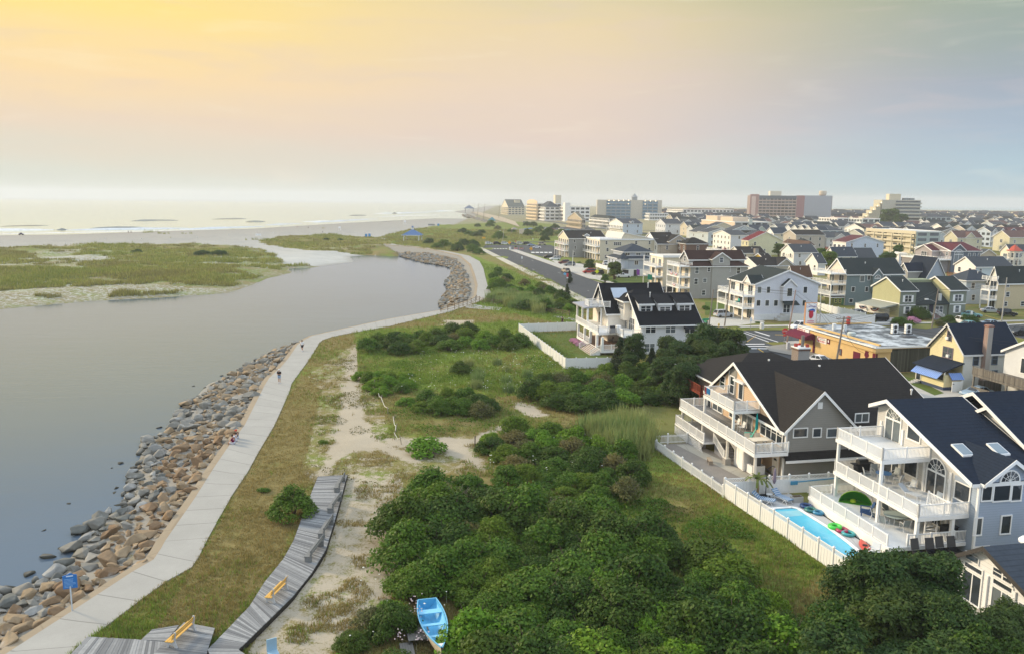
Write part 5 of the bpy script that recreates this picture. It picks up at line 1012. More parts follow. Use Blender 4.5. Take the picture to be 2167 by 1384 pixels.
for T_ in TW:
 fb=1 if 'terrace' in T_[0]or 'balcony' in T_[0]or 'balconied' in T_[0]else 0
 fr=WWH if 'white' in T_[0]or 'cream' in T_[0]else None
 h=town(*T_[:11],fb,fr,fin=False)
 if 'chimney' in T_[0]:h.chimney(h.L*.62,-.5,0,h.ze+1.8,1.5,brick((.22,.18,.15)))
 if 'terrace' in T_[0]:h.rail([(h.L,.1),(.1,.1),(.1,h.D)],h.ze+.2,1.,.25)
 if 'brown deck' in T_[0]:
  bd=planks((.30,.14,.07));h.deck(-5,-.06,-2,h.D*.7,3.2,.3,bd);h.rail([(-.2,-2),(-5,-2),(-5,h.D*.7)],3.2,.9,.2,bd)
 if 'red balcony' in T_[0]:
  rd=planks((.30,.05,.035));h.deck(-4,-.06,-.5,h.D,3.6,.3,rd);h.rail([(-.2,-.5),(-4,-.5),(-4,h.D)],3.6,1.,.2,rd)
 if 'cross gable' in T_[0]:xgable(h,h.L*.55,h.L*1.5,h.D*.6,8.6,11.4,TANS,BROWNROOF,'sl',2.,1.5)
 if 'shutters' in T_[0]:
  for k in(.2,.5,.8):h.new('shutter',DARK,MB().box(-.1,-.055,h.D*k+.62,h.D*k+.9,3.6,5.1));h.new('shutter',DARK,MB().box(-.1,-.055,h.D*k-.9,h.D*k-.62,3.6,5.1))
 if 'dormer' in T_[0]:h.body(-3.5,3,h.D*.3,h.D*.7,5.0,7.4,GRY,9.4,'x',name='dormer');h.gable(-3.5,3,h.D*.3,h.D*.7,7.4,9.4,NAVYROOF,'x',.3,.3);h.win('F',h.D*.5,5.9,1.6,1.5,'tw',-3.5)
 if 'arched window and a dark' in T_[0]:xgable(h,h.L*.55,h.L*.98,h.D*.6,5.5,7.6,siding((.47,.43,.33)),BROWNROOF,None);h.win('S',h.L*.5,3.,1.2,1.8,'arch')
 h.fin()
h=town('slate blue house with a maroon roof, tall arched window and long white deck','h',(1005,242),8.4,1480,430,siding((.13,.16,.20)),shingle((.085,.022,.03)),'gx',2.8,3,0,siding((.30,.27,.27)),sw=0,fin=False);h.z=ZK['h']
xgable(h,.2,6.2,h.D*.5,8.6,11.0,siding((.13,.16,.20)),shingle((.085,.022,.03)),None);h.win('S',3.2,3.2,3.8,5.8,'arch',-.25)
for k in(.62,.78,.95):h.win('S',h.L*k,5.6,.9,1.9,'pic')
h.deck(-6.5,-.06,-.5,h.D,5.2,.4);h.rail([(-.1,-.4),(-6.4,-.4),(-6.4,h.D)],5.2,1.1,.25);h.body(-6.2,-.07,1.,h.D-.5,0,4.7,siding((.28,.26,.26)),name='lower_wall');h.win('F',h.D*.7,1.2,1.2,2.,'pic',-6.2);h.win('F',h.D*.3,1.2,1.2,2.,'pic',-6.2)
h.body(-3.5,-.07,h.D*.3,h.D*.75,5.3,8.2,siding((.36,.32,.31)),10.2,'x',name='porch_gable');h.gable(-3.5,2,h.D*.3,h.D*.75,8.2,10.2,shingle((.085,.022,.03)),'x',.4,.4);h.win('F',h.D*.52,5.6,3.,2.,'n3',-3.5);h.fin()
h=town('tan house with a dark gable roof and a white balcony tower at the right edge','h',(1765,715),7.4,-16,1700,siding((.60,.50,.33)),GREENROOF,'gx',3.4,3,2,plain((.74,.7,.62)),fwd=2.4,fin=False);h.rail([(-.1,.1),(-2.3,.1),(-2.3,h.D)],7.5,1.,.2);h.fin()
h=town('cream ornate house with a red turret cap and a bunting hung balcony','h',(1955,245),6.8,-10,1795,plain((.74,.68,.55)),GREYROOF,'gx',2.6,2,2,WARM,fin=False)
tu=h.new('turret',plain((.76,.71,.62)),MB().lathe([(2.6,0),(2.6,7.)],(2.2,.4,0),8));MB().lathe([(3.2,7.0),(.05,9.6)],(2.2,.4,0),8).obj('turret_roof',shingle((.42,.09,.06)),tu)
for i in range(5):
 a=math.pi*(1.0+i*.2)
 for z_ in(1.2,4.3):f,p_=win_mesh(1.,1.8,'dh',TRIM);o=put('window',f,h.root,(2.2+2.5*math.cos(a),.4+2.5*math.sin(a),z_),a+math.pi/2);put('pane',p_,o)
h.fin()
def block(label,zk,c,ze,xr,xl,wall,fl,roof=plain((.5,.52,.52)),base=None,bal=1,bays=None,band=TRIM,glz=.5,rt='flat',zr=0,name='apartment_building',cat='building',fbal=1,rot=A0):
 h=town(label,zk,c,ze,xr,xl,wall,roof,rt,zr,1,0,None,base,cat,0,2.,name,rot,False,0,'dh',0);fh=h.ze/fl;n=bays or max(2,int(h.L/5));n=min(n,96//fl)
 w_=h.L/n;me=MB().box(-w_*.36,w_*.36,-.06,-.004,0,fh*.55).mesh('window',glass((.05,.06,.07)))
 for f in range(fl):
  for i in range(n):put('window',me,h.root,(w_*(i+.5),0,f*fh+fh*.28))
  if bal:h.new('balcony',band,MB().box(0,h.L,-1.3,-.062,f*fh+.02,f*fh+.2).box(0,h.L,-1.34,-1.26,f*fh+.202,f*fh+fh*.38))
 n2=max(1,int(h.D/4));w2=h.D/n2;me2=MB().box(-.06,-.004,-w2*.3,w2*.3,0,fh*.5).mesh('window',glass((.05,.06,.07)))
 for f in range(fl):
  for i in range(n2):put('window',me2,h.root,(0,w2*(i+.5),f*fh+fh*.3))
  if fbal:h.new('balcony',band,MB().box(-1.3,-.062,0,h.D,f*fh+.02,f*fh+.2).box(-1.34,-1.26,0,h.D,f*fh+.202,f*fh+fh*.38))
 return h
CRB=plain((.60,.54,.40),.7);
h=block('cream flat roofed apartment block with recessed dark balconies','r4',(452,690),11.5,835,-42,siding((.40,.46,.45)),4,bal=0,band=CRB);h.new('front_wall',CRB,MB().box(-.062,-.006,.1,h.D,.1,11.4));h.new('parapet',CRB,MB().box(-.5,h.L+.31,-.32,-.31,10.4,11.9)if 0 else MB().box(-.62,-.31,-.3,h.D,10.2,11.9));
for f in range(4):
 for k in range(9):
  if k%3!=1:h.win('F',h.D*(k+.5)/9,f*2.8+.3,3.4,1.8,'gl',-.066,fr=CRB)  # flush dark glass stands in for the shade of the balcony recesses
for y in np.linspace(2,h.D-1,6):h.post(-1.35,float(y),0,10.2,.5,CRB)
h.fin()
h=block('blue gabled row of townhouses with a white balcony front','r3',(822,602),8.6,1130,315,siding((.33,.43,.55)),3,SLATE,bal=0,rt='gx',zr=3.2,band=TRIM)
for k in range(5):y=h.D*(k+.5)/5;h.body(-2.2,1,y-h.D*.09,y+h.D*.09,5.6,8.8,WHT,11.,'x',name='gable_wall');h.gable(-2.2,4,y-h.D*.09,y+h.D*.09,8.8,11.,SLATE,'x',.3,.3)
h.fin()
for lab,x0,x1,y_,wl,rf in(('white townhouse with three tiers of balconies',870,1215,620,WWH,GREENROOF),('beige and white townhouse pair with twin gables',1222,1620,650,siding((.52,.47,.40)),GREENROOF),('pale blue townhouse with a balcony and covered carport',1640,1880,690,LBL,SLATE),('dark blue townhouse with white trimmed windows',1882,2300,690,DBL,shingle((.07,.03,.035)))):
 h=block(lab,'r4',(x0,y_),9.4,x1,-12,wl,3,rf,bal=1 if 'balcon' in lab else 0,rt='gx',zr=2.6,name='townhouse',cat='house',fbal=0)
 for k in(.25,.75):xgable(h,h.L*(k-.16),h.L*(k+.16),5,9.6,11.6,WHT if 'dark' not in lab else DBL,rf,'tw',1.2,1.2)
 h.fin()
h=block('sandy stepped apartment block with arched terraces','r2',(1460,480),10.5,1935,900,siding((.40,.42,.42)),3,plain((.55,.5,.42)),bal=0,band=PNK if 0 else plain((.66,.52,.38)))
h.new('front_wall',plain((.68,.54,.40)),MB().box(-.062,-.005,.1,h.D,.1,10.4));h.body(1,h.L*.5,h.D*.1,h.D*.45,10.6,14.,plain((.66,.53,.40)),name='penthouse_wall');h.body(1,h.L*.5,h.D*.55,h.D*.9,10.6,14.4,plain((.66,.53,.40)),name='penthouse_wall');h.body(h.L*.4,h.L*.5,-1.,-.05,0,13,plain((.55,.58,.52)),name='stair_tower');h.fin()
h=block('long white low motel with lit walkway lamps','r2',(240,355),9,1000,-16,WHT,2,bal=1,bays=22,name='motel');h.fin()
h=block('long white building with a red edged flat roof in the distance','r2',(715,300),13.,1440,482,WWH,3,plain((.30,.12,.12)),bal=0,bays=14);h.fin()
h=town('white house with a charcoal gable roof behind the tan flats','r2',(462,505),8.2,700,320,WHT,GREYROOF,'gx',3.6,2)
h=town('white wing with a grey roof beside the sandy terraces','r2',(690,505),8.2,880,-12,WHT,GREYROOF,'gy',3.4,2)
h=block('white motel with rows of dark square windows','r1',(1690,430),9.4,1800,1305,WHT,3,GREENROOF,rt='hip',zr=2.6,bal=0,name='motel',band=WWH);h.fin()
h=town('white house with twin front gables and a grey roof','r1',(1885,500),8.4,2167,1690,siding((.56,.63,.70)),SLATE,'gx',3.4,2,1,WWH,dorm=1)
h=block('brown shingled apartment block with sloping roofs','r1',(1300,440),8.6,1330,1090,TANS,2,shingle((.13,.12,.09)),rt='gx',zr=6,bal=0,band=TANS);h.fin()
FRONT=[('grey roofed gable fronted hotel at the far end of the strip',(240,262),475,132,(240,375),CRM,shingle((.09,.1,.09)),'gx',12.,4,CRB),('tan five storey hotel with recessed balconies and a rounded parapet',(655,215),1000,472,(655,450),siding((.62,.50,.34)),plain((.6,.5,.38)),'flat',0,5,plain((.72,.58,.40))),('white hotel with a charcoal hip roof and wraparound balconies',(770,262),975,680,(770,460),WWH,GREYROOF,'hip',7.,4,WWH),('white hotel wing with a stair tower and low slate roof',(1060,262),1410,975,(1060,470),WWH,SLATE,'flat',0,4,WWH)]
for lab,c,xr,xl,bs,wl,rf,rt,zr,fl,bd in FRONT:
 h=block(lab,'r1',c,0,xr,xl,wl,fl,rf,base=bs,rt=rt,zr=zr,band=bd,name='hotel',cat='hotel',bal=1 if 'wrap' in lab else 0)
 if 'parapet' in lab:h.new('parapet',plain((.74,.55,.38)),MB().slab([(-.5,.5,h.ze),(-.5,.5,h.ze+3),(-.5,h.D*.3,h.ze+5),(-.5,h.D*.7,h.ze+5),(-.5,h.D-.5,h.ze+3),(-.5,h.D-.5,h.ze)],(.6,0,0)));h.body(h.L*.75,h.L,0.5,9,h.ze+.3,h.ze+11,CRM,name='stair_tower')
 if 'stair' in lab:h.body(-1.5,5,-2.5,6,0,h.ze+5,WWH,name='stair_tower')
 if 'gable' in lab:h.chimney(h.L*.6,h.D*.3,h.ze,h.ze+11,5,CRB);h.chimney(h.L*.75,h.D*.3,h.ze,h.ze+11,5,CRB)
 h.fin()
LAMP=glow((1.,.72,.4),6.)
def tower(label,x0,x1,yt,d,wall,fl,fh,band,glaze,depth,cat='hotel'):
 """a slab block facing the camera, d metres off, spanning image columns x0..x1 and topping out at row yt"""
 u=ray((x0+x1)/2,440);k=d/math.hypot(u[0],u[1]);c=np.array([u[0]*k,u[1]*k,0]);a=ray(x0,440);b=ray(x1,440)
 wv=abs((a[0]/a[1]-b[0]/b[1]))*c[1];az_=math.atan2(c[0],c[1]);zt_=hgt(c,yt)
 h=House('hotel',label,c,(0,0,1),-az_*.35,cat);h.L=wv;h.ze=zt_;h.body(-wv/2,wv/2,0,depth,0,zt_,wall);n=min(int(wv/5),90//fl)
 return h,n
h,n=tower('blue balconied hotel with two pale end towers and lit lamps',1264,1400,424,1150,plain((.50,.47,.40)),5,4,TRIM,glass(),22)
w_=h.L;me=MB().box(-3.1,3.1,-.3,-.05,0,2.9).mesh('window',plain((.07,.17,.26),.3))
for s_,e_ in((-.36,.02),(.20,.44)):
 h.new('railing',plain((.25,.36,.45)),MB().box(w_*s_,w_*e_,-.8,-.6,7,h.ze-1))if 0 else None
 m_=MB()
 for f in range(6):
  z_=h.ze-4.3*(f+1);nn=int(w_*(e_-s_)/6.6)
  for i in range(nn):put('window',me,h.root,(w_*s_+(i+.5)*w_*(e_-s_)/nn,0,z_))
  h.new('balcony',plain((.22,.32,.42)),MB().box(w_*s_,w_*e_,-1.4,-.31,z_-.9,z_-.3).box(w_*s_,w_*e_,-1.5,-1.3,z_-.29,z_+.8))
  if f<2:
   for i in range(nn):
    if f==0 or i%4==0:h.new('lamp',LAMP,MB().cbox((w_*s_+(i+.5)*w_*(e_-s_)/nn,-1.0,z_+3.3),(.8,.5,.8)))
h.new('roof_plant',plain((.3,.32,.33)),MB().box(w_*.04,w_*.12,3,12,h.ze,h.ze+4).lathe([(5,0),(.3,5)],(w_*.08,7,h.ze+4),8));h.fin()
h,n=tower('rose brown hotel block with a grid of balconies and a blank grey end wall',1590,1757,415,1050,plain((.30,.25,.24)),8,4,TRIM,glass(),24)
w_=h.L;h.new('end_wall',plain((.36,.38,.42)),MB().box(w_*.16,w_*.49,-1.2,-.06,0,h.ze+.5));h.new('end_pier',plain((.42,.25,.22)),MB().box(-w_*.51,-w_*.40,-1.6,-.06,0,h.ze+1.5));h.new('end_panel',plain((.68,.52,.45)),MB().box(-w_*.49,-w_*.44,-1.75,-1.61,8,h.ze-1));h.new('side_pier',plain((.33,.18,.18)),MB().box(w_*.06,w_*.16,-1.5,-.06,0,h.ze+.4))
me=MB().box(-1.9,1.9,-.3,-.05,0,2.2).mesh('window',glass((.06,.05,.05)))
for f in range(9):
 z_=h.ze-6-3.6*f;h.new('balcony',plain((.52,.40,.34)),MB().box(-w_*.40,w_*.06,-1.5,-.31,z_-.6,z_-.2).box(-w_*.40,w_*.06,-1.6,-1.4,z_-.19,z_+.7))
 for i in range(10):put('window',me,h.root,(-w_*.40+(i+.5)*w_*.046,0,z_))
h.new('pier',plain((.50,.40,.36)),MB().box(-w_*.4,-w_*.395,-1.65,-1.61,0,h.ze))if 0 else None
for i in range(11):h.new('fin',plain((.52,.42,.38)),MB().box(-w_*.40+i*w_*.046-.25,-w_*.40+i*w_*.046+.25,-1.75,-1.61,0,h.ze-1))
h.new('top_band',plain((.13,.15,.17)),MB().box(-w_*.40,w_*.06,-1.9,-1.76,h.ze-3.8,h.ze));h.new('penthouse',plain((.7,.64,.52)),MB().box(-w_*.26,-w_*.12,2,12,h.ze,h.ze+5.5));h.new('water_tank',plain((.55,.48,.38)),MB().lathe([(3.2,0),(4.5,1.5),(4.5,5),(3.8,6.)],(w_*.40,8,h.ze+.4),14));h.fin()
h,n=tower('cream stepped hotel tower with long balcony bands',1868,1945,424,900,plain((.48,.46,.38)),8,4,TRIM,glass(),30)
w_=h.L
for f in range(8):
 z_=h.ze-3.4*(f+1);x1_=-w_*.5-1.;x0_=x1_-3.2*(f+.3)*1.05
 h.new('terrace',plain((.52,.48,.36)),MB().box(x0_,x1_,.0,22,z_-3.4 if f==7 else z_-3.35,z_-.2).box(x0_-1,x1_,-.8,-.05,z_-.5,z_+.2));h.new('balcony',plain((.50,.49,.42)),MB().box(-w_*.16,w_*.52,-1.8,-.31,z_-.4,z_).box(-w_*.16,w_*.52,-1.9,-1.7,z_+.01,z_+.9))
 h.new('window',glass((.05,.06,.07)),MB().box(-w_*.14,w_*.49,-.3,-.05,z_+.3,z_+2.4));h.new('lamp',LAMP,MB().cbox((x0_+1,-.9,z_+.8),(.5,.3,.5)))
h.new('roof_house',plain((.6,.54,.40)),MB().box(-w_*.30,w_*.0,3,14,h.ze,h.ze+6));h.new('roof_plant',plain((.25,.27,.28)),MB().box(w_*.08,w_*.2,3,9,h.ze,h.ze+2).box(w_*.25,w_*.36,3,9,h.ze,h.ze+2));h.fin()
h=block('white and cream condominium pair with red roof edges','r3',(1030,425),12,1195,765,WWH,3,plain((.30,.10,.09)),bal=0);h.fin()
h=block('cream condominium with a red roof edge and stair bay','r3',(1390,432),12,1640,1190,siding((.62,.66,.62)),3,plain((.30,.10,.09)),bal=0);h.fin()
h=block('grey green condominium with open balcony ends','r4',(610,455),12,1000,435,siding((.42,.48,.47)),3,GREYROOF,rt='hip',zr=3,bal=0);h.fin()
FG=[((.62,.55,.42),SLATE),((.66,.66,.64),GREYROOF),((.40,.47,.54),SLATE),((.62,.58,.42),shingle((.12,.07,.06))),((.6,.62,.62),GREENROOF),((.5,.45,.38),BROWNROOF),((.52,.58,.62),GREYROOF),((.45,.50,.45),SLATE)]
WORDS=['cream','white','pale blue','yellow','off white','tan','grey blue','sage'];RW=['slate','grey','blue grey','dark red','green black','brown','charcoal','steel grey']
taken=[]
def free(x,y,r):
 for a,b,c in taken:
  if(x-a)**2+(y-b)**2<(r+c)**2:return False
 return True
for o in bpy.data.objects:
 if o.type=='EMPTY' and o.parent is None and o.get('category'):
  bb=[o.matrix_basis@Vector(c.location)for c in o.children];ms=[(o.matrix_basis@(Matrix.Translation(ch.location)@Matrix.Rotation(ch.rotation_euler.z,4,'Z'))@Vector(v))for ch in o.children if ch.type=='MESH' and ch.name.startswith(('wall','front'))for v in ch.bound_box]
  if ms:
   xs=[v.x for v in ms];ys=[v.y for v in ms];taken.append(((min(xs)+max(xs))/2,(min(ys)+max(ys))/2,max(max(xs)-min(xs),max(ys)-min(ys))*.52))
rf=random.Random(5);cnt=0
FARM={}
for rowy in range(400,1500,30):
 x=rowy*.16+20
 while x<rowy*.78:
  w_=rf.uniform(11,20);d=rf.uniform(9,15);x+=w_+rf.uniform(3,12);y=rowy+rf.uniform(-5,5)+x*.2
  if not free(x+w_/2,y+d/2,max(w_,d)*.7):continue
  px,py=proj((x,y,6))
  if px>2230 or px<1180:continue
  lx=np.interp(y,[0,230,480,1000,2000],[60,60,30,60,80])
  if x<lx:continue
  i=rf.randrange(8);c,rm=FG[i];wl=siding(c);ze=rf.uniform(5.4,8.2);zr=rf.uniform(2.2,3.6);ax=rf.choice('xxy')
  if cnt>=215:
   k_=FARM.setdefault(c,MB());zr_=ze+zr;k_.slab([(x,y,0),(x,y,ze),(x,y+d/2,zr_),(x,y+d,ze),(x,y+d,0)],(w_,w_*.2,0));k2=FARM.setdefault(rm,MB());k2.slab([(x-.5,y-.5,ze+.05),(x+w_,y-.5+w_*.2,ze+.05),(x+w_,y+d/2+w_*.2,zr_+.2),(x-.5,y+d/2,zr_+.2)],(0,0,.2));k2.slab([(x-.5,y+d+.5,ze+.05),(x+w_,y+d+.5+w_*.2,ze+.05),(x+w_,y+d/2+w_*.2,zr_+.2),(x-.5,y+d/2,zr_+.2)],(0,0,.2));taken.append((x+w_/2,y+d/2,max(w_,d)*.55));continue
  lab='%s house with a %s %s roof among the far streets'%(WORDS[i],RW[i],'street facing gable' if ax=='y' else 'seaward gable')
  h=House('house',lab,np.array([x,y,0.]),(0,0,1),A0+rf.uniform(-.04,.04),'house','houses along the far streets');cnt+=1
  h.body(0,w_,0,d,0,ze,wl,ze+zr,ax);h.gable(0,w_,0,d,ze,ze+zr,rm,ax)
  if rowy<800:
   for f in range(2):
    for k in range(3):h.win('S',w_*(k+.5)/3,ze*(.15+.45*f),1.1,ze*.22,'dh')
    h.win('F',d*.5,ze*(.15+.45*f),1.6,ze*.22,'tw')
  if rf.random()<.35:xgable(h,w_*.3,w_*.7,d*.5,ze,ze+zr*.8,wl,rm,None)
  taken.append((x+w_/2,y+d/2,max(w_,d)*.55));h.fin()
j=bpy.data.objects.new('distant_rooftops',bpy.data.meshes.new('distant_rooftops'));COL.objects.link(j);kind(j,'stuff');vs_,fs_,mi=[],[],[]
for i,(k_,m_)in enumerate(FARM.items()):
 j.data.materials.append(siding(k_)if isinstance(k_,tuple)else k_);n=len(vs_);vs_+=m_.v;fs_+=[tuple(a+n for a in f)for f in m_.f];mi+=[i]*len(m_.f)
j.data.from_pydata(vs_,[],fs_);j.data.polygons.foreach_set('material_index',mi)
def text_mb(txt,size,depth=.02):
 cu=bpy.data.curves.new('lettering','FONT');cu.body=txt;cu.size=size;cu.align_x='CENTER';cu.align_y='CENTER';cu.extrude=depth;cu.resolution_u=2
 o=bpy.data.objects.new('lettering',cu);COL.objects.link(o);dg=bpy.context.evaluated_depsgraph_get();me=bpy.data.meshes.new_from_object(o.evaluated_get(dg));bpy.data.objects.remove(o);bpy.data.curves.remove(cu);return me
def text(txt,size,mat,par,loc,rot,depth=.015):
 me=text_mb(txt,size,depth);me.materials.clear();me.materials.append(mat);return put('lettering',me,par,loc,rot)
FACE_F=(math.pi/2,0,-math.pi/2);FACE_S=(math.pi/2,0,0)
MAROON=plain((.12,.014,.034),.7);YW=plain((.62,.43,.19),.7,0.,.1,.8);REDP=plain((.45,.03,.04),.6)
h=House('restaurant','yellow flat roofed restaurant with a maroon barrel awning and a cocktail glass mural',P(1850,790));RS=h;L_,D=14.5,22.2
h.body(0,L_,0,D,0,4.15,YW);h.new('fascia',YW,MB().box(-.35,-.004,-.3,D,3.45,4.16).box(-.35,2.6,-.35,-.302,3.5,4.15))
t=NT('patched roof coating');o=t.co();a=t.noise(.28,5,o,.6);b=t.noise(1.6,5,o,.7);t.bsdf(t.mix(t.step(t.M('ADD',a,t.M('MULTIPLY',b,.25)),.5,.72),(.52,.56,.58),(.09,.10,.11)),.6)
h.new('roof',t.m,MB().box(-.3,L_+.2,-.25,D+.2,4.17,4.3));h.mb('trim',TRIM).box(-.42,-.31,-.4,D+.1,4.1,4.36).box(-.31,L_+.3,-.4,-.3,4.1,4.34);h.mb('gutter',DARK).box(-.46,-.43,-.4,D,4.04,4.12);h.mb('roof_kerb',YW).box(.9,1.3,.6,D,4.3,4.55).box(1.3,L_,D-.5,D-.1,4.3,4.55)
aw=MB();n=8
ang=[math.pi/2*i/n for i in range(n+1)];pr=[(-.02-2.3*math.sin(a_),2.45+1.1*math.cos(a_))for a_ in ang]
aw.add([(x,17.,z_)for x,z_ in pr]+[(x,23.4,z_)for x,z_ in pr],[(i,i+1,i+n+2,i+n+1)for i in range(n)]);aw.add([(x,17.,z_)for x,z_ in pr]+[(-.02,17.,2.45)],[(i+1,i,n+1)for i in range(n)])
h.new('awning',MAROON,aw);h.new('post',MAROON,MB().box(-.2,-.02,17.,17.4,0,2.6))
sg=h.new('sign_board',TRIM,MB().box(-.5,-.36,18.4,22.3,3.35,4.05))
def scrawl(par,y0,y1,z,hh,mat,x=-.51,seed=0):
 """a line of lettering too small to be read: a run of strokes"""
 m_=MB();rr=random.Random(seed);y=y1
 while y>y0+hh*.5:
  w_=hh*rr.uniform(.35,.6)
  if rr.random()>.14:m_.box(x-.01,x,y-w_,y,z,z+hh*.2).box(x-.01,x,y-w_*.3,y,z+hh*.2,z+hh).box(x-.01,x,y-w_,y-w_*.3,z+hh*rr.uniform(.4,.8),z+hh)
  y-=w_+hh*.14
 return m_.obj('lettering',mat,par)
scrawl(sg,19.6,22.1,3.5,.36,REDP);bn=h.new('banner',TRIM,MB().box(-.07,-.01,13.5,16.4,2.3,3.35));scrawl(bn,13.7,15.9,2.42,.3,REDP,-.075,2);scrawl(bn,13.7,15.7,2.85,.16,STEEL,-.075,3);scrawl(bn,14.,16.1,3.12,.12,REDP,-.075,4);MB().box(-.08,-.071,15.95,16.2,2.4,3.1).obj('emblem',REDP,bn)
f=h.new('notice_frame',MAROON,MB().box(-.08,-.01,12.5,13.3,2.5,3.4));MB().box(-.09,-.081,12.75,13.05,2.75,3.15).obj('notice',TRIM,f)
f=h.new('window',MAROON,MB().box(-.08,-.01,8.9,9.5,1.2,2.3));MB().box(-.085,-.081,9.,9.4,1.3,2.2).obj('pane',glass(),f)
h.new('door',MAROON,MB().box(-.08,-.01,3.9,5.7,.05,2.6));h.new('meter',STEEL,MB().box(-.35,-.01,6.4,7.3,.4,1.1));h.new('wall_lamp',YW,MB().box(-.2,-.01,9.9,10.2,2.5,2.9))
gl=[(0,0),(.5,.02),(.5,.1),(.1,.18),(.08,.4),(.3,.62),(.42,1.0),(.40,1.35),(.28,1.7),(.34,1.95),(.55,2.0),(.58,2.35),(.42,2.6),(.5,2.85),(0,2.9)]
h.new('mural',MAROON,MB().slab([(-.012,2.25-a_,.35+b_)for a_,b_ in gl]+[(-.012,2.25+a_,.35+b_)for a_,b_ in gl[::-1][1:-1]],(-.012,0,0)))
h.new('corner_band',MAROON,MB().box(-.03,-.005,.05,.75,.1,3.2).box(.0,.35,-.03,-.005,.1,3.2));h.new('old_wall',planks((.10,.10,.08),.3,0),MB().box(2.7,L_,-.06,-.005,.1,3.9))
h.new('roof_fan',plain((.5,.55,.52),.5),MB().lathe([(.5,0),(.7,.2),(.7,.6),(.55,.75),(.1,.8)],(2.2,9.8,4.3),14));h.new('roof_vent',plain((.7,.74,.76),.4),MB().tube([(3.1,16.3,4.3),(3.1,16.3,5.4)],.35,10));h.new('roof_vent',plain((.7,.74,.76),.4),MB().tube([(4.2,14.8,4.3),(4.2,14.8,5.4)],.35,10));h.new('roof_hatch',DARK,MB().box(10.5,13,7.2,8.6,4.3,4.36))
for x,y in((11.2,10.8),(13.7,10.6)):
 c_=h.new('condenser',plain((.78,.78,.75),.5),MB().box(x-.55,x+.55,y-.25,y+.25,4.42,5.95));h.new('condenser_stand',DARK,MB().box(x-.7,x+.7,y-.5,y+.5,4.3,4.42))
 for z_ in(4.8,5.5):MB().tube([(x,y-.28,z_),(x,y-.255,z_)],.3,14).obj('fan_grille',DARK,c_)
h.fin()
st=thing('sign_tower','tall white drink sign framed in orange on a steel lattice above the restaurant','sign',tuple(h.wd(2.6,23.2,0)),h.rot)
m_=MB()
for x in(-1.1,1.3,2.2):m_.bar((x,.3,0),(x,.3,8.2),.1)
for z_ in(4.6,5.8,7.0):m_.bar((1.3,.3,z_),(2.2,.3,z_+1.1),.05).bar((1.3,.3,z_),(2.2,.3,z_),.05)
m_.bar((1.5,.3,7.2),(3.6,-1.6,4.3),.06).bar((1.3,.3,7.2),(2.4,-2.4,4.3),.06);m_.obj('frame',STEEL,st)
bd=MB().box(-1.2,1.2,-.1,.15,3.9,8.3).obj('board',plain((.62,.30,.14)),st);MB().box(-1.08,1.08,-.14,-.101,4.02,8.18).obj('face',plain((.82,.82,.80)),bd)
text('CAPTAIN',.48,plain((.16,.05,.28)),bd,(0,-.15,7.55),FACE_S);MB().lathe([(.02,0),(.3,.15),(.46,.6),(.42,1.3),(.46,1.5)],(0,-.08,5.3),12).obj('glass_motif',plain((.5,.02,.05),.4),bd);MB().slab([(-.7,-.145,6.9),(-.1,-.145,6.75),(.65,-.145,6.5),(.8,-.145,6.95),(.35,-.145,7.2),(-.2,-.145,7.1)],(0,-.03,0)).obj('splash_motif',plain((.05,.16,.45)),bd);MB().slab([(-.65,-.15,6.6),(-.35,-.15,6.95),(-.1,-.15,6.6),(-.3,-.15,6.5)],(0,-.03,0)).obj('leaf_motif',plain((.05,.2,.05)),bd)
for i in range(3):MB().box(-.9+i*.12,.9-i*.1,-.15,-.142,4.2+i*.3,4.34+i*.3).obj('lettering',plain((.6,.18,.26)),bd)
tag(MB().lathe([(.32,0),(.4,.5),(.3,1.0),(.42,1.3),(.1,1.45)],(0,0,0),10).obj('hurricane_glass_statue',plain((.55,.06,.04)),None,tuple(h.wd(9.5,D-.6,4.35))),'red cocktail glass figure standing on the restaurant roof edge','statue')
tag(MB().lathe([(.42,0),(.45,.1),(.45,1.1),(.3,1.25)],(0,0,0),12).obj('litter_bin',plain((.5,.02,.03),.4),None,tuple(h.wd(-1.2,19.8,0.14))),'red bin on the pavement under the maroon awning','bin')
p=P(1807+1410/6.02,600+882/6.02,5.5)
h=House('house','pale yellow house with a navy roof, brick chimney and blue striped porch awnings',(p[0],p[1],0.));CRS=siding((.78,.70,.42),.25);L_=9.3;D=7.0
h.body(0,L_,0,D,0,5.5,siding((.72,.73,.68),.25),9.1,'x');h.gable(0,L_,0,D,5.5,9.1,NAVYROOF,'x',.35,.4,trim=plain((.62,.63,.62)));h.new('front_wall',CRS,MB().slab([(-.01,.05,0.3),(-.01,.05,5.45),(-.01,D/2,8.95),(-.01,D-.05,5.45),(-.01,D-.05,.3)][::-1],(-.04,0,0)))
PF=plain((.20,.16,.2));h.win('F',3.2,6.8,.8,1.4,'dh',-.05,fr=PF);h.win('F',3.2,4.2,1.9,1.5,'tw',-.05,fr=PF)
for x in(2.0,5.2):h.win('S',x,3.7,.8,1.5,'dh',fr=plain((.12,.17,.24)))
h.win('S',5.4,1.,.8,1.7,'dh',fr=plain((.12,.17,.24)));h.chimney(3.3,-.45,0,9.6,.8)
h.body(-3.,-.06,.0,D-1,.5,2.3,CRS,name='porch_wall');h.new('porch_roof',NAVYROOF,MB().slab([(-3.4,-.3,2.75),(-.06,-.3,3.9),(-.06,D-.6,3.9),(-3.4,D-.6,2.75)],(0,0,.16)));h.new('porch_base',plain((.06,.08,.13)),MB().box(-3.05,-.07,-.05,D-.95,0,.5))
for x,y in((-2.95,.05),(-2.95,3.),(-2.95,D-1.1)):h.post(x,y,2.3,2.75,.14)
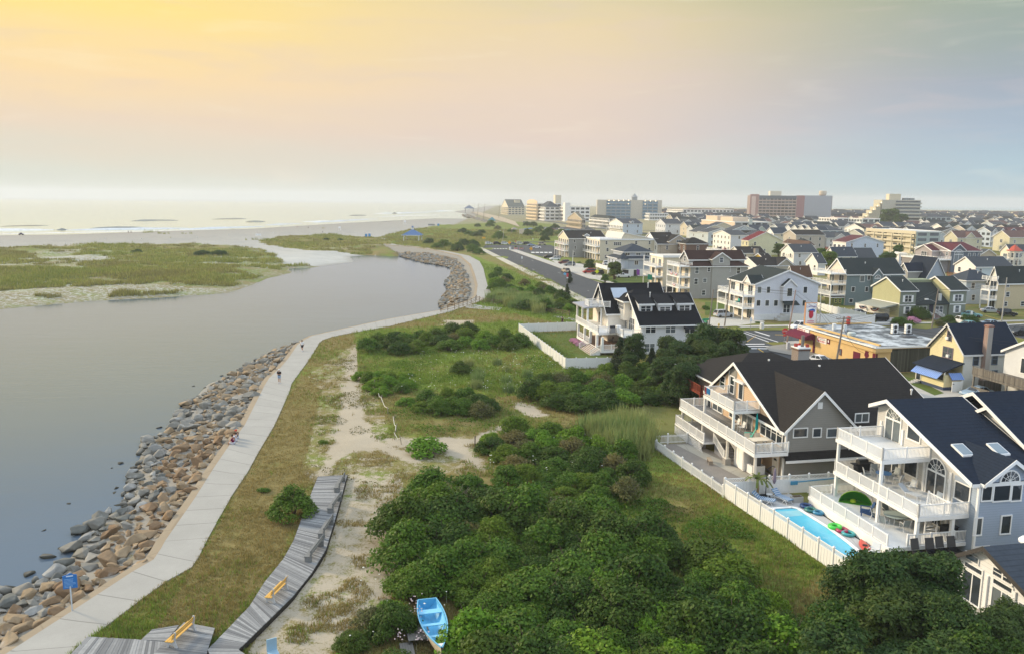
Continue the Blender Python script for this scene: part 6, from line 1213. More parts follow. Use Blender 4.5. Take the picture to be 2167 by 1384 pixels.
h.new('screen',DARK,MB().box(-3.04,-3.005,.2,D-1.2,1.5,2.25))
BS=stripes((.05,.13,.42),(.32,.45,.72),.3,1);h.new('awning',BS,MB().add([(-3.02,.2,2.72),(-3.02,D-1.2,2.72),(-4.1,D-1.2,1.75),(-4.1,.2,1.75)],[(0,1,2,3)]))
h.new('awning',stripes((.05,.13,.42),(.32,.45,.72),.3,0),MB().add([(-2.4,-.02,2.6),(-.3,-.02,2.6),(-.3,-.9,1.75),(-2.4,-.9,1.75)],[(0,1,2,3)]));h.win('F',5.3,0.5,.9,1.6,'pic',-3.005);h.steps(-3.1,-4.3,D-2.2,D-1.2,.6,3,'x',concrete((.5,.5,.5)))
for z_,x in((4.3,2.75),(6.9,3.2)):h.new('window_unit',TRIM,MB().box(-.35,-.06,x,x+.5,z_,z_+.4))
h.fin();HE=h
h=House('house','white house with a weathered grey two storey deck at the right edge',(72.5,100.5,0.));GD=planks((.22,.20,.17));h.body(0,14,0,12,0,6.4,WHT,9.5,'x');h.gable(0,14,0,12,6.4,9.5,GREYROOF,'x');h.win('S',2,4,1,1.4);h.win('F',4,1,2,2,'gl');h.win('F',8,3.9,2,2,'gl')
h.deck(-5,-.05,1,12,3.2,.3,GD);h.rail([(-.1,1),(-5,1),(-5,12)],3.2,1.1,.2,GD,solid=True);h.new('fence_screen',GD,MB().box(-5.1,-5.,0,12,0,1.5))
for x,y in((-4.9,1.1),(-4.9,6),(-4.9,11.8),(-2,1.1)):h.post(x,y,0,2.9,.2,GD)
h.fin()
h=House('garden_shed','small olive garden shed with a brown roof beside the teal grey house',P(1747+12,647),(0,0,1));h.body(0,4.2,0,3,0,2.2,siding((.17,.19,.07)),None);h.hip(0,4.2,0,3,2.2,3.1,DKBROWN,.25)
for x in(1.2,2.4):h.win('S',x,.8,.6,.9,'dh',fr=plain((.6,.6,.2)))
h.new('door',plain((.10,.2,.1)),MB().box(2.95,3.7,-.05,-.004,.1,1.9));h.fin()
def local_sheet(name,O,T,S,pts,z,mat,k='structure'):return sheet(name,[O+T*x+S*y for x,y in pts],z,mat,k)
Tv=np.array([math.cos(A0),math.sin(A0),0]);Sv=np.array([-math.sin(A0),math.cos(A0),0])
def rect(name,c,l,w_,z,mat,th=.0):
 """a strip l long inland and w_ wide, from its corner c"""
 c=np.array([c[0],c[1],0.]);return ribbon_m(name,[c,c+Tv*l],[c+Sv*-w_,c+Tv*l-Sv*w_],z,mat,.25,'structure',6)
C0=P(1568,700);C0=np.array([46.,166.5,0])
rect('cross_street',C0-Tv*6,190,13.5,.024,ASPH)
rect('pavement',C0+Tv*4+Sv*5.5,38,2.,.14,SIDEW);rect('pavement',C0+Tv*4+Sv*-13.7,11,3.2,.14,SIDEW);rect('pavement',C0+Tv*46+Sv*4.5,30,1.6,.14,SIDEW)
A1=np.array([112.,120.,0]);ribbon_m('avenue',[A1,A1+Sv*400],[A1+Tv*11,A1+Tv*11+Sv*400],.028,ASPH,.1,'structure',10)
ribbon_m('avenue',[A1+Tv*95,A1+Tv*95+Sv*900],[A1+Tv*105,A1+Tv*105+Sv*900],.028,ASPH,.1,'structure',20)
for k in(85,170,255,340,430,520):rect('side_street',np.array([-6.-k*.12+45,166.5+k,0])+Tv*8,500,9,.02,ASPH)
RP=[(-5.8,24.),(-.5,26),(6,26.),(6,22.3),(0,22.3),(0,0),(0,-8),(-4.,-8),(-4.6,14),(-7.2,20)]
sheet('pavement',[RS.wd(x,y)for x,y in RP],.15,SIDEW);ribbon_m('driveway',[RS.wd(-3.6,-8),RS.wd(-5.6,-42)],[RS.wd(4.,-8),RS.wd(3.6,-42)],.05,concrete((.50,.48,.43),2.))
LAWN=NT('mown lawn');a=LAWN.noise(.5,5,LAWN.geo(),.7);b=LAWN.noise(9,4,LAWN.geo(),.7);LAWN.bsdf(LAWN.mix(LAWN.M('ADD',LAWN.M('MULTIPLY',a,.6),LAWN.M('MULTIPLY',b,.4)),(.035,.07,.012),(.15,.19,.045)),.95);LAWN.bump(b,.05);LAWN=LAWN.m
DLAWN=NT('dry lawn');a=DLAWN.noise(.4,5,DLAWN.geo(),.7);b=DLAWN.noise(9,4,DLAWN.geo(),.7);DLAWN.bsdf(DLAWN.mix(DLAWN.M('ADD',DLAWN.M('MULTIPLY',a,.7),DLAWN.M('MULTIPLY',b,.3)),(.07,.09,.02),(.24,.23,.08)),.95);DLAWN=DLAWN.m
def lawn(pts,z=.06,mat=None):return sheet('lawn',[P(*p)if len(p)==2 else np.array(p)for p in pts],z,mat or LAWN)
lawn([(1098,706),(1219,702),(1290,758),(1310,770),(1198,774)],.05);lawn([(1330,870),(1370,842),(1462,842),(1468,925),(1385,920)],.05,DLAWN)
lawn([(1492,640),(1600,640),(1600,662),(1492,668)],.05);lawn([(1537,688),(1565,681),(1656,686),(1658,691),(1572,694)],.06,DLAWN);lawn([(1575,697),(1590,695.5),(1672,697),(1690,700),(1586,700)],.13,DLAWN);lawn([(1262,590),(1340,584),(1380,590),(1366,606),(1300,606)],.05);lawn([(1246,591),(1262,593),(1285,600),(1280,602)],.16)
lawn([(1905,690),(1900,684),(2040,678),(2040,686)],.06);lawn([(2060,672),(2105,690),(2040,694),(2040,684)],.06);lawn([(2040,643),(2110,648),(2160,660),(2170,668),(2110,662)],.06,DLAWN);lawn([(1924,812),(1950,808),(1998,832),(1978,837)],.06);lawn([(1895,800),(1915,797),(1945,803),(1905,812)],.055)
lawn([(1745,664),(1790,668),(1850,684),(1830,686)],.06);lawn([(1890,690),(1960,686),(2000,690),(1960,697)],.07,DLAWN)
sheet('driveway',[P(*p)for p in((1500,672),(1595,668),(1620,682),(1560,690),(1530,692),(1497,690))],.07,concrete((.52,.50,.44)));sheet('driveway',[P(*p)for p in((1165,551),(1230,560),(1290,585),(1270,590),(1200,572))],.16,concrete((.52,.50,.44)))
sheet('driveway',[P(*p)for p in((1365,608),(1450,625),(1440,632),(1350,622))],.06,concrete((.42,.40,.36)));sheet('parking_lot',[P(*p)for p in((1022,519),(1165,519),(1200,534),(1185,549),(1160,548),(1105,533),(1075,527),(1024,524))],.026,ASPH);sheet('parking_lot',[P(*p)for p in((1150,481),(1245,481),(1270,492),(1150,492))],.03,ASPH)
sheet('driveway',[P(*p)for p in((1850,690),(1860,672),(1900,672),(1905,688))],.05,concrete((.3,.3,.3)))
def mark(name,pts,mat=None,z=.036):return sheet(name,[P(*p)for p in pts],z,mat or plain((.7,.7,.68),.7))
for k in range(9):mark('road_marking',[(1021+k*6,526.6),(1024.6+k*6,526.7),(1025.6+k*6,527.8),(1022+k*6,527.7)])
for k in range(5):mark('road_marking',[(1124+k*9.2,534.2),(1131+k*9.2,534.2),(1131.6+k*9.2,536),(1124.6+k*9.2,536)])
for pts in([(1595,701),(1600,701),(1631,710.5),(1627,711)],[(1577,702),(1579,702),(1648,723.5),(1645,723.8)],[(1572,704),(1574,703.8),(1628,723.4),(1626,724)],[(1578,727.5),(1618,727.3),(1618,728.6),(1578,729)],[(1580,732),(1630,732),(1630,733.2),(1580,733.6)],[(1590,736.5),(1645,737.3),(1645,738.6),(1590,738.2)]):mark('road_marking',pts)
YM=plain((.55,.35,.06),.7)
for pts in([(1601,737),(1604,737),(1617,745),(1614,745)],[(1580,723),(1600,709.5),(1601,709.5),(1582,723)],[(1640,708),(1680,709),(1680,709.5),(1640,708.6)],[(2085,668),(2120,678),(2120,678.8),(2084,668.6)]):mark('road_marking',pts,YM)
mark('road_marking',[(2105,688.5),(2167,685),(2167,686),(2105,689.6)])
for i in range(16):
 u=random.uniform(.06,.9);v=random.uniform(.1,.9);c=(rl0+(rl1-rl0)*u)*(1-v)+(rr0+(rr1-rr0)*u)*v;d_=(rl1-rl0)/np.linalg.norm(rl1-rl0);n_=np.array([d_[1],-d_[0],0]);l=random.uniform(.6,3);ww=random.uniform(.1,.3)
 sheet('road_patch',[c-d_*l-n_*ww,c+d_*l-n_*ww*.5,c+d_*l*.8+n_*ww,c-d_*l+n_*ww],.034,plain((.2,.2,.2)))
def fence(name,label,pts,hgt_,style='panel',mat=VINYL,group=None,z=0.,sp=2.0):
 p0=pts[0];r=thing(name,label,'fence',(p0[0],p0[1],z),0,group);B,T_=MB(),MB();q=[np.array(p[:2])-np.array(p0[:2])for p in pts];np_=0;post=MB().box(-.07,.07,-.07,.07,0,hgt_+.12).add([(-.1,-.1,hgt_+.121),(.1,-.1,hgt_+.121),(.1,.1,hgt_+.121),(-.1,.1,hgt_+.121),(0,0,hgt_+.24)],[(3,2,1,0),(0,1,4),(1,2,4),(2,3,4),(3,0,4)]).mesh('post',mat)
 for a,b in zip(q,q[1:]):
  l=np.linalg.norm(b-a);n=max(1,round(l/sp))
  for i in range(n):
   u,v=a+(b-a)*i/n,a+(b-a)*(i+1)/n
   if np_<98:put('post',post,r,(u[0],u[1],0));np_+=1
   A_,B_=(u[0],u[1]),(v[0],v[1]);top=hgt_-(.38 if style=='lattice' else 0)
   if style in('panel','lattice'):
    B.bar((*A_,.12+(top-.12)/2),(*B_,.12+(top-.12)/2),.035,top-.14);B.bar((*A_,.12),(*B_,.12),.05,.12);B.bar((*A_,top),(*B_,top),.055,.1)
    nb=int(l/n/.3)
    for k in range(1,nb):c_=u+(v-u)*k/nb;B.box(c_[0]-.03,c_[0]+.03,c_[1]-.03,c_[1]+.03,.18,top-.06)
   if style=='lattice':
    T_.bar((*A_,hgt_),(*B_,hgt_),.055,.07);nn=14
    for k in range(nn):c1,c2=u+(v-u)*k/nn,u+(v-u)*min(1,(k+1.6)/nn);T_.bar((*c1,top),(*c2,hgt_),.014,.03);T_.bar((*c1,hgt_),(*c2,top),.014,.03)
   if style=='picket':
    B.bar((*A_,.2),(*B_,.2),.04,.08);B.bar((*A_,hgt_-.15),(*B_,hgt_-.15),.04,.08);nn=15
    for k in range(1,nn):c_=u+(v-u)*k/nn;B.box(c_[0]-.025,c_[0]+.025,c_[1]-.025,c_[1]+.025,.08,hgt_)
   if style=='split':
    for zz in(.45,.85,1.25):T_.tube([(*A_,zz),(*((u+v)/2),zz+random.uniform(-.03,.03)),(*B_,zz)],.06,6)
   if style=='boards':B.bar((*A_,hgt_/2),(*B_,hgt_/2),.04,hgt_)
 if np_<99:put('post',post,r,(q[-1][0],q[-1][1],0))
 if B.v:B.obj('panel',mat,r)
 if T_.v:T_.obj('lattice' if style=='lattice' else 'rail',mat,r)
 return r
w2=lambda h,pts:[h.wd(*p)for p in pts]
fence('picket_fence','white picket fence around the gravel yard of the tan and grey house',w2(HC_,[(-9.9,31.1),(-14.4,31.2),(-13.4,14.9)]),1.05,'picket')
fence('vinyl_fence','tall white fence with a lattice top along the dune side of the pool',w2(HC_,[(-13.38,14.7),(-12.3,1.2),(-11.9,-4)]),1.75,'lattice')
fence('vinyl_fence','white lattice topped fence between the pool and the tan and grey house',w2(HC_,[(-13.3,14.75),(-10.9,14.7),(-1,14.4),(6,14.2)]),1.75,'lattice')
fence('vinyl_fence','white fence with a small lattice behind the bins below the pool house',w2(HC_,[(-9.5,-4.6),(-4.6,-4.),(2,-3.4)]),1.6,'lattice')
fence('vinyl_fence','white panel fence around the dark lawn of the white beach house',[P(1219,699.5),P(1098,704),P(1197,781),P(1262,780),P(1330,779)],1.75,'panel',z=0)
fence('split_rail_fence','weathered split rail fence along the branch path to the white house',[P(933,661),P(962,655),P(997,644),P(1006,640)],1.35,'split',planks((.30,.22,.14)),sp=2.8);fence('split_rail_fence','long grey split rail fence rising to the right beside the concrete path',[P(1008,637),P(1022,642.5),P(1089,648.5),P(1148,660.5),P(1205,671.5)],1.35,'split',planks((.30,.22,.14)),sp=2.8)
fence('vinyl_fence','white panel fence behind the restaurant along the side street yard',[P(1672,682),P(1700,684),P(1790,684),P(1850,686)],2.0,'panel');fence('vinyl_fence','white panel fence running back from the corner of the white house',[P(1726,655),P(1760,664),P(1800,672),P(1830,680)],1.8,'panel');fence('vinyl_fence','white fence with red and blue bunting beside the sage green house',[P(1810,656),P(1840,662),P(1872,668),P(1898,670)],1.7,'panel')
fence('vinyl_fence','low white fence in front of the pale blue hipped house',[P(2046,634),P(2080,640),P(2105,644)],1.6,'panel');fence('board_fence','dark weathered board fence beside the silver sedan',w2(HE,[(1.5,-1.6),(9.,-1.9),(13,-5)]),1.7,'boards',planks((.16,.14,.12),.2,0))
g=thing('gate','white vinyl gate at the porch corner of the pale yellow house','gate',tuple(HE.wd(-2.6,-1.2)),A0);MB().box(0,1.6,-.04,.04,.1,1.6).obj('leaf',VINYL,g);MB().box(1.6,1.75,-.08,.08,0,1.7).obj('post',VINYL,g);MB().box(.05,.3,-.07,-.041,1.2,1.3).obj('hinge',DARK,g)
PD=concrete((.50,.51,.51),0,1.5);dk=[(-13.1,14.4),(-6.9,14.3),(-6.9,11.65),(-6.9,.0),(-6.9,-4),(-11.7,-4)];hole=[(-11.2,10.9),(-10.9,11.25),(-8.6,11.2),(-8.2,10.8),(-7.95,6.5),(-8.1,3.5),(-8.6,-1.2),(-11.6,-1.2),(-11.4,3.)]
bm=bmesh.new();vo=[bm.verts.new(HC_.wd(x,y,.1))for x,y in dk];vi=[bm.verts.new(HC_.wd(x,y,.1))for x,y in hole];eo=[bm.edges.new((vo[i],vo[(i+1)%len(vo)]))for i in range(len(vo))];ei=[bm.edges.new((vi[i],vi[(i+1)%len(vi)]))for i in range(len(vi))];bmesh.ops.triangle_fill(bm,edges=eo+ei,use_beauty=True)
for f in bm.faces:
 if f.normal.z<0:f.normal_flip()
me=bpy.data.meshes.new('pool_terrace');bm.to_mesh(me);bm.free();me.materials.append(PD);kind(put('pool_terrace',me),'structure')
pl=thing('swimming_pool','turquoise rectangular swimming pool below the white decks','pool',tuple(HC_.wd(-9.6,5)),A0);q=[(x+9.6,y-5)for x,y in hole];PB=plain((.10,.50,.62),.4)
MB().add([(x,y,.1)for x,y in q]+[(x,y,.03)for x,y in q],[(i,i+len(q),(i+1)%len(q)+len(q),(i+1)%len(q))for i in range(len(q))]).obj('basin_wall',PB,pl)
t=NT('pool water');n=t.noise(1.2,3,t.co());t.bsdf(t.mix(n,(.09,.48,.66),(.14,.56,.72)),.06,IOR=1.33);t.bump(n,.03);MB().add([(x,y,.06)for x,y in q],[tuple(range(len(q)))[::-1]]).obj('pool_water',t.m,pl);cp=MB()
for i in range(len(q)):cp.bar((*q[i],.12),(*q[(i+1)%len(q)],.12),.3,.06)
cp.obj('coping',plain((.78,.78,.76)),pl);MB().add([(-1.3,4.4,.066),(1.1,4.4,.066),(1.3,5.6,.066),(-1.2,5.6,.066)],[(0,1,2,3)]).obj('bench_step',plain((.3,.62,.7),.1),pl)
GRAVEL=NT('gravel');a=GRAVEL.noise(7,4,GRAVEL.geo(),.8);b=GRAVEL.noise(.7,4,GRAVEL.geo());GRAVEL.bsdf(GRAVEL.mix(GRAVEL.M('ADD',GRAVEL.M('MULTIPLY',a,.6),GRAVEL.M('MULTIPLY',b,.4)),(.12,.11,.10),(.36,.33,.29)),.95);GRAVEL=GRAVEL.m
sheet('gravel_yard',[HC_.wd(*p)for p in((-14.2,31),(-9.5,31),(-4,14.6),(-13.2,14.9))],.04,GRAVEL);sheet('path',[HC_.wd(*p)for p in((-11.4,30.5),(-10,30.5),(-8.2,21),(-7.4,15.2),(-8.6,15.2),(-9.6,20.5))],.06,concrete((.42,.40,.34)))
BDW=planks((.17,.18,.185),.16,1)
def plank_way(name,L_,R__,z,w_=.17,mat=None):
 """boards laid crosswise between two edge lines"""
 a,b=dens([np.array(p)for p in L_],1e9),[np.array(p)for p in R__];m_=MB();rr=random.Random(3)
 for i in range(len(L_)-1):
  p0,p1,q0,q1=L_[i],L_[i+1],R__[i],R__[i+1];n=max(1,int((np.linalg.norm(p1-p0)+np.linalg.norm(q1-q0))/2/w_))
  for k in range(n):
   u,v=k/n,(k+.93)/n;e=rr.uniform(-.012,.012);x0,x1,y0,y1=p0+(p1-p0)*u,p0+(p1-p0)*v,q0+(q1-q0)*u,q0+(q1-q0)*v
   m_.slab([(x0[0],x0[1],z+e),(y0[0],y0[1],z+e),(y1[0],y1[1],z+e),(x1[0],x1[1],z+e)],(0,0,-.05))
 return m_
t=NT('grey boards');o=t.geo();r_=t.N('NewGeometry').outputs['Random Per Island'];n=t.noise(3,6,o,.75);c_=t.mix(r_,(.15,.155,.16),(.46,.465,.455));c_=t.mix(t.M('MULTIPLY',n,.8),c_,(.12,.125,.13));t.bsdf(c_,.8);GB2=t.m
BL_,BR_=pxl(BWL),pxl(BWR)
kind(plank_way('boardwalk',BL_,BR_,.32).obj('boardwalk',GB2),'structure');jo=MB()
for side in(BL_,BR_):
 for a,b in zip(side,side[1:]):jo.bar((a[0],a[1],.12),(b[0],b[1],.12),.08,.3)
kind(jo.obj('boardwalk_joists',plain((.04,.035,.03),.9)),'structure')
Q=[P(390,1325),P(345,1372),P(300,1420)],[P(455,1337),P(440,1384),P(430,1430)];kind(plank_way('side_platform',*Q,.30).obj('boardwalk',GB2),'structure');Q=[P(318,1341),P(160,1372)],[P(355,1347),P(190,1400)]
kind(plank_way('x',[P(185,1354),P(300,1361),P(352,1366)],[P(150,1392),P(290,1402),P(350,1406)],.26).obj('boardwalk',GB2),'structure');kind(plank_way('x',[P(300,1361),P(322,1340)],[P(352,1364),P(380,1330)],.28).obj('boardwalk',GB2),'structure')
YS=plain((.62,.36,.07),.5);CEMENT=concrete((.55,.55,.54))
def yellow_bench(a,b,label,z):
 """slatted bench from a to b (front feet), facing the lagoon"""
 a,b=np.array(P(*a,z)),np.array(P(*b,z));d=b-a;l=np.linalg.norm(d);rz=math.atan2(d[1],d[0]);r=thing('bench',label,'bench',tuple(a),rz,'yellow slatted benches')
 for i,y in enumerate((.0,.17,.34)):MB().box(-.1,l+.1,.02-y-.15,.02-y,.45,.49).obj('seat_slat',YS,r)
 for i,z_ in enumerate((.62,.80)):MB().slab([(-.1,-.42-i*.05,z_),(l+.1,-.42-i*.05,z_),(l+.1,-.46-i*.05,z_+.14),(-.1,-.46-i*.05,z_+.14)],(0,-.035,0)).obj('back_slat',YS,r)
 for x in(.12,l-.12):
  MB().slab([(x,.05,0),(x,.02,.44),(x,-.36,.44),(x,-.44,.98),(x,-.52,1.0),(x,-.56,.9),(x,-.5,.4),(x,-.62,0),(x,-.48,0),(x,-.36,.16),(x,-.12,.16),(x,-.06,0)],(.09,0,0)).obj('end_frame',CEMENT,r)
 return r
yellow_bench((352,1371),(397,1330),'yellow slatted bench on the small side platform of the boardwalk',.30);yellow_bench((562,1276),(594,1244),'yellow slatted bench standing on the main boardwalk',.32)
for k,(px,py,px2,py2,lb)in enumerate(((716,1042,731,1012,'weathered grey bench at the far end of the boardwalk'),(702,1086,722,1056,'weathered grey bench, second from the far end of the boardwalk'),(683,1140,708,1100,'weathered grey bench in the middle of the boardwalk edge'),(655,1190,685,1150,'weathered grey bench nearest the yellow bench on the boardwalk'))):
 a,b=np.array(P(px,py,.32)),np.array(P(px2,py2,.32));d=b-a;l=min(np.linalg.norm(d),3.);r=thing('wooden_bench',lb,'bench',tuple(a),math.atan2(d[1],d[0]),'weathered benches along the boardwalk');m_=plain((.20,.205,.20),.85)
 MB().box(0,l,.0,.42,.40,.46).obj('seat',m_,r);MB().box(0,l,-.08,-.03,.52,.66).box(0,l,-.1,-.05,.74,.9).obj('backrest',m_,r)
 for x in(.1,l-.1):MB().box(x-.06,x+.06,-.1,.38,0,.4).box(x-.05,x+.05,-.14,-.085,0,.92).obj('leg',m_,r)
r=thing('park_sign','blue information sign on a pale post beside the walkway','sign',tuple(P(153,1293)),R_(20));BLUE=plain((.01,.14,.42),.5)
MB().tube([(0,0,0),(0,0,1.75)],.045,8).obj('post',plain((.5,.55,.58),.5),r);b_=MB().slab([(-.42,.02,1.6),(.42,.02,1.6),(.42,.02,2.5),(.2,.02,2.55),(0,.02,2.66),(-.2,.02,2.55),(-.42,.02,2.5)],(0,.06,0)).obj('panel',BLUE,r)
rr=random.Random(2)
MB().box(-.2,.2,.005,.018,2.42,2.5).obj('emblem',plain((.5,.6,.7)),b_)
for i in range(7):MB().box(-.34,.34-rr.random()*.2,.006,.018,1.7+i*.09,1.725+i*.09).obj('lettering',plain((.25,.45,.7)),b_)
BO_=BOAT;a_,b_=P(905,1282,.8),P(935,1384,.9);d=a_-b_;r=thing('rowing_boat','sky blue wooden rowing boat bedded in the shrubs','boat',(b_[0],b_[1],.35),math.atan2(d[1],d[0]))
l=np.linalg.norm(d[:2])+.3;BB=plain((.10,.42,.68),.5,0.,.12);HUL=plain((.55,.48,.36),.7,0.,.25,3.)
def hull(k,w0,dz0):
 sec=[]
 for i in range(13):
  u=i/12;hw=(.04+.80*(1-(1-min(u/.62,1))**2.0))*(1 if u<.62 else 1-.30*((u-.62)/.38)**2)*w0;top=.80+.20*(1-u)**2;x=l*u-.25*(1-u)*0
  sec.append([(x+(.12*(1-u)if False else 0),hw*math.sin(t_*math.pi/2)*s,dz0+(top-dz0)*(1-math.cos(t_*math.pi/2))**.8)for s,t_ in[(-1,1),(-1,.8),(-1,.55),(-1,.25),(1,0),(1,.25),(1,.55),(1,.8),(1,1)]])
 return sec
so_,si_=hull(0,1.,.0),hull(1,.93,.1);m_=MB();n=9
m_.add([p for s in so_ for p in s],[(i*n+k,(i+1)*n+k,(i+1)*n+k+1,i*n+k+1)for i in range(12)for k in range(n-1)]+[tuple(12*n+k for k in range(n))]);m_.obj('hull',HUL,r)
m_=MB();m_.add([p for s in si_ for p in s],[(i*n+k,i*n+k+1,(i+1)*n+k+1,(i+1)*n+k)for i in range(12)for k in range(n-1)]);m_.add([(l-.03,p[1],p[2])for p in si_[12]],[tuple(range(n-1,-1,-1))]);m_.obj('inner_planking',BB,r)
gw=MB()
for s_ in(0,n-1):
 for i in range(12):gw.bar(so_[i][s_],so_[i+1][s_],.07,.06)
gw.bar(so_[12][0],so_[12][-1],.07,.06);gw.obj('gunwale',plain((.16,.45,.66),.5),r)
for u,w_ in((.30,.22),(.52,.26),(.78,.5)):
 i=round(u*12);hw=si_[i][-1][1]*.97;MB().box(l*u-w_/2,l*u+w_/2,-hw,hw,.62,.67).obj('thwart',plain((.22,.55,.78),.5),r)
MB().box(l*.14,l*.20,-.12,.12,.3,.36).obj('mast_step',plain((.05,.12,.16)),r);MB().slab([(l*.01,0,1.0),(l*.07,-.17,.97),(l*.07,.17,.97)],(0,0,.03)).obj('bow_plate',plain((.7,.72,.74)),r);MB().box(l-.02,l+.05,-.15,.1,.6,.8).obj('transom_block',plain((.25,.15,.08)),r)
for k,(px,py,w_,d_,z_,lb)in enumerate(((889,1352,1.6,1.5,.45,'weathered wooden platform tucked beside the blue boat'),(862,1378,.8,1.5,.16,'low wooden step beside the platform by the boat'),(893,1346,.75,.7,.62,'small wooden box standing on the platform beside the boat'))):
 p=P(px,py,z_*0);o=MB();nb=int(w_/.15)
 for i in range(nb):o.box(-w_/2+i*w_/nb,-w_/2+(i+.94)*w_/nb,-d_/2,d_/2,z_-.05,z_)
 r=thing('wooden_platform' if k<2 else 'wooden_box',lb,'platform' if k<2 else 'box',(p[0],p[1],.0),R_(14));o.obj('top',plain((.20,.19,.17),.85),r);fr=MB()
 for sx in(-1,1):fr.box(sx*w_*.46-.05,sx*w_*.46+.05,-d_*.48,d_*.48,.0 if k<2 else .46,z_-.052)
 fr.obj('frame',plain((.10,.095,.085),.85),r)
p=P(888,1268);tag(put('boulder',BO['p',2],None,(p[0],p[1],.5),(0,0,1),(1.3,1.1,1.3)),'pale rock half hidden in leaves behind the boat','rock');p=P(903,1246);tag(put('boulder',BO['p',4],None,(p[0],p[1],.7),(.4,0,2),(1.1,.9,1.2)),'pale lichen rock further back in the thicket behind the boat','rock')
fl=MB();rr=random.Random(7)
for px,py,n in((880,1300,12),(882,1325,18),(895,1378,20),(868,1262,8),(850,1372,10)):
 for i in range(n):p=P(px+rr.uniform(-14,14),py+rr.uniform(-9,9));z_=rr.uniform(.7,1.3);r_=rr.uniform(.04,.08);fl.add([(p[0]+r_,p[1],z_),(p[0],p[1]+r_,z_),(p[0]-r_,p[1],z_),(p[0],p[1]-r_,z_),(p[0],p[1],z_+.06)],[(0,1,4),(1,2,4),(2,3,4),(3,0,4)])
kind(fl.obj('garden_flowers',plain((.62,.5,.5),.8)),'stuff')
p=P(576,1390);r=thing('metal_chair','pale blue metal chair back cut by the bottom edge beside the boardwalk','chair',(p[0],p[1],0),R_(30));MB().box(-.3,.3,-.03,.03,.45,1.2).obj('backrest',plain((.3,.45,.55),.4),r);MB().box(-.3,.3,-.55,-.031,.40,.45).obj('seat',plain((.3,.45,.55),.4),r)
for x in(-.27,.27):
 for y in(-.5,.0):MB().box(x-.025,x+.025,y-.025,y+.025,0,.4).obj('leg',plain((.25,.35,.42),.4),r)
RP=plain((.62,.58,.5),.8)
for lb,pts in(('broken rope and stake line along the right side of the sandy path',[(792,802),(793,818),(800,838),(806,852),(822,878)]),('leaning stakes with a slack rope beside the low shrub',[(832,895),(838,915),(834,930),(850,940)]),('thin leaning pole with a rope at the edge of the thicket',[(882,1092),(876,1135),(868,1190),(848,1208)])):
 q=[P(*a)for a in pts];r=thing('rope_fence',lb,'rope fence',tuple(q[0]));rp=[]
 for i,p in enumerate(q):
  dx,dy=p[0]-q[0][0],p[1]-q[0][1];MB().tube([(dx,dy,-.2),(dx+random.uniform(-.3,.3),dy+random.uniform(-.15,.15),1.1)],.05,6).obj('stake',plain((.3,.26,.2),.9),r);rp+=[(dx,dy,.85)]+([((dx+q[i+1][0]-q[0][0])/2,(dy+q[i+1][1]-q[0][1])/2,.35)]if i<len(q)-1 else[])
 MB().tube(rp,.035,5).obj('rope',RP,r)
for px,py,h_,lb in((1005,945,1.2,'dark wooden stake standing in the bare sand'),(918,968,1.1,'short grey post at the end of the sandy side trail')):p=P(px,py);r=tag(MB().tube([(0,0,-.2),(.02,0,h_)],[.07,.06],7).tube([(.02,0,h_),(.02,0,h_+.05)],[.075,.03],7).obj('post',plain((.10,.08,.06),.9),None,(p[0],p[1],0)),lb,'post')
TYRE,RIM,TAIL,HEAD=plain((.012,.012,.013),.8),plain((.42,.43,.44),.35,.6),plain((.35,.015,.015),.3),plain((.75,.75,.72),.2);CARG=plain((.015,.02,.025),.06)
PAINT0=plain((.5,.5,.5),.25,.0,.02)
def wheel_parts():
 a=MB();a.lathe([(.20,-.11),(.33,-.11),(.35,-.06),(.35,.06),(.33,.11),(.20,.11)],(0,0,0),16);b=MB();b.lathe([(.2,-.1),(.21,.08),(.06,.112),(.02,.112)],(0,0,0),10);return a.mesh('wheel',TYRE,True),b.mesh('rim',RIM)
WH,RM=wheel_parts()
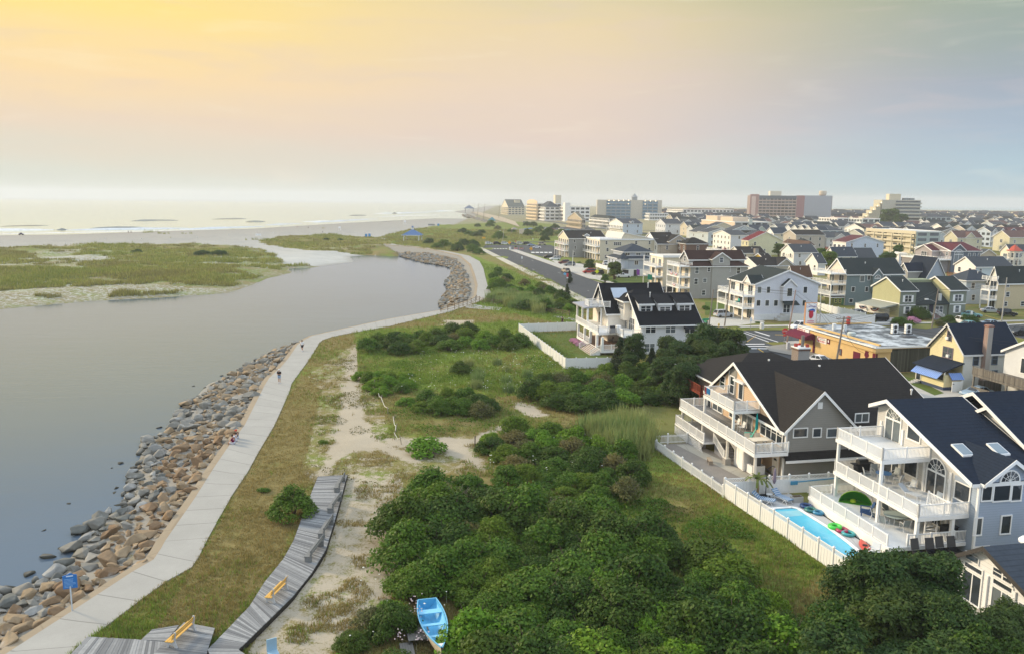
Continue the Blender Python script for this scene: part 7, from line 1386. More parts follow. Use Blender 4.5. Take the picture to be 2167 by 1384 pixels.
def make_car(kd):
 r=thing('car','car','car',(0,0,-100));suv=kd in('suv','van','pickup','jeep');l={'sedan':4.7,'suv':4.7,'van':4.9,'pickup':5.4,'jeep':4.1}[kd];w_=1.84 if not suv else 1.92;hb=.92 if not suv else 1.08;ht=1.45 if kd=='sedan' else 1.78;f=l/2;m_=MB()
 side=[(-f,.42),(-f+.05,.75),(-f+.1,hb-.06),(-f+.5,hb),(f-1.2,hb),(f-.25,hb-.18),(f,hb-.35),(f,.40),(f-.2,.28),(-f+.2,.28)]
 n=len(side);lay=[]
 for y,k in((-w_/2,.94),(-w_/2+.1,1),(w_/2-.1,1),(w_/2,.94)):lay+=[(x*k,y,.55+(z-.55)*(k if z>.55 else 1.))for x,z in side]
 m_.add(lay,[tuple(range(n)),tuple(range(4*n-1,3*n-1,-1))]+[(j*n+i,(j+1)*n+i,(j+1)*n+(i+1)%n,j*n+(i+1)%n)for j in range(3)for i in range(n)])
 rear={'sedan':(-f+.75,-f+1.35),'suv':(-f+.12,-f+.4),'van':(-f+.1,-f+.3),'pickup':(-.35,-.15),'jeep':(-f+.1,-f+.15)}[kd];frt={'sedan':(f-1.35,f-2.1),'suv':(f-1.25,f-1.95),'van':(f-.8,f-1.6),'pickup':(f-1.3,f-2.),'jeep':(f-1.4,f-1.55)}[kd]
 b0,b1,t0,t1=rear[0],frt[0],rear[1],frt[1];wb,wt=w_/2-.09,w_/2-.27;z0,z1=hb-.03,ht-.07;g=MB()
 c8=[(b0,-wb,z0),(b1,-wb,z0),(b1,wb,z0),(b0,wb,z0),(t0,-wt,z1),(t1,-wt,z1),(t1,wt,z1),(t0,wt,z1)];g.add(c8,[(0,1,5,4),(1,2,6,5),(2,3,7,6),(3,0,4,7)])
 m_.add([(t0-.05,-wt-.02,z1-.02),(t1+.05,-wt-.02,z1-.02),(t1+.05,wt+.02,z1-.02),(t0-.05,wt+.02,z1-.02),(t0+.1,-wt+.1,ht),(t1-.1,-wt+.1,ht),(t1-.1,wt-.1,ht),(t0+.1,wt-.1,ht)],[(3,2,1,0),(4,5,6,7),(0,1,5,4),(1,2,6,5),(2,3,7,6),(3,0,4,7)])
 for i in range(4):m_.bar(c8[i],c8[i+4],.09)
 for s in(-1,1):xm=(b0+b1)/2-.1;m_.bar((xm,s*wb,z0),(xm,s*wt,z1),.09);m_.bar((b1-.35,s*(wb+.02),z0+.08),(b1-.35,s*(wb+.2),z0+.1),.14)
 if kd=='pickup':m_.box(-f+.05,-.4,-w_/2+.02,-w_/2+.1,hb-.02,hb+.12).box(-f+.05,-.4,w_/2-.1,w_/2-.02,hb-.02,hb+.12)
 m_.obj('body',PAINT0,r,bev=.03);g.obj('window',CARG,r)
 for x in(-f+.85,f-.9):
  for s in(-1,1):wl=put('wheel',WH,r,(x,s*(w_/2-.1),.35),(math.pi/2*-s,0,0));put('rim',RM,wl)
 for s in(-1,1):MB().box(f*.95-.04,f*.95+.03,s*.62-.2,s*.62+.2,hb-.36,hb-.2).obj('headlight',HEAD,r);MB().box(-f*.955-.07,-f*.955+.02,s*.68-.16,s*.68+.16,hb-.28,hb-.1).obj('tail_light',TAIL,r)
 MB().box(-f-.03,-f+.1,-.25,.25,.55,.68).obj('licence_plate',plain((.6,.58,.45)),r);return r
PROTO={k:make_car(k)for k in('sedan','suv','van','pickup','jeep')}
used=set()
CC=dict(white=(.75,.76,.77),black=(.012,.013,.016),silver=(.42,.45,.48),sblue=(.26,.36,.46),red=(.36,.02,.02),maroon=(.10,.015,.02),tan=(.42,.36,.27),grey=(.16,.18,.2),teal=(.18,.38,.40),green=(.03,.06,.04),offw=(.62,.60,.54))
def car(kd,px,py,hd,col,lb,z=.03,grp=None):
 """hd: degrees, 0 = nose inland, 90 = nose away along the shore"""
 p=P(px,py,z);rz=A0+R_(hd);pt=plain(CC[col],.22 if col!='black' else .15,0.,.02)
 c=PROTO[kd]if kd not in used else dup(PROTO[kd],(0,0,0),0)
 used.add(kd);c.location=(p[0],p[1],z);c.rotation_euler=(0,0,rz);c['label']=lb
 if grp:c['group']=grp
 elif 'group' in c:del c['group']
 recolour(c,PAINT0,pt);return c
GP='cars parked in the lot behind the pavilion'
for a in(('sedan',2066,838,186,'sblue','silver blue sedan parked by the dark board fence',.06),('sedan',1909,832,82,'black','black sedan parked behind the roof of the tan and grey house',.06),('sedan',1736,769,-75,'white','white coupe parked beside the restaurant',.16),('suv',1792,782,100,'black','black car parked against the yellow restaurant wall',.16),('suv',1531,671,8,'silver','silver SUV in the driveway of the white gabled house',.08),('suv',1692,697,190,'white','white SUV parked in the street beyond the restaurant',.04),('suv',1857,679,172,'black','black SUV beside the sage green house',.06),('sedan',1812,667,185,'grey','dark sedan behind the white bunting fence',.06),('sedan',2058,642,8,'black','black sedan in front of the pale blue house',.05),('sedan',2097,662,-30,'silver','silver coupe parked on the far side street',.05),('jeep',2131,669,-25,'black','black off road car with a boxy top at the far corner',.05),('sedan',2054,671,-30,'teal','pale teal sedan at the right corner of the sage house',.05),('sedan',2052,692,5,'teal','teal car half hidden behind the pale yellow house',.05),('sedan',2098,690,8,'sblue','steel blue car half hidden behind the navy roof',.05),('pickup',2158,708,185,'black','black pickup truck at the right edge of the street',.05),('suv',1197,577,96,'tan','cream SUV seen from behind on the ocean road',.04),('van',1247,579,175,'red','red van parked in the driveway by the round tree',.17),('suv',1264,582,178,'black','black SUV next to the red van',.17),('suv',1193,559,178,'maroon','dark maroon SUV in the driveway of the cream house',.17),('suv',1205,563,178,'grey','dark grey SUV next to the maroon SUV',.17),('suv',1174,551,180,'white','white SUV below the balconies of the grey shingled house',.05),('suv',1160,547,180,'black','black SUV left of the white SUV below the balconies',.05),('suv',1034.5,518,5,'white','white SUV at the left end of the parked row',.04),('suv',1052,518,5,'black','black SUV, second in the parked row',.04),('suv',1068.5,518,5,'white','white SUV, third in the parked row',.04),('sedan',1085,518,5,'grey','dark blue grey car in the middle of the parked row',.04),('suv',1100.6,518,5,'offw','tan SUV, fifth in the parked row',.04),('suv',1115,518,5,'black','black SUV behind the small round tree of the lot',.04),('sedan',1124,521,12,'sblue','silver blue sedan in the parking lot aisle',.04),('sedan',1136,526,-14,'white','white sedan pulling across the parking lot',.04),('suv',1147,519,5,'tan','tan SUV at the right end of the parked row',.04),('suv',1384,617,185,'black','black SUV beside the narrow cream house',.07),('suv',1411,620,185,'black','black car under the balconies of the grey three storey house',.07),('sedan',1418,630,175,'offw','pale car before the garage of the grey three storey house',.07),('pickup',1318,588,180,'white','white pickup under the layered blue grey house',.08),('sedan',1157,486,0,'white','white car far off in the hotel parking lot',.05),('sedan',1168,487,0,'red','red car far off in the hotel parking lot',.05),('sedan',1187,486,20,'offw','pale car at the back of the hotel parking lot',.05),('sedan',1202,489,30,'teal','teal car at the edge of the hotel parking lot',.05),('sedan',1218,491,0,'white','white car nearest the hedge of the hotel parking lot',.05),('sedan',1110,472,0,'grey','dark car below the white hotel front',.05),('sedan',1122,474,0,'silver','silver car below the tan hotel front',.05)):
 car(*a)
rc=random.Random(9);spots=[]
for k in range(5,34):spots.append((A1+Sv*(k*11.5-20)+Tv*rc.choice((1.4,9.4)),90 if rc.random()<.5 else-90))
for kk in(85,170,255):
 for i in range(14):spots.append((np.array([45.-6-kk*.12,166.5+kk,0])+Tv*(20+i*rc.uniform(8,11))+Sv*rc.choice((-1.4,-7.6)),0 if rc.random()<.5 else 180))
nc_=0
for p,hd in spots:
 q=proj(p)
 if rc.random()<.35 or q[0]>2160 or nc_>=46:continue
 cn=rc.choice(('white','black','silver','grey','sblue','red','tan','white','grey'));nm={'sblue':'steel blue','tan':'tan'}.get(cn,cn);c=dup(PROTO[rc.choice(('sedan','suv','suv','van'))],(p[0],p[1],.04),A0+R_(hd),nm+' car parked along one of the further side streets','cars along the further streets');nc_+=1
 if c.name.startswith('car'):recolour(c,PAINT0,plain(CC[cn],.22 if cn!='black' else .15,0.,.02))
POLE=plain((.26,.22,.18),.9,0.,.2);PALEP=plain((.42,.40,.36),.8)
TOPS={}
def pole(key,base,top,label,name='utility_pole',r0=.16,mat=POLE,arm=False,can=False,lamp=False):
 b=P(*base);z=hgt(b,top[1]);pt=np.array(b);k=0
 for _ in range(6):k=toX(np.array([b[0],b[1],z]),np.array([1.,0,0]),top[0])
 k=max(-.12*z,min(.12*z,k));r=thing(name,label,'pole',tuple(b),0,'utility poles' if name=='utility_pole' else None);MB().tube([(0,0,-.2),(k,0,z)],[r0,r0*.65],8).obj('shaft',mat,r);TOPS[key]=np.array([b[0]+k,b[1],z])
 if arm:
  MB().bar((k-1.3,-.12,z-.35),(k+1.3,.12,z-.35),.12).bar((k-1.1,-.3,z-.9),(k+1.1,.1,z-.9),.1).obj('crossarm',mat,r)
  for x in(-1.2,-.6,.6,1.2):MB().tube([(k+x,0,z-.3),(k+x,0,z-.08)],.05,6).obj('insulator',STEEL,r)
 if can:MB().tube([(k+.45,-.1,z-2.6),(k+.45,-.1,z-1.1)],.32,10).obj('transformer',plain((.5,.52,.52),.5),r)
 if lamp:MB().tube([(k*.6,0,z*.66),(k*.6-1.2,-.2,z*.72),(k*.6-2.,-.2,z*.73)],.05,6).obj('lamp_arm',STEEL,r);MB().box(k*.6-2.5,k*.6-1.8,-.35,-.05,z*.72,z*.75).obj('lamp_head',plain((.7,.72,.72)),r)
 return r
pole('a',(1497,711),(1510,613),'grey utility pole at the corner behind the white beach house');pole('b',(1533,690.5),(1546,592),'tall utility pole in front of the white gabled house');pole('c',(1665,725),(1684,614),'leaning pinkish utility pole beside the stop sign',mat=plain((.36,.26,.22),.9));pole('d',(1766.5,783),(1786.5,670),'utility pole with a crossarm between the parked cars and the restaurant',r0=.2,arm=True)
pole('e',(1971,695.5),(1986,611),'utility pole with a transformer and street lamp before the sage house',can=True,lamp=True);pole('f',(2119,683),(2131,588),'grey utility pole at the far side street corner',mat=PALEP);pole('g',(1063.6,511),(1067,481),'thin pole behind the parked row of cars','lamp_post',.13,PALEP,lamp=True);pole('h',(1211,566),(1213,530),'pale metal post on the ocean road pavement','lamp_post',.13,plain((.7,.68,.62)))
pole('i',(1663,534),(1668,505),'dark utility pole by the yellow cottage');pole('j',(1727,522),(1731,489),'utility pole among the far houses below the blue row');pole('k',(1023,465),(1026,431),'far pole on the road by the jetty',r0=.3);pole('l',(1010,462),(1013,431),'second far pole on the jetty road',r0=.3);pole('m',(1055,462),(1058,433),'far pole at the start of the hotel strip',r0=.3);pole('n',(1258,498),(1260,468),'pole in front of the white motel',r0=.2);pole('o',(1660,518),(1664,488),'pole left of the blue gabled row',r0=.2)
pole('q',(1284,506),(1287,476),'pole before the white house with twin gables',r0=.2)
def wires(a,b,n,label,sag=.8,dz=0.,grp=None):
 A,B=TOPS[a],TOPS[b];r=thing('power_line',label,'power line',tuple(A),0,grp)
 for i in range(n):
  o=np.array([(i-(n-1)/2)*.5,0,-.3-dz-(i%2)*.5]);pts=[]
  for k in range(13):u=k/12;p=(B-A)*u+o;p[2]-=sag*4*u*(1-u);pts.append(tuple(p))
  MB().tube(pts,.022,4).obj('wire',DARK,r)
wires('d','c',3,'power lines from the crossarm pole to the leaning pole',.6);wires('c','b',3,'power lines from the leaning pole across the side street',.6);wires('d','e',3,'power lines over the restaurant roof',.9);wires('e','f',3,'power lines along the side street past the sage house',.7);wires('b','a',2,'short power lines between the two corner poles',.4)
TOPS['x']=np.array([95.,96.,8.5]);wires('d','x',2,'power lines running to the right past the pale yellow house',1.);TOPS['y']=RS.wd(1,3,4.5);wires('d','y',1,'service cable drooping from the crossarm pole to the restaurant',1.2,1.5)
def sign(name,px,py,h_,label,build,cat='sign'):
 p=P(px,py);r=thing(name,label,cat,(p[0],p[1],.1),A0);MB().tube([(0,0,0),(0,0,h_)],.05,6).obj('post',STEEL,r);build(r,h_);return r
def octa(r,h_):
 o=MB().slab([(.62*math.cos(R_(22.5+45*i)),-.06,h_-.5+.62*math.sin(R_(22.5+45*i)))for i in range(8)][::-1],(0,-.03,0)).obj('plate',plain((.55,.01,.03),.4),r);text('STOP',.44,plain((.8,.8,.8)),o,(0,-.1,h_-.5),FACE_S,.005);MB().box(-.35,.35,-.09,-.06,h_-1.45,h_-1.2).obj('sub_plate',plain((.55,.01,.03),.4),r)
sign('stop_sign',1659,729,3.0,'red stop sign at the corner near the leaning pole',octa)
def diam(c,s=.62):return lambda r,h_:MB().slab([(0,-.06,h_-s*2),(s,-.06,h_-s),(0,-.06,h_),(-s,-.06,h_-s)],(0,-.03,0)).obj('plate',plain(c,.45),r)
YY=(.75,.78,.02);sign('warning_sign',1263,589,2.9,'bright yellow diamond warning sign on the ocean road lawn',diam(YY,.75));sign('warning_sign',1123.6,537,3.2,'orange diamond sign at the parking lot corner',diam((.75,.36,.02),.95));sign('warning_sign',1078,527,4.2,'orange diamond sign at the crosswalk',diam((.75,.36,.02),1.0));sign('warning_sign',1023.5,513,3.,'orange board sign left of the parked row',lambda r,h_:MB().box(-1.,1.,-.06,-.03,h_-1.,h_).obj('plate',plain((.72,.38,.03)),r))
sign('street_sign',1492,708,3.2,'green street name sign at the corner pole',lambda r,h_:MB().box(-.7,.7,-.04,.04,h_-.4,h_).box(-.04,.04,-.6,.6,h_-.8,h_-.42).obj('plate',plain((.02,.30,.14),.4),r))
sign('traffic_sign',1200.5,602,3.4,'red sign with a round blue sign on the near side of the ocean road',lambda r,h_:(MB().box(-.3,.3,-.08,-.05,h_-1.2,h_).obj('plate',plain((.55,.04,.06),.4),r),MB().tube([(-.9,-.05,h_-.2),(-.9,-.09,h_-.2)],.42,14).obj('round_plate',plain((.15,.45,.7),.4),r),MB().box(-.25,.25,-.08,-.05,h_-1.65,h_-1.25).obj('sub_plate',TRIM,r)))
for px,py,lb in((1104.5,557,'small white sign on the near verge of the ocean road'),(1029,524,'small white sign by the crosswalk end'),(1127.5,514,'small white sign behind the parked row'),(1588,699,'thin grey sign post on the lawn of the white gabled house'),(2054,683,'white sign post at the corner right of the sage house'),(1091,519,'red and green sign at the middle of the parked row')):sign('traffic_sign',px,py,2.6,lb,lambda r,h_:MB().box(-.28,.28,-.08,-.05,h_-.9,h_).obj('plate',plain((.74,.76,.74),.5)if 'red' not in r['label']else plain((.5,.12,.12)),r))
p=P(1521,693);tag(MB().lathe([(.2,0),(.2,.08),(.13,.1),(.13,.5),(.17,.52),(.15,.66),(.05,.75)],(0,0,0),10).tube([(-.24,0,.42),(.24,0,.42)],.07,8).obj('fire_hydrant',plain((.6,.42,.03),.4),None,(p[0],p[1],.14)),'yellow fire hydrant on the grass strip at the corner','hydrant')
p=P(1612,697);tag(MB().lathe([(.42,0),(.45,.05),(.42,1.2),(.3,1.28)],(0,0,0),12).obj('litter_bin',plain((.7,.7,.68)),None,(p[0],p[1],.1)),'white round bin on the grass strip of the side street','bin');p=P(1667,740);tag(MB().box(-.25,.25,-.2,.2,0,1.1).box(-.28,.28,-.23,.23,1.1,1.25).obj('meter_box',plain((.5,.52,.54),.5),None,(p[0],p[1],.15),A0),'grey metal box on the restaurant corner pavement','meter box')
p=P(1079.5,530);tag(MB().box(-.5,.5,-.4,.4,0,1.4).box(-.55,.55,-.45,.45,1.4,1.55).obj('litter_bin',plain((.7,.7,.66)),None,(p[0],p[1],.1),A0),'white square bin at the end of the parking lot kerb','bin')
PT=thing('flower_planter','pair of pink flower planters with a palm at the parking lot kerb','planter',tuple(P(1097,528)),A0);MB().box(-2.2,-.4,-.5,.5,0,.9).obj('trough',plain((.55,.3,.28)),PT);MB().box(.4,2.4,-1.8,-.8,0,.9).obj('trough',plain((.55,.3,.28)),PT);put('foliage',SH['low'][0][0][0],PT,(-1.2,0,.8),0,(.7,.5,.9));put('foliage',SH['lowbright'][0][0][0],PT,(1.4,-1.3,.8),0,(.7,.4,.6))
PINK=foliage((.45,.20,.36),(.62,.38,.55),0.)
for i,(px,py,s,lb)in enumerate(((1930,684,1.05,'pink hydrangea left of the sage house stairs'),(2032,684,1.15,'pink hydrangea under the right wing of the sage house'))):
 p=P(px,py);P_,Nn=crown(50+i,2.8,1.5,22,60,(.25,.4),.2);o=put('shrub',leaf_mesh('foliage',P_,Nn,.2,PINK,1.,i),None,(p[0],p[1],0),0,(s,s,s));put('foliage',SH['low'][0][0][0],o,(0,0,-.1),0,(1.1,1.1,1.));tag(o,lb,'shrub')
P_,Nn=crown(61,2.,1.1,20,60,(.25,.4),.2)
for i,y in enumerate((8.5,10.3,12.,13.6)):q=HA.wd(-8.3,y);o=put('shrub',leaf_mesh('foliage',P_,Nn,.17,PINK,1.,i),None,(q[0],q[1],0),i,(.75,.95,.9));put('foliage',SH['low'][0][0][0],o,(0,0,-.1),0,(.8,.8,.9));tag(o,'pink flowering hydrangea along the porch steps of the white house','shrub','hydrangeas along the porch')
g0=P(853,510.5);g=thing('beach_pavilion','open white pavilion with a blue hip roof and cupola','pavilion',(g0[0],g0[1],0.),R_(-6));W_,D_=10.2,9.;BR=plain((.09,.17,.33),.7)
for x in(.3,W_-.3):
 for y in(.3,D_-.3):MB().box(x-.22,x+.22,y-.22,y+.22,-.3,3.6).obj('post',TRIM,g)
for y in(.3,D_-.3):
 for x,s in((.5,1),(W_-.5,-1)):MB().slab([(x,y-.1,1.9),(x+s*.5,y-.1,2.9),(x+s*1.6,y-.1,3.5),(x,y-.1,3.5)],(0,.2,0)).obj('brace',TRIM,g)
for x in(.3,W_-.3):
 for y,s in((.5,1),(D_-.5,-1)):MB().slab([(x-.1,y,1.9),(x-.1,y+s*.5,2.9),(x-.1,y+s*1.6,3.5),(x-.1,y,3.5)],(.2,0,0)).obj('brace',TRIM,g)
MB().add([(-.8,-.8,3.6),(W_+.8,-.8,3.6),(W_+.8,D_+.8,3.6),(-.8,D_+.8,3.6),(W_/2-.7,D_/2-.7,6.9),(W_/2+.7,D_/2-.7,6.9),(W_/2+.7,D_/2+.7,6.9),(W_/2-.7,D_/2+.7,6.9)],[(0,1,5,4),(1,2,6,5),(2,3,7,6),(3,0,4,7),(4,5,6,7),(3,2,1,0)]).obj('roof',BR,g);MB().box(-.82,W_+.82,-.9,-.81,3.35,3.62).box(-.9,-.81,-.9,D_+.8,3.352,3.618).obj('fascia',TRIM,g)
c=MB().box(W_/2-.62,W_/2+.62,D_/2-.62,D_/2+.62,6.9,8.3).obj('cupola',TRIM,g);MB().add([(W_/2-.8,D_/2-.8,8.3),(W_/2+.8,D_/2-.8,8.3),(W_/2+.8,D_/2+.8,8.3),(W_/2-.8,D_/2+.8,8.3),(W_/2,D_/2,9.3)],[(0,1,4),(1,2,4),(2,3,4),(3,0,4),(3,2,1,0)]).obj('cupola_roof',BR,c);MB().box(0,W_,0,D_,-.3,.12).obj('floor',concrete((.5,.48,.43)),g)
for x in(2.2,4.6,7.):
 r=thing('picnic_table','brown picnic table under the blue roofed pavilion','table',tuple(g.matrix_basis@Vector((x,2.6,.12))),R_(-6),'picnic tables in the pavilion');wd_=plain((.22,.12,.08),.8);MB().box(-.8,.8,-.4,.4,.72,.78).obj('top',wd_,r);MB().box(-.8,.8,-.9,-.62,.42,.47).obj('bench_seat',wd_,r);MB().box(-.8,.8,.62,.9,.42,.47).obj('bench_seat',wd_,r)
 for s in(-.6,.6):MB().bar((s,-.75,.12-.12),(s,.2,.72),.08).bar((s,.75,0),(s,-.2,.722),.08).obj('leg',wd_,r)
def potty(px,py,lb,grp=None,s=1.25):
 p=P(px,py,-.2);r=thing('portable_toilet',lb,'toilet',(p[0],p[1],-.3),R_(8),grp);MB().box(-.6*s,.6*s,-.6*s,.6*s,0,2.1*s).obj('cabin',plain((.03,.20,.48),.5),r);MB().box(-.65*s,.65*s,-.65*s,.65*s,2.1*s,2.3*s).obj('roof',plain((.75,.76,.78)),r);MB().box(-.4*s,.4*s,-.63*s,-.601*s,.1,1.95*s).obj('door',plain((.05,.28,.58),.5),r)
potty(775,503.5,'blue portable toilet, left one of the pair on the beach');potty(782,503,'blue portable toilet, right one of the pair on the beach');potty(927.5,481,'single blue portable toilet beyond the pavilion',None,1.5)
p=P(913,480.5,-.2);r=thing('notice_board','grey board with a yellow base beyond the pavilion','sign',(p[0],p[1],-.4),0);MB().box(-3.2,3.2,-.1,.1,1.2,2.8).obj('board',plain((.30,.30,.29)),r);MB().box(-2.,2.8,-.2,-.11,0,.9).obj('base',plain((.6,.45,.12)),r)
p=P(547,505.5,-.6);r=thing('beach_sign','white frame sign standing on the open beach','sign',(p[0],p[1],-.7),0);[MB().box(x-.1,x+.1,-.08,.08,0,3.4).obj('post',TRIM,r)for x in(-1.7,1.7)];MB().box(-1.6,1.6,-.06,.06,2.0,3.2).obj('board',plain((.74,.76,.76)),r)
def tower_chair(px,py,lb,s=1.):
 p=P(px,py,-.7);r=thing('lifeguard_chair',lb,'lifeguard chair',(p[0],p[1],-.8),.4,'lifeguard chairs on the beach')
 for x in(-1,1):
  for y in(-.8,.8):MB().bar((x*s,y*s,0),(x*.5*s,y*.3*s,2.6*s),.12).obj('leg',TRIM,r)
 MB().box(-.7*s,.7*s,-.5*s,.5*s,2.5*s,2.62*s).obj('seat',TRIM,r);MB().box(-.7*s,.7*s,.4*s,.5*s,2.62*s,3.5*s).obj('backrest',TRIM,r);MB().bar((-.8*s,-.7*s,1.2*s),(.8*s,-.7*s,1.2*s),.1).obj('rung',TRIM,r)
tower_chair(719,491.5,'white lifeguard chair on the beach left of the toilets',1.2);tower_chair(857,479,'white lifeguard chair on the beach above the pavilion',1.5)
for px,py,lb in((139,522,'pale post at the edge of the dune island'),(222.5,510.5,'white sign post on the beach behind the dune island'),(300,512,'thin white post on the beach behind the island'),(417.5,508,'white post on the wide beach'),(578,497,'white post left of the lifeguard chair'),(683,496,'dark post on the edge of the far dune'),(484,503,'small pale post on the beach')):p=P(px,py,-.5);tag(MB().tube([(0,0,-.3),(0,0,1.9)],.09,6).box(-.25,.25,-.06,.06,1.2,1.9).obj('beach_post',plain((.66,.66,.62))if 'dark' not in lb else DARK,None,(p[0],p[1],-.5)),lb,'post')
p=P(993,449,1.);r=thing('beach_pavilion','small hip roofed pavilion far off on the jetty','pavilion',(p[0],p[1],0),0);S_=9
for x in(-.8,.8):
 for y in(-.7,.7):MB().box(x*S_-.5,x*S_+.5,y*S_-.5,y*S_+.5,-1,7).obj('post',plain((.5,.48,.44)),r)
MB().add([(-1.15*S_,-S_,7),(1.15*S_,-S_,7),(1.15*S_,S_,7),(-1.15*S_,S_,7),(0,0,13.5)],[(0,1,4),(1,2,4),(2,3,4),(3,0,4),(3,2,1,0)]).obj('roof',plain((.13,.17,.24)),r)
p=P(1103,496);r=thing('beach_kiosk','small beach kiosk with a long blue awning and pale screen','kiosk',(p[0],p[1],0),A0);MB().box(0,6,0,6,0,3).obj('wall',plain((.34,.36,.37)),r);MB().slab([(-.5,-1,3.0),(9,-1,4.2),(9,6.5,4.2),(-.5,6.5,3.0)],(0,0,.3)).obj('awning',plain((.06,.16,.42)),r);MB().box(-2.5,1.6,-4,-3.8,.3,4).obj('screen',plain((.62,.52,.42)),r);MB().add([(-7,2,3.4),(-2,2,3.4),(-2,7,3.4),(-7,7,3.4),(-4.5,4.5,5.2)],[(0,1,4),(1,2,4),(2,3,4),(3,0,4),(3,2,1,0)]).obj('canopy',plain((.30,.26,.22)),r);[MB().box(x-.15,x+.15,2.2,2.5,0,3.4).obj('post',plain((.3,.26,.22)),r)for x in(-6.8,-2.3)]
p=P(1041,467.5);tag(MB().add([(-5,-4,0),(5,-4,0),(5,4,0),(-5,4,0),(0,0,4.5)],[(0,1,4),(1,2,4),(2,3,4),(3,0,4),(3,2,1,0)]).obj('tent',plain((.08,.24,.27)),None,(p[0],p[1],0)),'teal tent far off on the beach below the hotels','tent')
SBR=[P(*a)for a in((1016,461),(1040,467),(1065,473),(1050,476))];sheet('promenade',[P(995,449.5),P(1020,458),P(1070,472),P(1100,482),P(1090,470),P(1060,460),P(1010,449)],.4,concrete((.46,.38,.27)))
def skin(vs,es,rad,mat,name,par,sub=1):
 me=bpy.data.meshes.new(name);me.from_pydata([tuple(v)for v in vs],es,[]);o=bpy.data.objects.new(name,me);COL.objects.link(o);sk=o.modifiers.new('skin','SKIN');sk.use_smooth_shade=True
 for i,v in enumerate(me.skin_vertices[0].data):v.radius=(rad[i]if isinstance(rad[i],tuple)else(rad[i],)*2);v.use_root=i==0
 o.modifiers.new('sub','SUBSURF').levels=sub;o.modifiers['sub'].render_levels=sub;dg=bpy.context.evaluated_depsgraph_get();m2=bpy.data.meshes.new_from_object(o.evaluated_get(dg));bpy.data.objects.remove(o);m2.materials.clear();m2.materials.append(mat);return put(name,m2,par)
SKIN_=plain((.48,.28,.19),.6)
def person(label,loc,rz,s=1.,shirt=(.8,.8,.8),shorts=(.02,.02,.03),hair=(.06,.04,.03),pose='walk',cap=None,grp=None,shoes=(.7,.7,.7)):
 r=thing('person',label,'person',tuple(loc),rz,grp);r.scale=(s,)*3
 if pose=='sit':
  hip=.1;J=dict(pel=(0,0,hip),che=(0,-.04,hip+.34),nek=(0,.0,hip+.52),hea=(0,.07,hip+.66),top=(0,.08,hip+.78));hl,hr_=(-.10,0,hip),(.10,0,hip);kl,kr=(-.13,.42,hip+.04),(.13,.42,hip+.06);al,ar=(-.13,.5,-.32),(.13,.52,-.30);tl,tr=(-.14,.68,-.36),(.14,.7,-.34);sl,sr=(-.19,-.02,hip+.46),(.19,-.02,hip+.46);el_,er=(-.25,.08,hip+.22),(.25,.1,hip+.22);wl,wr=(-.12,.3,hip+.2),(.12,.3,hip+.22)
 else:
  k=1 if pose=='walk' else .35;J=dict(pel=(0,0,.93),che=(0,.02,1.28),nek=(0,.03,1.48),hea=(0,.06,1.62),top=(0,.05,1.74));hl,hr_=(-.10,0,.9),(.10,0,.9);kl,kr=(-.11,.16*k,.5),(.11,-.02,.48);al,ar=(-.11,.12*k,.09),(.11,-.30*k,.14*k+.07*(1-k));tl,tr=(-.12,.30*k+.06,.04),(.12,-.2*k+.1,.04);sl,sr=(-.20,.01,1.42),(.20,.01,1.42)
  if pose=='phone':el_,er=(-.25,.02,1.14),(.25,.02,1.14);wl,wr=(-.08,.26,1.16),(.08,.26,1.16)
  else:el_,er=(-.27,-.10*k,1.14),(.27,.02,1.14);wl,wr=(-.26,.04,.90),(.27,.16*k,.92)
 v=[J['pel'],J['che'],J['nek'],J['hea'],J['top'],hl,kl,al,tl,hr_,kr,ar,tr,sl,el_,wl,sr,er,wr];e=[(0,1),(1,2),(2,3),(3,4),(0,5),(5,6),(6,7),(7,8),(0,9),(9,10),(10,11),(11,12),(1,13),(13,14),(14,15),(1,16),(16,17),(17,18)]
 rad=[(.15,.11),(.17,.12),.06,(.085,.10),(.07,.08),.095,.06,.04,.035,.095,.06,.04,.035,.07,.045,.03,.07,.045,.03]
 for wi,ei,sg in((15,14,-1),(18,17,1)):
  w_=Vector(v[wi]);d_=(w_-Vector(v[ei])).normalized();sd=Vector((0,1,0));v.append(tuple(w_+d_*.07));rad.append((.035,.018));pm=len(v)-1;e.append((wi,pm))
  for f in range(4):v.append(tuple(w_+d_*(.15+.012*(f in(1,2)))+sd*(f-1.5)*.02+Vector((-sg*.02,0,0))));rad.append(.009);e.append((pm,len(v)-1))
  v.append(tuple(w_+d_*.09+sd*.05));rad.append(.01);e.append((wi,len(v)-1))
 b=skin(v,e,rad,SKIN_,'body',r)
 h_=Vector(J['hea']);face=MB();face.cbox(h_+Vector((-.035,.098,.02)),(.022,.012,.012));face.cbox(h_+Vector((.035,.098,.02)),(.022,.012,.012));face.cbox(h_+Vector((0,.098,-.05)),(.05,.01,.012));face.obj('face',plain((.06,.03,.025)),b);nz=MB();nz.add([h_+Vector(q)for q in((-.015,.09,-.02),(.015,.09,-.02),(0,.09,.03),(0,.122,-.015))],[(0,1,3),(1,2,3),(2,0,3)]);nz.box(h_.x-.105,h_.x-.08,h_.y-.02,h_.y+.02,h_.z-.03,h_.z+.03).box(h_.x+.08,h_.x+.105,h_.y-.02,h_.y+.02,h_.z-.03,h_.z+.03).obj('nose_and_ears',SKIN_,b)
 MB().lathe([(.098,0),(.108,.05),(.095,.11),(.06,.15),(.01,.165)],(h_.x,h_.y-.02,h_.z+.02),12).obj('cap' if cap else 'hair',plain(cap or hair,.8),r)
 if cap:MB().cbox((h_.x,h_.y+.12,h_.z+.05),(.14,.12,.02)).obj('cap_peak',plain(cap,.8),r)
 mid=lambda a,b,t:tuple(Vector(a).lerp(Vector(b),t))
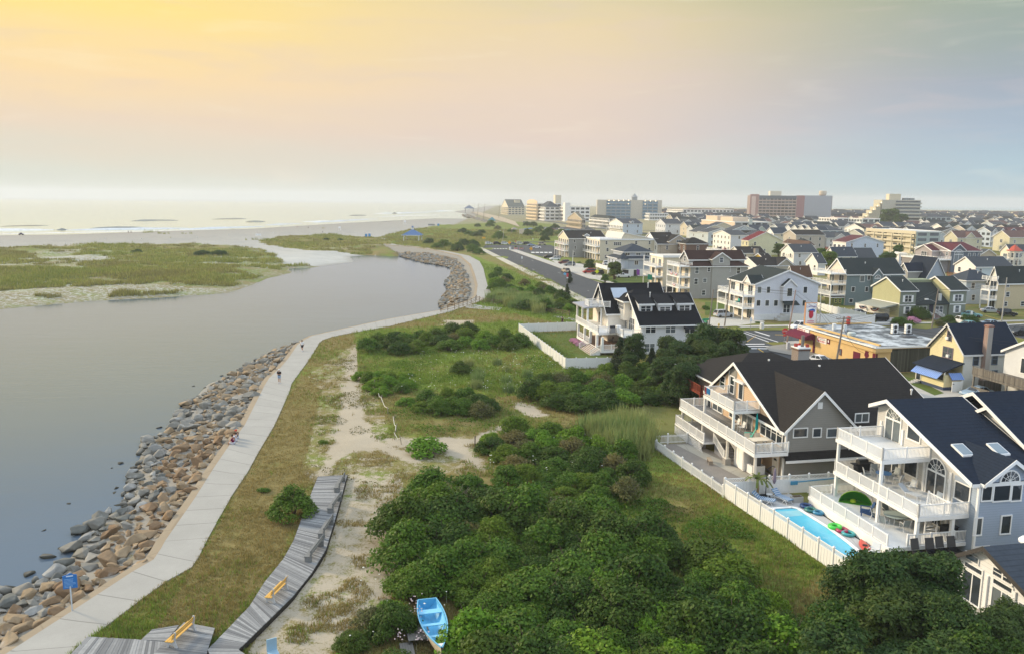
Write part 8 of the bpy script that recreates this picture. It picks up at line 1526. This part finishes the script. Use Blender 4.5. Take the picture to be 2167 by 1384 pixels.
 skin([J['pel'],J['che'],mid(J['che'],J['nek'],.7),sl,mid(sl,el_,.75),sr,mid(sr,er,.75)],[(0,1),(1,2),(1,3),(3,4),(1,5),(5,6)],[(.175,.135),(.195,.145),.085,.09,.075,.09,.075],plain(shirt,.85),'shirt',r)
 skin([J['pel'],hl,mid(hl,kl,.8),hr_,mid(hr_,kr,.8)],[(0,1),(1,2),(0,3),(3,4)],[(.165,.125),.115,.095,.115,.095],plain(shorts,.85),'shorts',r)
 for a,t_ in((al,tl),(ar,tr)):m_=MB();a,t_=Vector(a),Vector(t_);m_.tube([a+(a-t_)*.25-Vector((0,0,.03)),a.lerp(t_,.6)-Vector((0,0,.015)),t_+(t_-a)*.15],[.05,.055,.04],8);m_.obj('shoe',plain(shoes,.7),r)
 return r
p=P(640,744);person('man in a white shirt and black shorts walking on the concrete path',(p[0],p[1],.08),R_(168),1.14,(.78,.78,.78),(.02,.02,.025),grp=None)
p=P(591.5,811.5);r=person('man in a black shirt and pale blue shorts holding a phone',(p[0],p[1],.08),R_(172),1.2,(.018,.016,.018),(.34,.46,.62),(.5,.42,.32),'phone',(.7,.68,.64));tag(MB().box(-.045,.045,.0,.02,0,.16).obj('phone',DARK,None,tuple(r.matrix_basis@Vector((0,.33,1.14))),R_(172)),'dark phone held by the man in the black shirt','phone')
for px,py,sh,cp,hr,lb in((506,929,(.03,.025,.03),(.55,.06,.04),(.1,.06,.04),'person with a red cap and dark top sitting on the kerb'),(502.5,935,(.72,.74,.76),None,(.12,.07,.04),'person in a white shirt sitting on the kerb between two others'),(498,940.5,(.15,.012,.06),None,(.05,.03,.02),'person in a dark red shirt sitting nearest on the kerb')):p=P(px,py);person(lb,(p[0]-.25,p[1],.10),R_(72),1.12,sh,(.6,.6,.66),hr,'sit',cp,shoes=(.03,.025,.02))
p=P(1190,691);person('person in black standing on the grass with a small dog',(p[0],p[1],.05),R_(120),1.15,(.02,.02,.022),(.03,.03,.04),pose='stand',shoes=(.05,.05,.05))
p=P(1177.5,693);d=thing('dog','small black and white dog beside the person in black','dog',(p[0],p[1],.05),R_(10));d.scale=(1.35,)*3
skin([(-.22,0,.36),(.05,0,.37),(.24,0,.40),(.36,0,.52),(.44,0,.58),(.56,0,.55),(-.36,0,.46),(-.42,0,.58),(.22,.08,.22),(.22,.08,.02),(.22,-.08,.22),(.26,-.08,.02),(-.20,.08,.24),(-.28,.08,.14),(-.24,.08,.02),(-.20,-.08,.24),(-.30,-.08,.14),(-.27,-.08,.02)],[(0,1),(1,2),(2,3),(3,4),(4,5),(0,6),(6,7),(2,8),(8,9),(2,10),(10,11),(0,12),(12,13),(13,14),(0,15),(15,16),(16,17)],[.10,.09,.12,.075,.075,.04,.025,.015,.05,.03,.05,.03,.06,.03,.028,.06,.03,.028],plain((.03,.028,.03)),'body',d);MB().add([(.40,.05,.62),(.46,.05,.62),(.42,.07,.72),(.40,-.05,.62),(.46,-.05,.62),(.42,-.07,.72)],[(0,1,2),(3,5,4)]).obj('ears',DARK,d);MB().lathe([(.09,0),(.1,.05),(.06,.12)],(.27,0,.30),8).obj('white_bib',plain((.6,.6,.58)),d)
for i,(px,py,sh,lb)in enumerate(((272,495,(.12,.1,.1),'left one of two far walkers at the surf'),(277.5,495,(.05,.05,.09),'right one of two far walkers at the surf'),(597,481.5,(.05,.05,.06),'far person standing by the surf line'),(652.5,485,(.2,.1,.1),'far person walking on the wet sand'),(629,483,(.4,.1,.1),'far person in red by the water'),(850,471,(.3,.08,.08),'far angler on the rocks of the low jetty'))):p=P(px,py,-1.2);person(lb,(p[0],p[1],-1.25),i*.9,1.15,sh,(.05,.05,.06),pose='walk')
p=P(45,498,-1.2);r=thing('beach_group','dark low beach buggy shape at the surf edge far left','beach buggy',(p[0],p[1],-1.3),.2);MB().box(-1.6,1.6,-.7,.7,.4,.9).obj('body',plain((.08,.06,.07)),r);MB().slab([(-1,-.5,.9),(.8,-.5,.9),(.3,-.4,1.6),(-.7,-.4,1.6)],(0,1.,0)).obj('cabin',plain((.06,.05,.08)),r);[put('wheel',WH,r,(x,y,.35),(math.pi/2,0,0))for x in(-1,1)for y in(-.75,.75)]
def furn(name,label,h,x,y,z,deg,grp=None,cat=None):return thing(name,label,cat or name.replace('_',' '),tuple(h.wd(x,y,z)),A0+R_(deg),grp)
def chair(label,h,x,y,z,deg,seat,frame,grp=None,s=1.):
 r=furn('chair',label,h,x,y,z,deg,grp,'chair');r.scale=(s,)*3;MB().slab([(-.26,.24,.44),(.26,.24,.44),(.26,-.24,.41),(-.26,-.24,.41)],(0,0,.03)).obj('seat',seat,r);MB().slab([(-.26,-.24,.43),(.26,-.24,.43),(.26,-.40,.98),(-.26,-.40,.98)],(0,.03,0)).obj('backrest',seat,r)
 for x_ in(-.28,.28):MB().tube([(x_,.3,0),(x_,.26,.64),(x_,-.3,.66)],.022,5).obj('front_leg',frame,r);MB().tube([(x_,-.42,0),(x_,-.26,.42),(x_,-.42,1.0)],.022,5).obj('rear_leg',frame,r)
 return r
GRN_=plain((.22,.26,.27),.6);WFR=plain((.74,.75,.75),.4);BLKF=plain((.025,.026,.03),.6)
def table(label,h,x,y,z,rad,top,leg=WFR,sq=False):
 r=furn('table',label,h,x,y,z,0);(MB().box(-rad,rad,-rad*.62,rad*.62,.70,.74)if sq else MB().lathe([(rad,0),(rad,.035)],(0,0,.70),22)).obj('top',top,r)
 for a in range(4):q=(math.cos(a*1.571+.785)*rad*.62,math.sin(a*1.571+.785)*rad*(.55 if sq else .62));MB().tube([(q[0]*1.1,q[1]*1.1,0),(q[0],q[1],.70)],.025,5).obj('leg',leg,r)
 return r
hc=HC_;FR=plain((.45,.55,.54),.08)
table('round glass table on the lower white deck',hc,-3.1,4.7,.92,.95,FR)
for i in range(6):a=R_(60*i+20);chair('grey sling chair around the round glass table',hc,-3.1+1.5*math.cos(a),4.7+1.5*math.sin(a),.92,math.degrees(a)+90,GRN_,WFR,'chairs around the glass table')
table('second round table in the shade of the lower deck',hc,-1.7,7.2,.92,.6,FR)
for i in range(3):a=R_(120*i+150);chair('black sling chair beside the shaded table of the lower deck',hc,-1.7+1.15*math.cos(a),7.2+1.15*math.sin(a),.92,math.degrees(a)+90,BLKF,WFR,'black chairs of the lower deck')
table('blue topped round table on the middle deck',hc,-1.9,8.2,3.23,.65,plain((.04,.16,.42),.4))
for i in range(5):a=R_(72*i+10);chair('pale grey sling chair around the blue table',hc,-1.9+1.25*math.cos(a),8.2+1.25*math.sin(a),3.23,math.degrees(a)+90,plain((.42,.46,.47),.6),WFR,'chairs around the blue table')
for i,(y,lb)in enumerate(((5.6,'white sling chair outside the arched door of the middle deck'),(2.6,'white sling chair at the near end of the middle deck'))):chair(lb,hc,-1.3,y,3.23,90,plain((.5,.53,.54),.6),WFR)
r=furn('sun_lounger','white recliner on the middle deck',hc,-2.2,4.4,3.23,20);MB().slab([(-.3,-.9,.35),(.3,-.9,.35),(.3,.3,.35),(-.3,.3,.35)],(0,0,.04)).slab([(-.3,.3,.35),(.3,.3,.35),(.3,.95,.85),(-.3,.95,.85)],(0,0,.04)).obj('mattress',plain((.5,.53,.54)),r);[MB().tube([(x,y,0),(x,y,.35)],.025,5).obj('leg',WFR,r)for x in(-.28,.28)for y in(-.8,.2)]
r=furn('barbecue','black lidded barbecue at the far end of the middle deck',hc,-2.4,10.5,3.23,0);MB().box(-.6,.6,-.3,.3,.1,.85).obj('cabinet',BLKF,r);MB().tube([(-.45,0,.95),(.45,0,.95)],.3,12).obj('lid',plain((.03,.03,.03),.3),r);MB().box(-1.0,-.62,-.28,.28,.8,.86).box(.62,1.,-.28,.28,.8,.86).obj('side_shelf',BLKF,r)
r=furn('pop_up_tent','green half dome pop up tent on the lower deck',hc,-3.6,9.3,.92,-38,None,'tent');m_=MB();n=10;GT=plain((.05,.30,.03),.6)
for i in range(n+1):
 a=math.pi*i/n
 for j in range(6):b=math.pi/2*j/5;m_.v.append((1.35*math.cos(a),-.5+1.2*math.sin(a)*math.sin(b)*.0+1.15*math.sin(b)*math.sin(a),1.2*math.sin(a)*math.cos(b)))
for i in range(n):
 for j in range(5):m_.f.append((i*6+j,(i+1)*6+j,(i+1)*6+j+1,i*6+j+1))
m_.obj('canopy',GT,r,smooth=True);MB().slab([(-1.35,-.5,.01),(1.35,-.5,.01),(.9,.5,.01),(-.9,.5,.01)],(0,0,.02)).obj('floor',plain((.12,.42,.04),.6),r);MB().tube([(1.35*math.cos(math.pi*i/12),-.5,1.2*math.sin(math.pi*i/12))for i in range(13)],.03,5).obj('hoop',plain((.25,.45,.03)),r);MB().lathe([(.05,0),(.25,.1),(.22,.3),(.05,.36)],(-.2,-.2,.03),10).obj('cushion',plain((.35,.50,.03)),r)
def adirondack(label,h,x,y,z,deg,mat,s=1.):
 r=furn('garden_chair',label,h,x,y,z,deg,None,'chair');r.scale=(s,)*3;MB().slab([(-.28,.38,.38),(.28,.38,.38),(.28,-.25,.26),(-.28,-.25,.26)],(0,0,.03)).obj('seat',mat,r);b=MB()
 for k in range(5):x_=-.26+k*.13;t_=1.0+.06*(2-abs(k-2));b.slab([(x_-.055,-.22,.28),(x_+.055,-.22,.28),(x_+.07,-.22-.34*t_,t_),(x_-.07,-.22-.34*t_,t_)],(0,.025,0))
 b.obj('backrest',mat,r)
 for s_ in(-1,1):MB().box(s_*.38-.07,s_*.38+.07,-.35,.42,.55,.58).obj('armrest',mat,r);MB().box(s_*.33-.03,s_*.33+.03,.32,.4,0,.55).obj('front_leg',mat,r);MB().slab([(s_*.33-.03,.36,.38),(s_*.33-.03,.36,.26),(s_*.33-.03,-.55,0),(s_*.33-.03,-.65,0),(s_*.33-.03,-.3,.27)],(.06,0,0)).obj('rear_leg',mat,r)
 return r
adirondack('dark blue slatted garden chair on the lower white deck',hc,-4.4,6.7,.92,60,plain((.02,.07,.20),.5),1.1);adirondack('mint green slatted garden chair on the balcony of the tan house',HB,-1.9,3.7,3.13,60,plain((.12,.55,.40),.5),1.1)
SL=stripes((.10,.20,.34),(.42,.48,.55),.16,1)
def lounger(label,x,y,deg):
 r=furn('sun_lounger',label,hc,x,y,.1,deg,'striped sun loungers by the pool');MB().slab([(-.36,-1.1,.40),(.36,-1.1,.40),(.36,.35,.40),(-.36,.35,.40)],(0,0,.07)).slab([(-.36,.35,.40),(.36,.35,.40),(.36,.95,.85),(-.36,.95,.85)],(0,-.02,.08)).obj('cushion',SL,r)
 for s in(-.34,.34):MB().tube([(s,-1.0,.38),(s,.95,.38)],.03,5).tube([(s,-1.,0),(s,-.7,.38)],.03,5).tube([(s,-.4,0),(s,-.7,.38)],.03,5).tube([(s,.3,0),(s,.6,.38)],.03,5).tube([(s,.9,0),(s,.6,.38)],.03,5).obj('frame',WFR,r)
lounger('blue striped lounger with its back to the dune fence',-10.6,12.7,45);lounger('blue striped lounger nearer to the white deck',-8.7,12.8,18)
r=furn('side_table','small white side table between the two loungers',hc,-9.5,13.5,.1,0,None,'table');MB().lathe([(.3,0),(.3,.04)],(0,0,.42),14).obj('top',WFR,r);[MB().tube([(.2*math.cos(a),.2*math.sin(a),0),(.2*math.cos(a),.2*math.sin(a),.42)],.025,5).obj('leg',WFR,r)for a in(.5,2.1,3.7,5.3)]
r=furn('garden_umbrella','closed purple grey cantilever umbrella behind the loungers',hc,-9.6,14.0,.1,0,None,'umbrella');MB().box(-.4,.4,-.4,.4,0,.12).obj('base',BLKF,r);MB().tube([(0,0,.1),(0,0,2.3),(.1,0,2.7),(.5,0,2.9),(.8,0,2.8)],.04,6).obj('pole',BLKF,r);MB().lathe([(.05,0),(.18,.3),(.14,1.0),(.05,1.5)],(.8,0,1.2),10).obj('canopy',plain((.22,.18,.23),.8),r)
def palm(label,x,y,s):
 r=furn('palm_tree',label,hc,x,y,.05,0,None,'palm');r.scale=(s,)*3;MB().tube([(0,0,0),(.05,0,.8),(.0,.05,1.5)],[.12,.1,.08],8).obj('trunk',plain((.25,.18,.10),.9),r);f=MB();rr=random.Random(x)
 for k in range(16):
  a=k*.4+rr.random()*.3;u=rr.uniform(.5,1.1);pts=[(math.cos(a)*u*q*1.3,math.sin(a)*u*q*1.3,1.5+1.3*q-1.5*q*q*u)for q in(0,.25,.5,.75,1)]
  for p0,p1 in zip(pts,pts[1:]):v=Vector((-math.sin(a),math.cos(a),0))*.11;f.add([Vector(p0)-v,Vector(p1)-v*.8,Vector(p1)+v*.8,Vector(p0)+v],[(0,1,2,3)])
 f.obj('fronds',foliage((.08,.12,.02),(.24,.24,.06),.3),r)
palm('small palm in front of the lattice fence by the loungers',-10.4,14.1,1.1);palm('low palm tuft at the corner of the dune fence',-12.6,14.0,.55)
def ring(label,x,y,z,r0,r1,c,tilt=0.):
 o=MB();n=18
 o.v=[((r0+r1*math.cos(b))*math.cos(a),(r0+r1*math.cos(b))*math.sin(a),r1+r1*math.sin(b))for a in np.linspace(0,2*math.pi,n,False)for b in np.linspace(0,2*math.pi,8,False)];o.f=[(i*8+j,((i+1)%n)*8+j,((i+1)%n)*8+(j+1)%8,i*8+(j+1)%8)for i in range(n)for j in range(8)]
 w_=o.obj('swim_ring',plain(c,.3),None,tuple(hc.wd(x,y,z)),(tilt,0,0),True);tag(w_,label,'swim ring')
ring('bright green inflatable ring under the deck edge',-7.5,6.3,.1,.42,.17,(.06,.55,.06));ring('crimson inflatable ring beside the green one',-7.3,5.6,.1,.4,.14,(.35,.02,.08));ring('teal inflatable ring nearest the house corner',-7.2,4.9,.1,.42,.14,(.03,.3,.32));ring('dark blue inflatable ring under the far deck corner',-7.3,11.,.1,.42,.14,(.02,.06,.18));ring('dark green inflatable ring beside the dark blue one',-7.4,10.1,.1,.42,.14,(.02,.15,.14));ring('blue inflatable ring close to the deck skirt',-7.1,9.4,.1,.36,.14,(.03,.2,.35))
ky=MB();sec=[]
for i in range(11):u=i/10;w_=.38*math.sin(math.pi*u)**.6+.01;sec.append([((u-.5)*2.6,w_*math.cos(t_),.16+.15*math.sin(t_)*(1 if math.sin(t_)<0 else .7))for t_ in np.linspace(0,2*math.pi,10,False)])
ky.v=[p for s in sec for p in s];ky.f=[(i*10+j,(i+1)*10+j,(i+1)*10+(j+1)%10,i*10+(j+1)%10)for i in range(10)for j in range(10)]
r=furn('inflatable_boat','red inflatable boat on the terrace beside the pool',hc,-7.5,2.3,.12,68,None,'inflatable boat');ky.obj('hull',plain((.5,.05,.03),.4),r,smooth=True);MB().lathe([(.2,0),(.2,.03)],(0,0,.26),12).obj('well',BLKF,r,None,None)
chair('white plastic chair by the near end of the pool',hc,-7.9,.7,.1,120,WFR,WFR,None,1.15);r=furn('planter_box','low grey planter box at the far corner of the lower deck',hc,-7.4,12.4,.1,0,None,'planter');MB().box(-.5,.5,-.3,.3,0,.5).obj('box',plain((.4,.4,.38)),r);MB().box(-.42,.42,-.22,.22,.5,.52).obj('soil',plain((.08,.06,.04)),r)
for i,(x,y,dg_,lb)in enumerate(((-5.3,-1.0,95,'black wheeled bin with an open lid, leftmost of four'),(-4.2,-1.1,85,'black wheeled bin with an open lid, second of four'),(-3.2,-1.0,92,'black wheeled bin with an open lid, third of four'),(-2.3,-1.1,88,'black wheeled bin with an open lid, rightmost of four'))):
 r=furn('wheeled_bin',lb,hc,x,y,0.,dg_-90,'black bins below the deck','bin');MB().add([(-.26,-.32,.05),(.26,-.32,.05),(.26,.26,.05),(-.26,.26,.05),(-.34,-.42,1.15),(.34,-.42,1.15),(.34,.36,1.15),(-.34,.36,1.15)],[(3,2,1,0),(0,1,5,4),(1,2,6,5),(2,3,7,6),(3,0,4,7)]).obj('bin_body',BLKF,r);MB().slab([(-.36,.38,1.16),(.36,.38,1.16),(.34,.62,1.95),(-.34,.62,1.95)],(0,.05,0)).obj('lid',plain((.03,.032,.036),.4),r)
 for s in(-.3,.3):MB().tube([(s-.03,.3,.12),(s+.03,.3,.12)],.12,10).obj('wheel',DARK,r)
r=furn('storage_box','dark storage box under the middle deck',hc,-1.0,1.2,.92,0,None,'box');MB().box(-.55,.55,-.35,.35,0,1.).obj('body',BLKF,r);MB().box(-.58,.58,-.38,.38,1.,1.08).obj('lid',plain((.04,.042,.045)),r)
tag(MB().tube([(0,0,0),(6,.1,.12)],.06,6).box(-.4,.3,-.05,.05,-.25,.1).obj('pool_brush',plain((.05,.25,.42),.4),None,tuple(hc.wd(-6.6,14.2,1.25)),A0),'blue pool brush on a long pole hung along the lattice fence','pool brush')
table('cream rectangular table on the balcony of the tan house',HB,-1.9,1.5,3.13,1.0,plain((.66,.58,.44),.5),plain((.62,.55,.42)),True);CH=plain((.60,.50,.36),.6)
for i,(x,y,d_)in enumerate(((-2.6,.6,180),(-1.5,.6,180),(-2.6,2.4,0),(-1.5,2.4,0))):chair('cream chair at the rectangular balcony table',HB,x,y,3.13,d_+180,CH,CH,'chairs at the balcony table')
for i,(y,lb)in enumerate(((7.9,'white rocking chair left of the sliding door on the balcony'),(6.7,'white rocking chair right of the other rocking chair'))):chair(lb,HB,-1.2,y,3.13,90,WFR,WFR)
r=furn('garden_umbrella','closed teal umbrella against the corner of the tan house',HB,-.6,4.6,3.13,0,None,'umbrella');MB().tube([(0,0,0),(0,0,2.5)],.03,6).obj('pole',STEEL,r);MB().lathe([(.05,.7),(.15,.8),(.13,1.8),(.03,2.5)],(0,0,0),10).obj('canopy',plain((.02,.34,.33),.8),r)
r=furn('air_conditioner','dark air conditioning unit on a white stand below the balcony',HB,-1.6,2.5,.0,0,None,'air conditioner');MB().box(-.7,.7,-.6,.6,0,.9).obj('stand',TRIM,r);MB().lathe([(.5,.9),(.52,.95),(.52,1.75),(.46,1.8)],(0,0,0),14).obj('casing',plain((.07,.075,.08),.5),r);MB().lathe([(.42,1.801),(.42,1.82)],(0,0,0),14).obj('fan_grille',BLKF,r)
r=furn('beach_towel','blue and red towels hung over the top balcony rail',HB,-2.9,11.2,6.3,90,None,'towel');MB().box(-.4,.4,-.08,.08,-.2,.42).obj('cloth',plain((.02,.14,.32),.8),r);MB().box(.45,.7,-.09,.09,-.35,.42).obj('cloth',plain((.25,.03,.05),.8),r);MB().box(.75,.95,-.09,.09,-.1,.42).obj('cloth',DARK,r)
r=furn('stone_bench','low bench on the gravel below the tan house',HB,-4.9,6.0,.04,75,None,'bench');MB().box(-.7,.7,-.2,.2,.38,.46).obj('seat',plain((.35,.28,.2)),r);[MB().box(x-.1,x+.1,-.18,.18,0,.38).obj('leg',plain((.3,.25,.2)),r)for x in(-.5,.5)]
for i,(y,z_,lb)in enumerate(((6.,1.02,'dark porch armchair on the lower deck of the white house'),(2.,1.02,'dark porch armchair near the lower right window of the white house'),(12.,3.63,'dark wicker armchair on the covered upper deck of the white house'))):chair(lb,HA,-3.5,y,z_,90,plain((.06,.05,.045)),plain((.05,.045,.04)),None,1.2)
r=furn('barbecue','black topped barbecue on the upper corner deck of the white house',HA,-4.6,1.9,3.62,0);MB().box(-.5,.5,-.3,.3,0,.9).obj('cabinet',plain((.25,.25,.26)),r);MB().tube([(-.45,0,1.),(.45,0,1.)],.28,10).obj('lid',BLKF,r)
def bunting(h,pts,label,grp):
 for(x,y,z)in pts:
  r=thing('bunting',label,'bunting',tuple(h.wd(x,y,z)),h.rot-math.pi/2,grp)
  for k,(c,r0,r1)in enumerate((((.45,.04,.06),.72,.95),((.8,.8,.8),.42,.72),((.05,.08,.28),.02,.42))):
   m_=MB();n=10;m_.v=[(rr_*math.cos(math.pi+math.pi*i/n),0,rr_*.8*math.sin(math.pi+math.pi*i/n))for i in range(n+1)for rr_ in(r0,r1)];m_.f=[(2*i,2*i+1,2*i+3,2*i+2)for i in range(n)];m_.obj('band',plain(c,.8),r)
bunting(HT5,[(-3.35,HT5.D*.25,7.),(-3.35,HT5.D*.6,7.),(-3.35,HT5.D*.35,4.)],'red white and blue bunting fan on the balconies of the grey house','bunting on the grey house');bunting(HT1,[(-2.15,HT1.D*.25,6.9),(-2.15,HT1.D*.7,6.9),(-2.15,HT1.D*.3,4.),(-2.15,HT1.D*.7,4.)],'faded pink bunting fan on the balconies of the shingled house','bunting on the shingled house')
p=P(1850,662);fq=[P(1826,660),P(1850,665)]
for i,q in enumerate(fq):
 r=thing('bunting','red white and blue bunting fan on the white fence','bunting',(q[0]-.15,q[1]-.25,1.5),A0-.25,'bunting on the white fence')
 for c,r0,r1 in(((.45,.04,.06),.72,1.),((.8,.8,.8),.42,.72),((.05,.08,.28),.02,.42)):m_=MB();n=10;m_.v=[(rr_*math.cos(math.pi+math.pi*j/n),0,rr_*.8*math.sin(math.pi+math.pi*j/n))for j in range(n+1)for rr_ in(r0,r1)];m_.f=[(2*j,2*j+1,2*j+3,2*j+2)for j in range(n)];m_.obj('band',plain(c,.8),r)
def flag(px,py,w_,h_,c,lb,z=3.):
 p=P(px,py,z);r=thing('flag',lb,'flag',tuple(p),A0);MB().tube([(0,0,-1.4),(0,0,h_+.1)],.03,5).obj('staff',STEEL,r);m_=MB();n=6;m_.v=[(w_*i/n,.08*math.sin(i*1.4),z_-.25*i/n)for i in range(n+1)for z_ in(0,h_)];m_.f=[(2*i,2*i+2,2*i+3,2*i+1)for i in range(n)];m_.obj('cloth',plain(c,.8),r)
flag(1370,592,1.5,1.6,(.02,.25,.15),'green flag hanging from the narrow cream house',3.5);flag(1347,582,1.1,1.8,(.22,.05,.35),'purple pennant beside the layered blue grey house',3.);flag(1376,558,.5,2.2,(.55,.1,.2),'red and white flag on the side of the layered house',5.)
p=HT6.wd(-1.6,HT6.D*.4,3.2);r=thing('garden_chair','teal garden chair on the lower balcony of the white gabled house','chair',tuple(p),HT6.rot);MB().box(-.4,.4,-.4,.4,.35,.45).obj('seat',plain((.05,.42,.40)),r);MB().box(.3,.4,-.4,.4,.45,1.15).obj('backrest',plain((.05,.42,.40)),r);MB().box(-.4,.4,-.4,-.34,0,.62).box(-.4,.4,.34,.4,0,.62).obj('side',plain((.05,.42,.40)),r)
r=thing('garden_umbrella','closed red umbrella on the deck of the maroon roofed house','umbrella',tuple(P(1981,541,5.3)),0);MB().tube([(0,0,0),(0,0,3)],.05,6).obj('pole',STEEL,r);MB().lathe([(.1,.8),(.35,1.),(.3,2.6),(.05,3.2)],(0,0,0),8).obj('canopy',plain((.5,.02,.04),.8),r)
for px,py,lb in((1740,655,'green covered boat or tarp heap beside the white fence'),):p=P(px,py);r=thing('covered_mound',lb,'tarp',(p[0],p[1],0),A0);MB().add([(-2,-.8,0),(2,-.8,0),(2,.8,0),(-2,.8,0),(-1.6,-.5,1.1),(1.2,-.5,1.1),(1.2,.5,1.2),(-1.6,.5,1.2)],[(0,1,5,4),(1,2,6,5),(2,3,7,6),(3,0,4,7),(4,5,6,7)]).obj('tarp',plain((.04,.26,.2),.6),r)
for i,(px,py,hh)in enumerate(((1452,560,26),(1500,545,24),(1590,540,24),(1712,566,26),(1800,535,24),(1960,560,26),(2070,545,24),(1395,545,24),(2150,575,26),(1880,545,22))):pole('z%d'%i,(px,py+14),(px+3,py-hh),'utility pole rising between the roofs of the middle streets',r0=.15,arm=i%2==0)
for a,b in(('z0','z1'),('z1','z2'),('z3','z4'),('z5','z6'),('z7','z0')):wires(a,b,2,'power lines strung over the roofs of the middle streets',.8,0.,'power lines of the middle streets')
for k in list(PROTO):
 if k not in used:
  for o in(*PROTO[k].children_recursive,PROTO[k]):bpy.data.objects.remove(o)
bpy.context.view_layer.update()
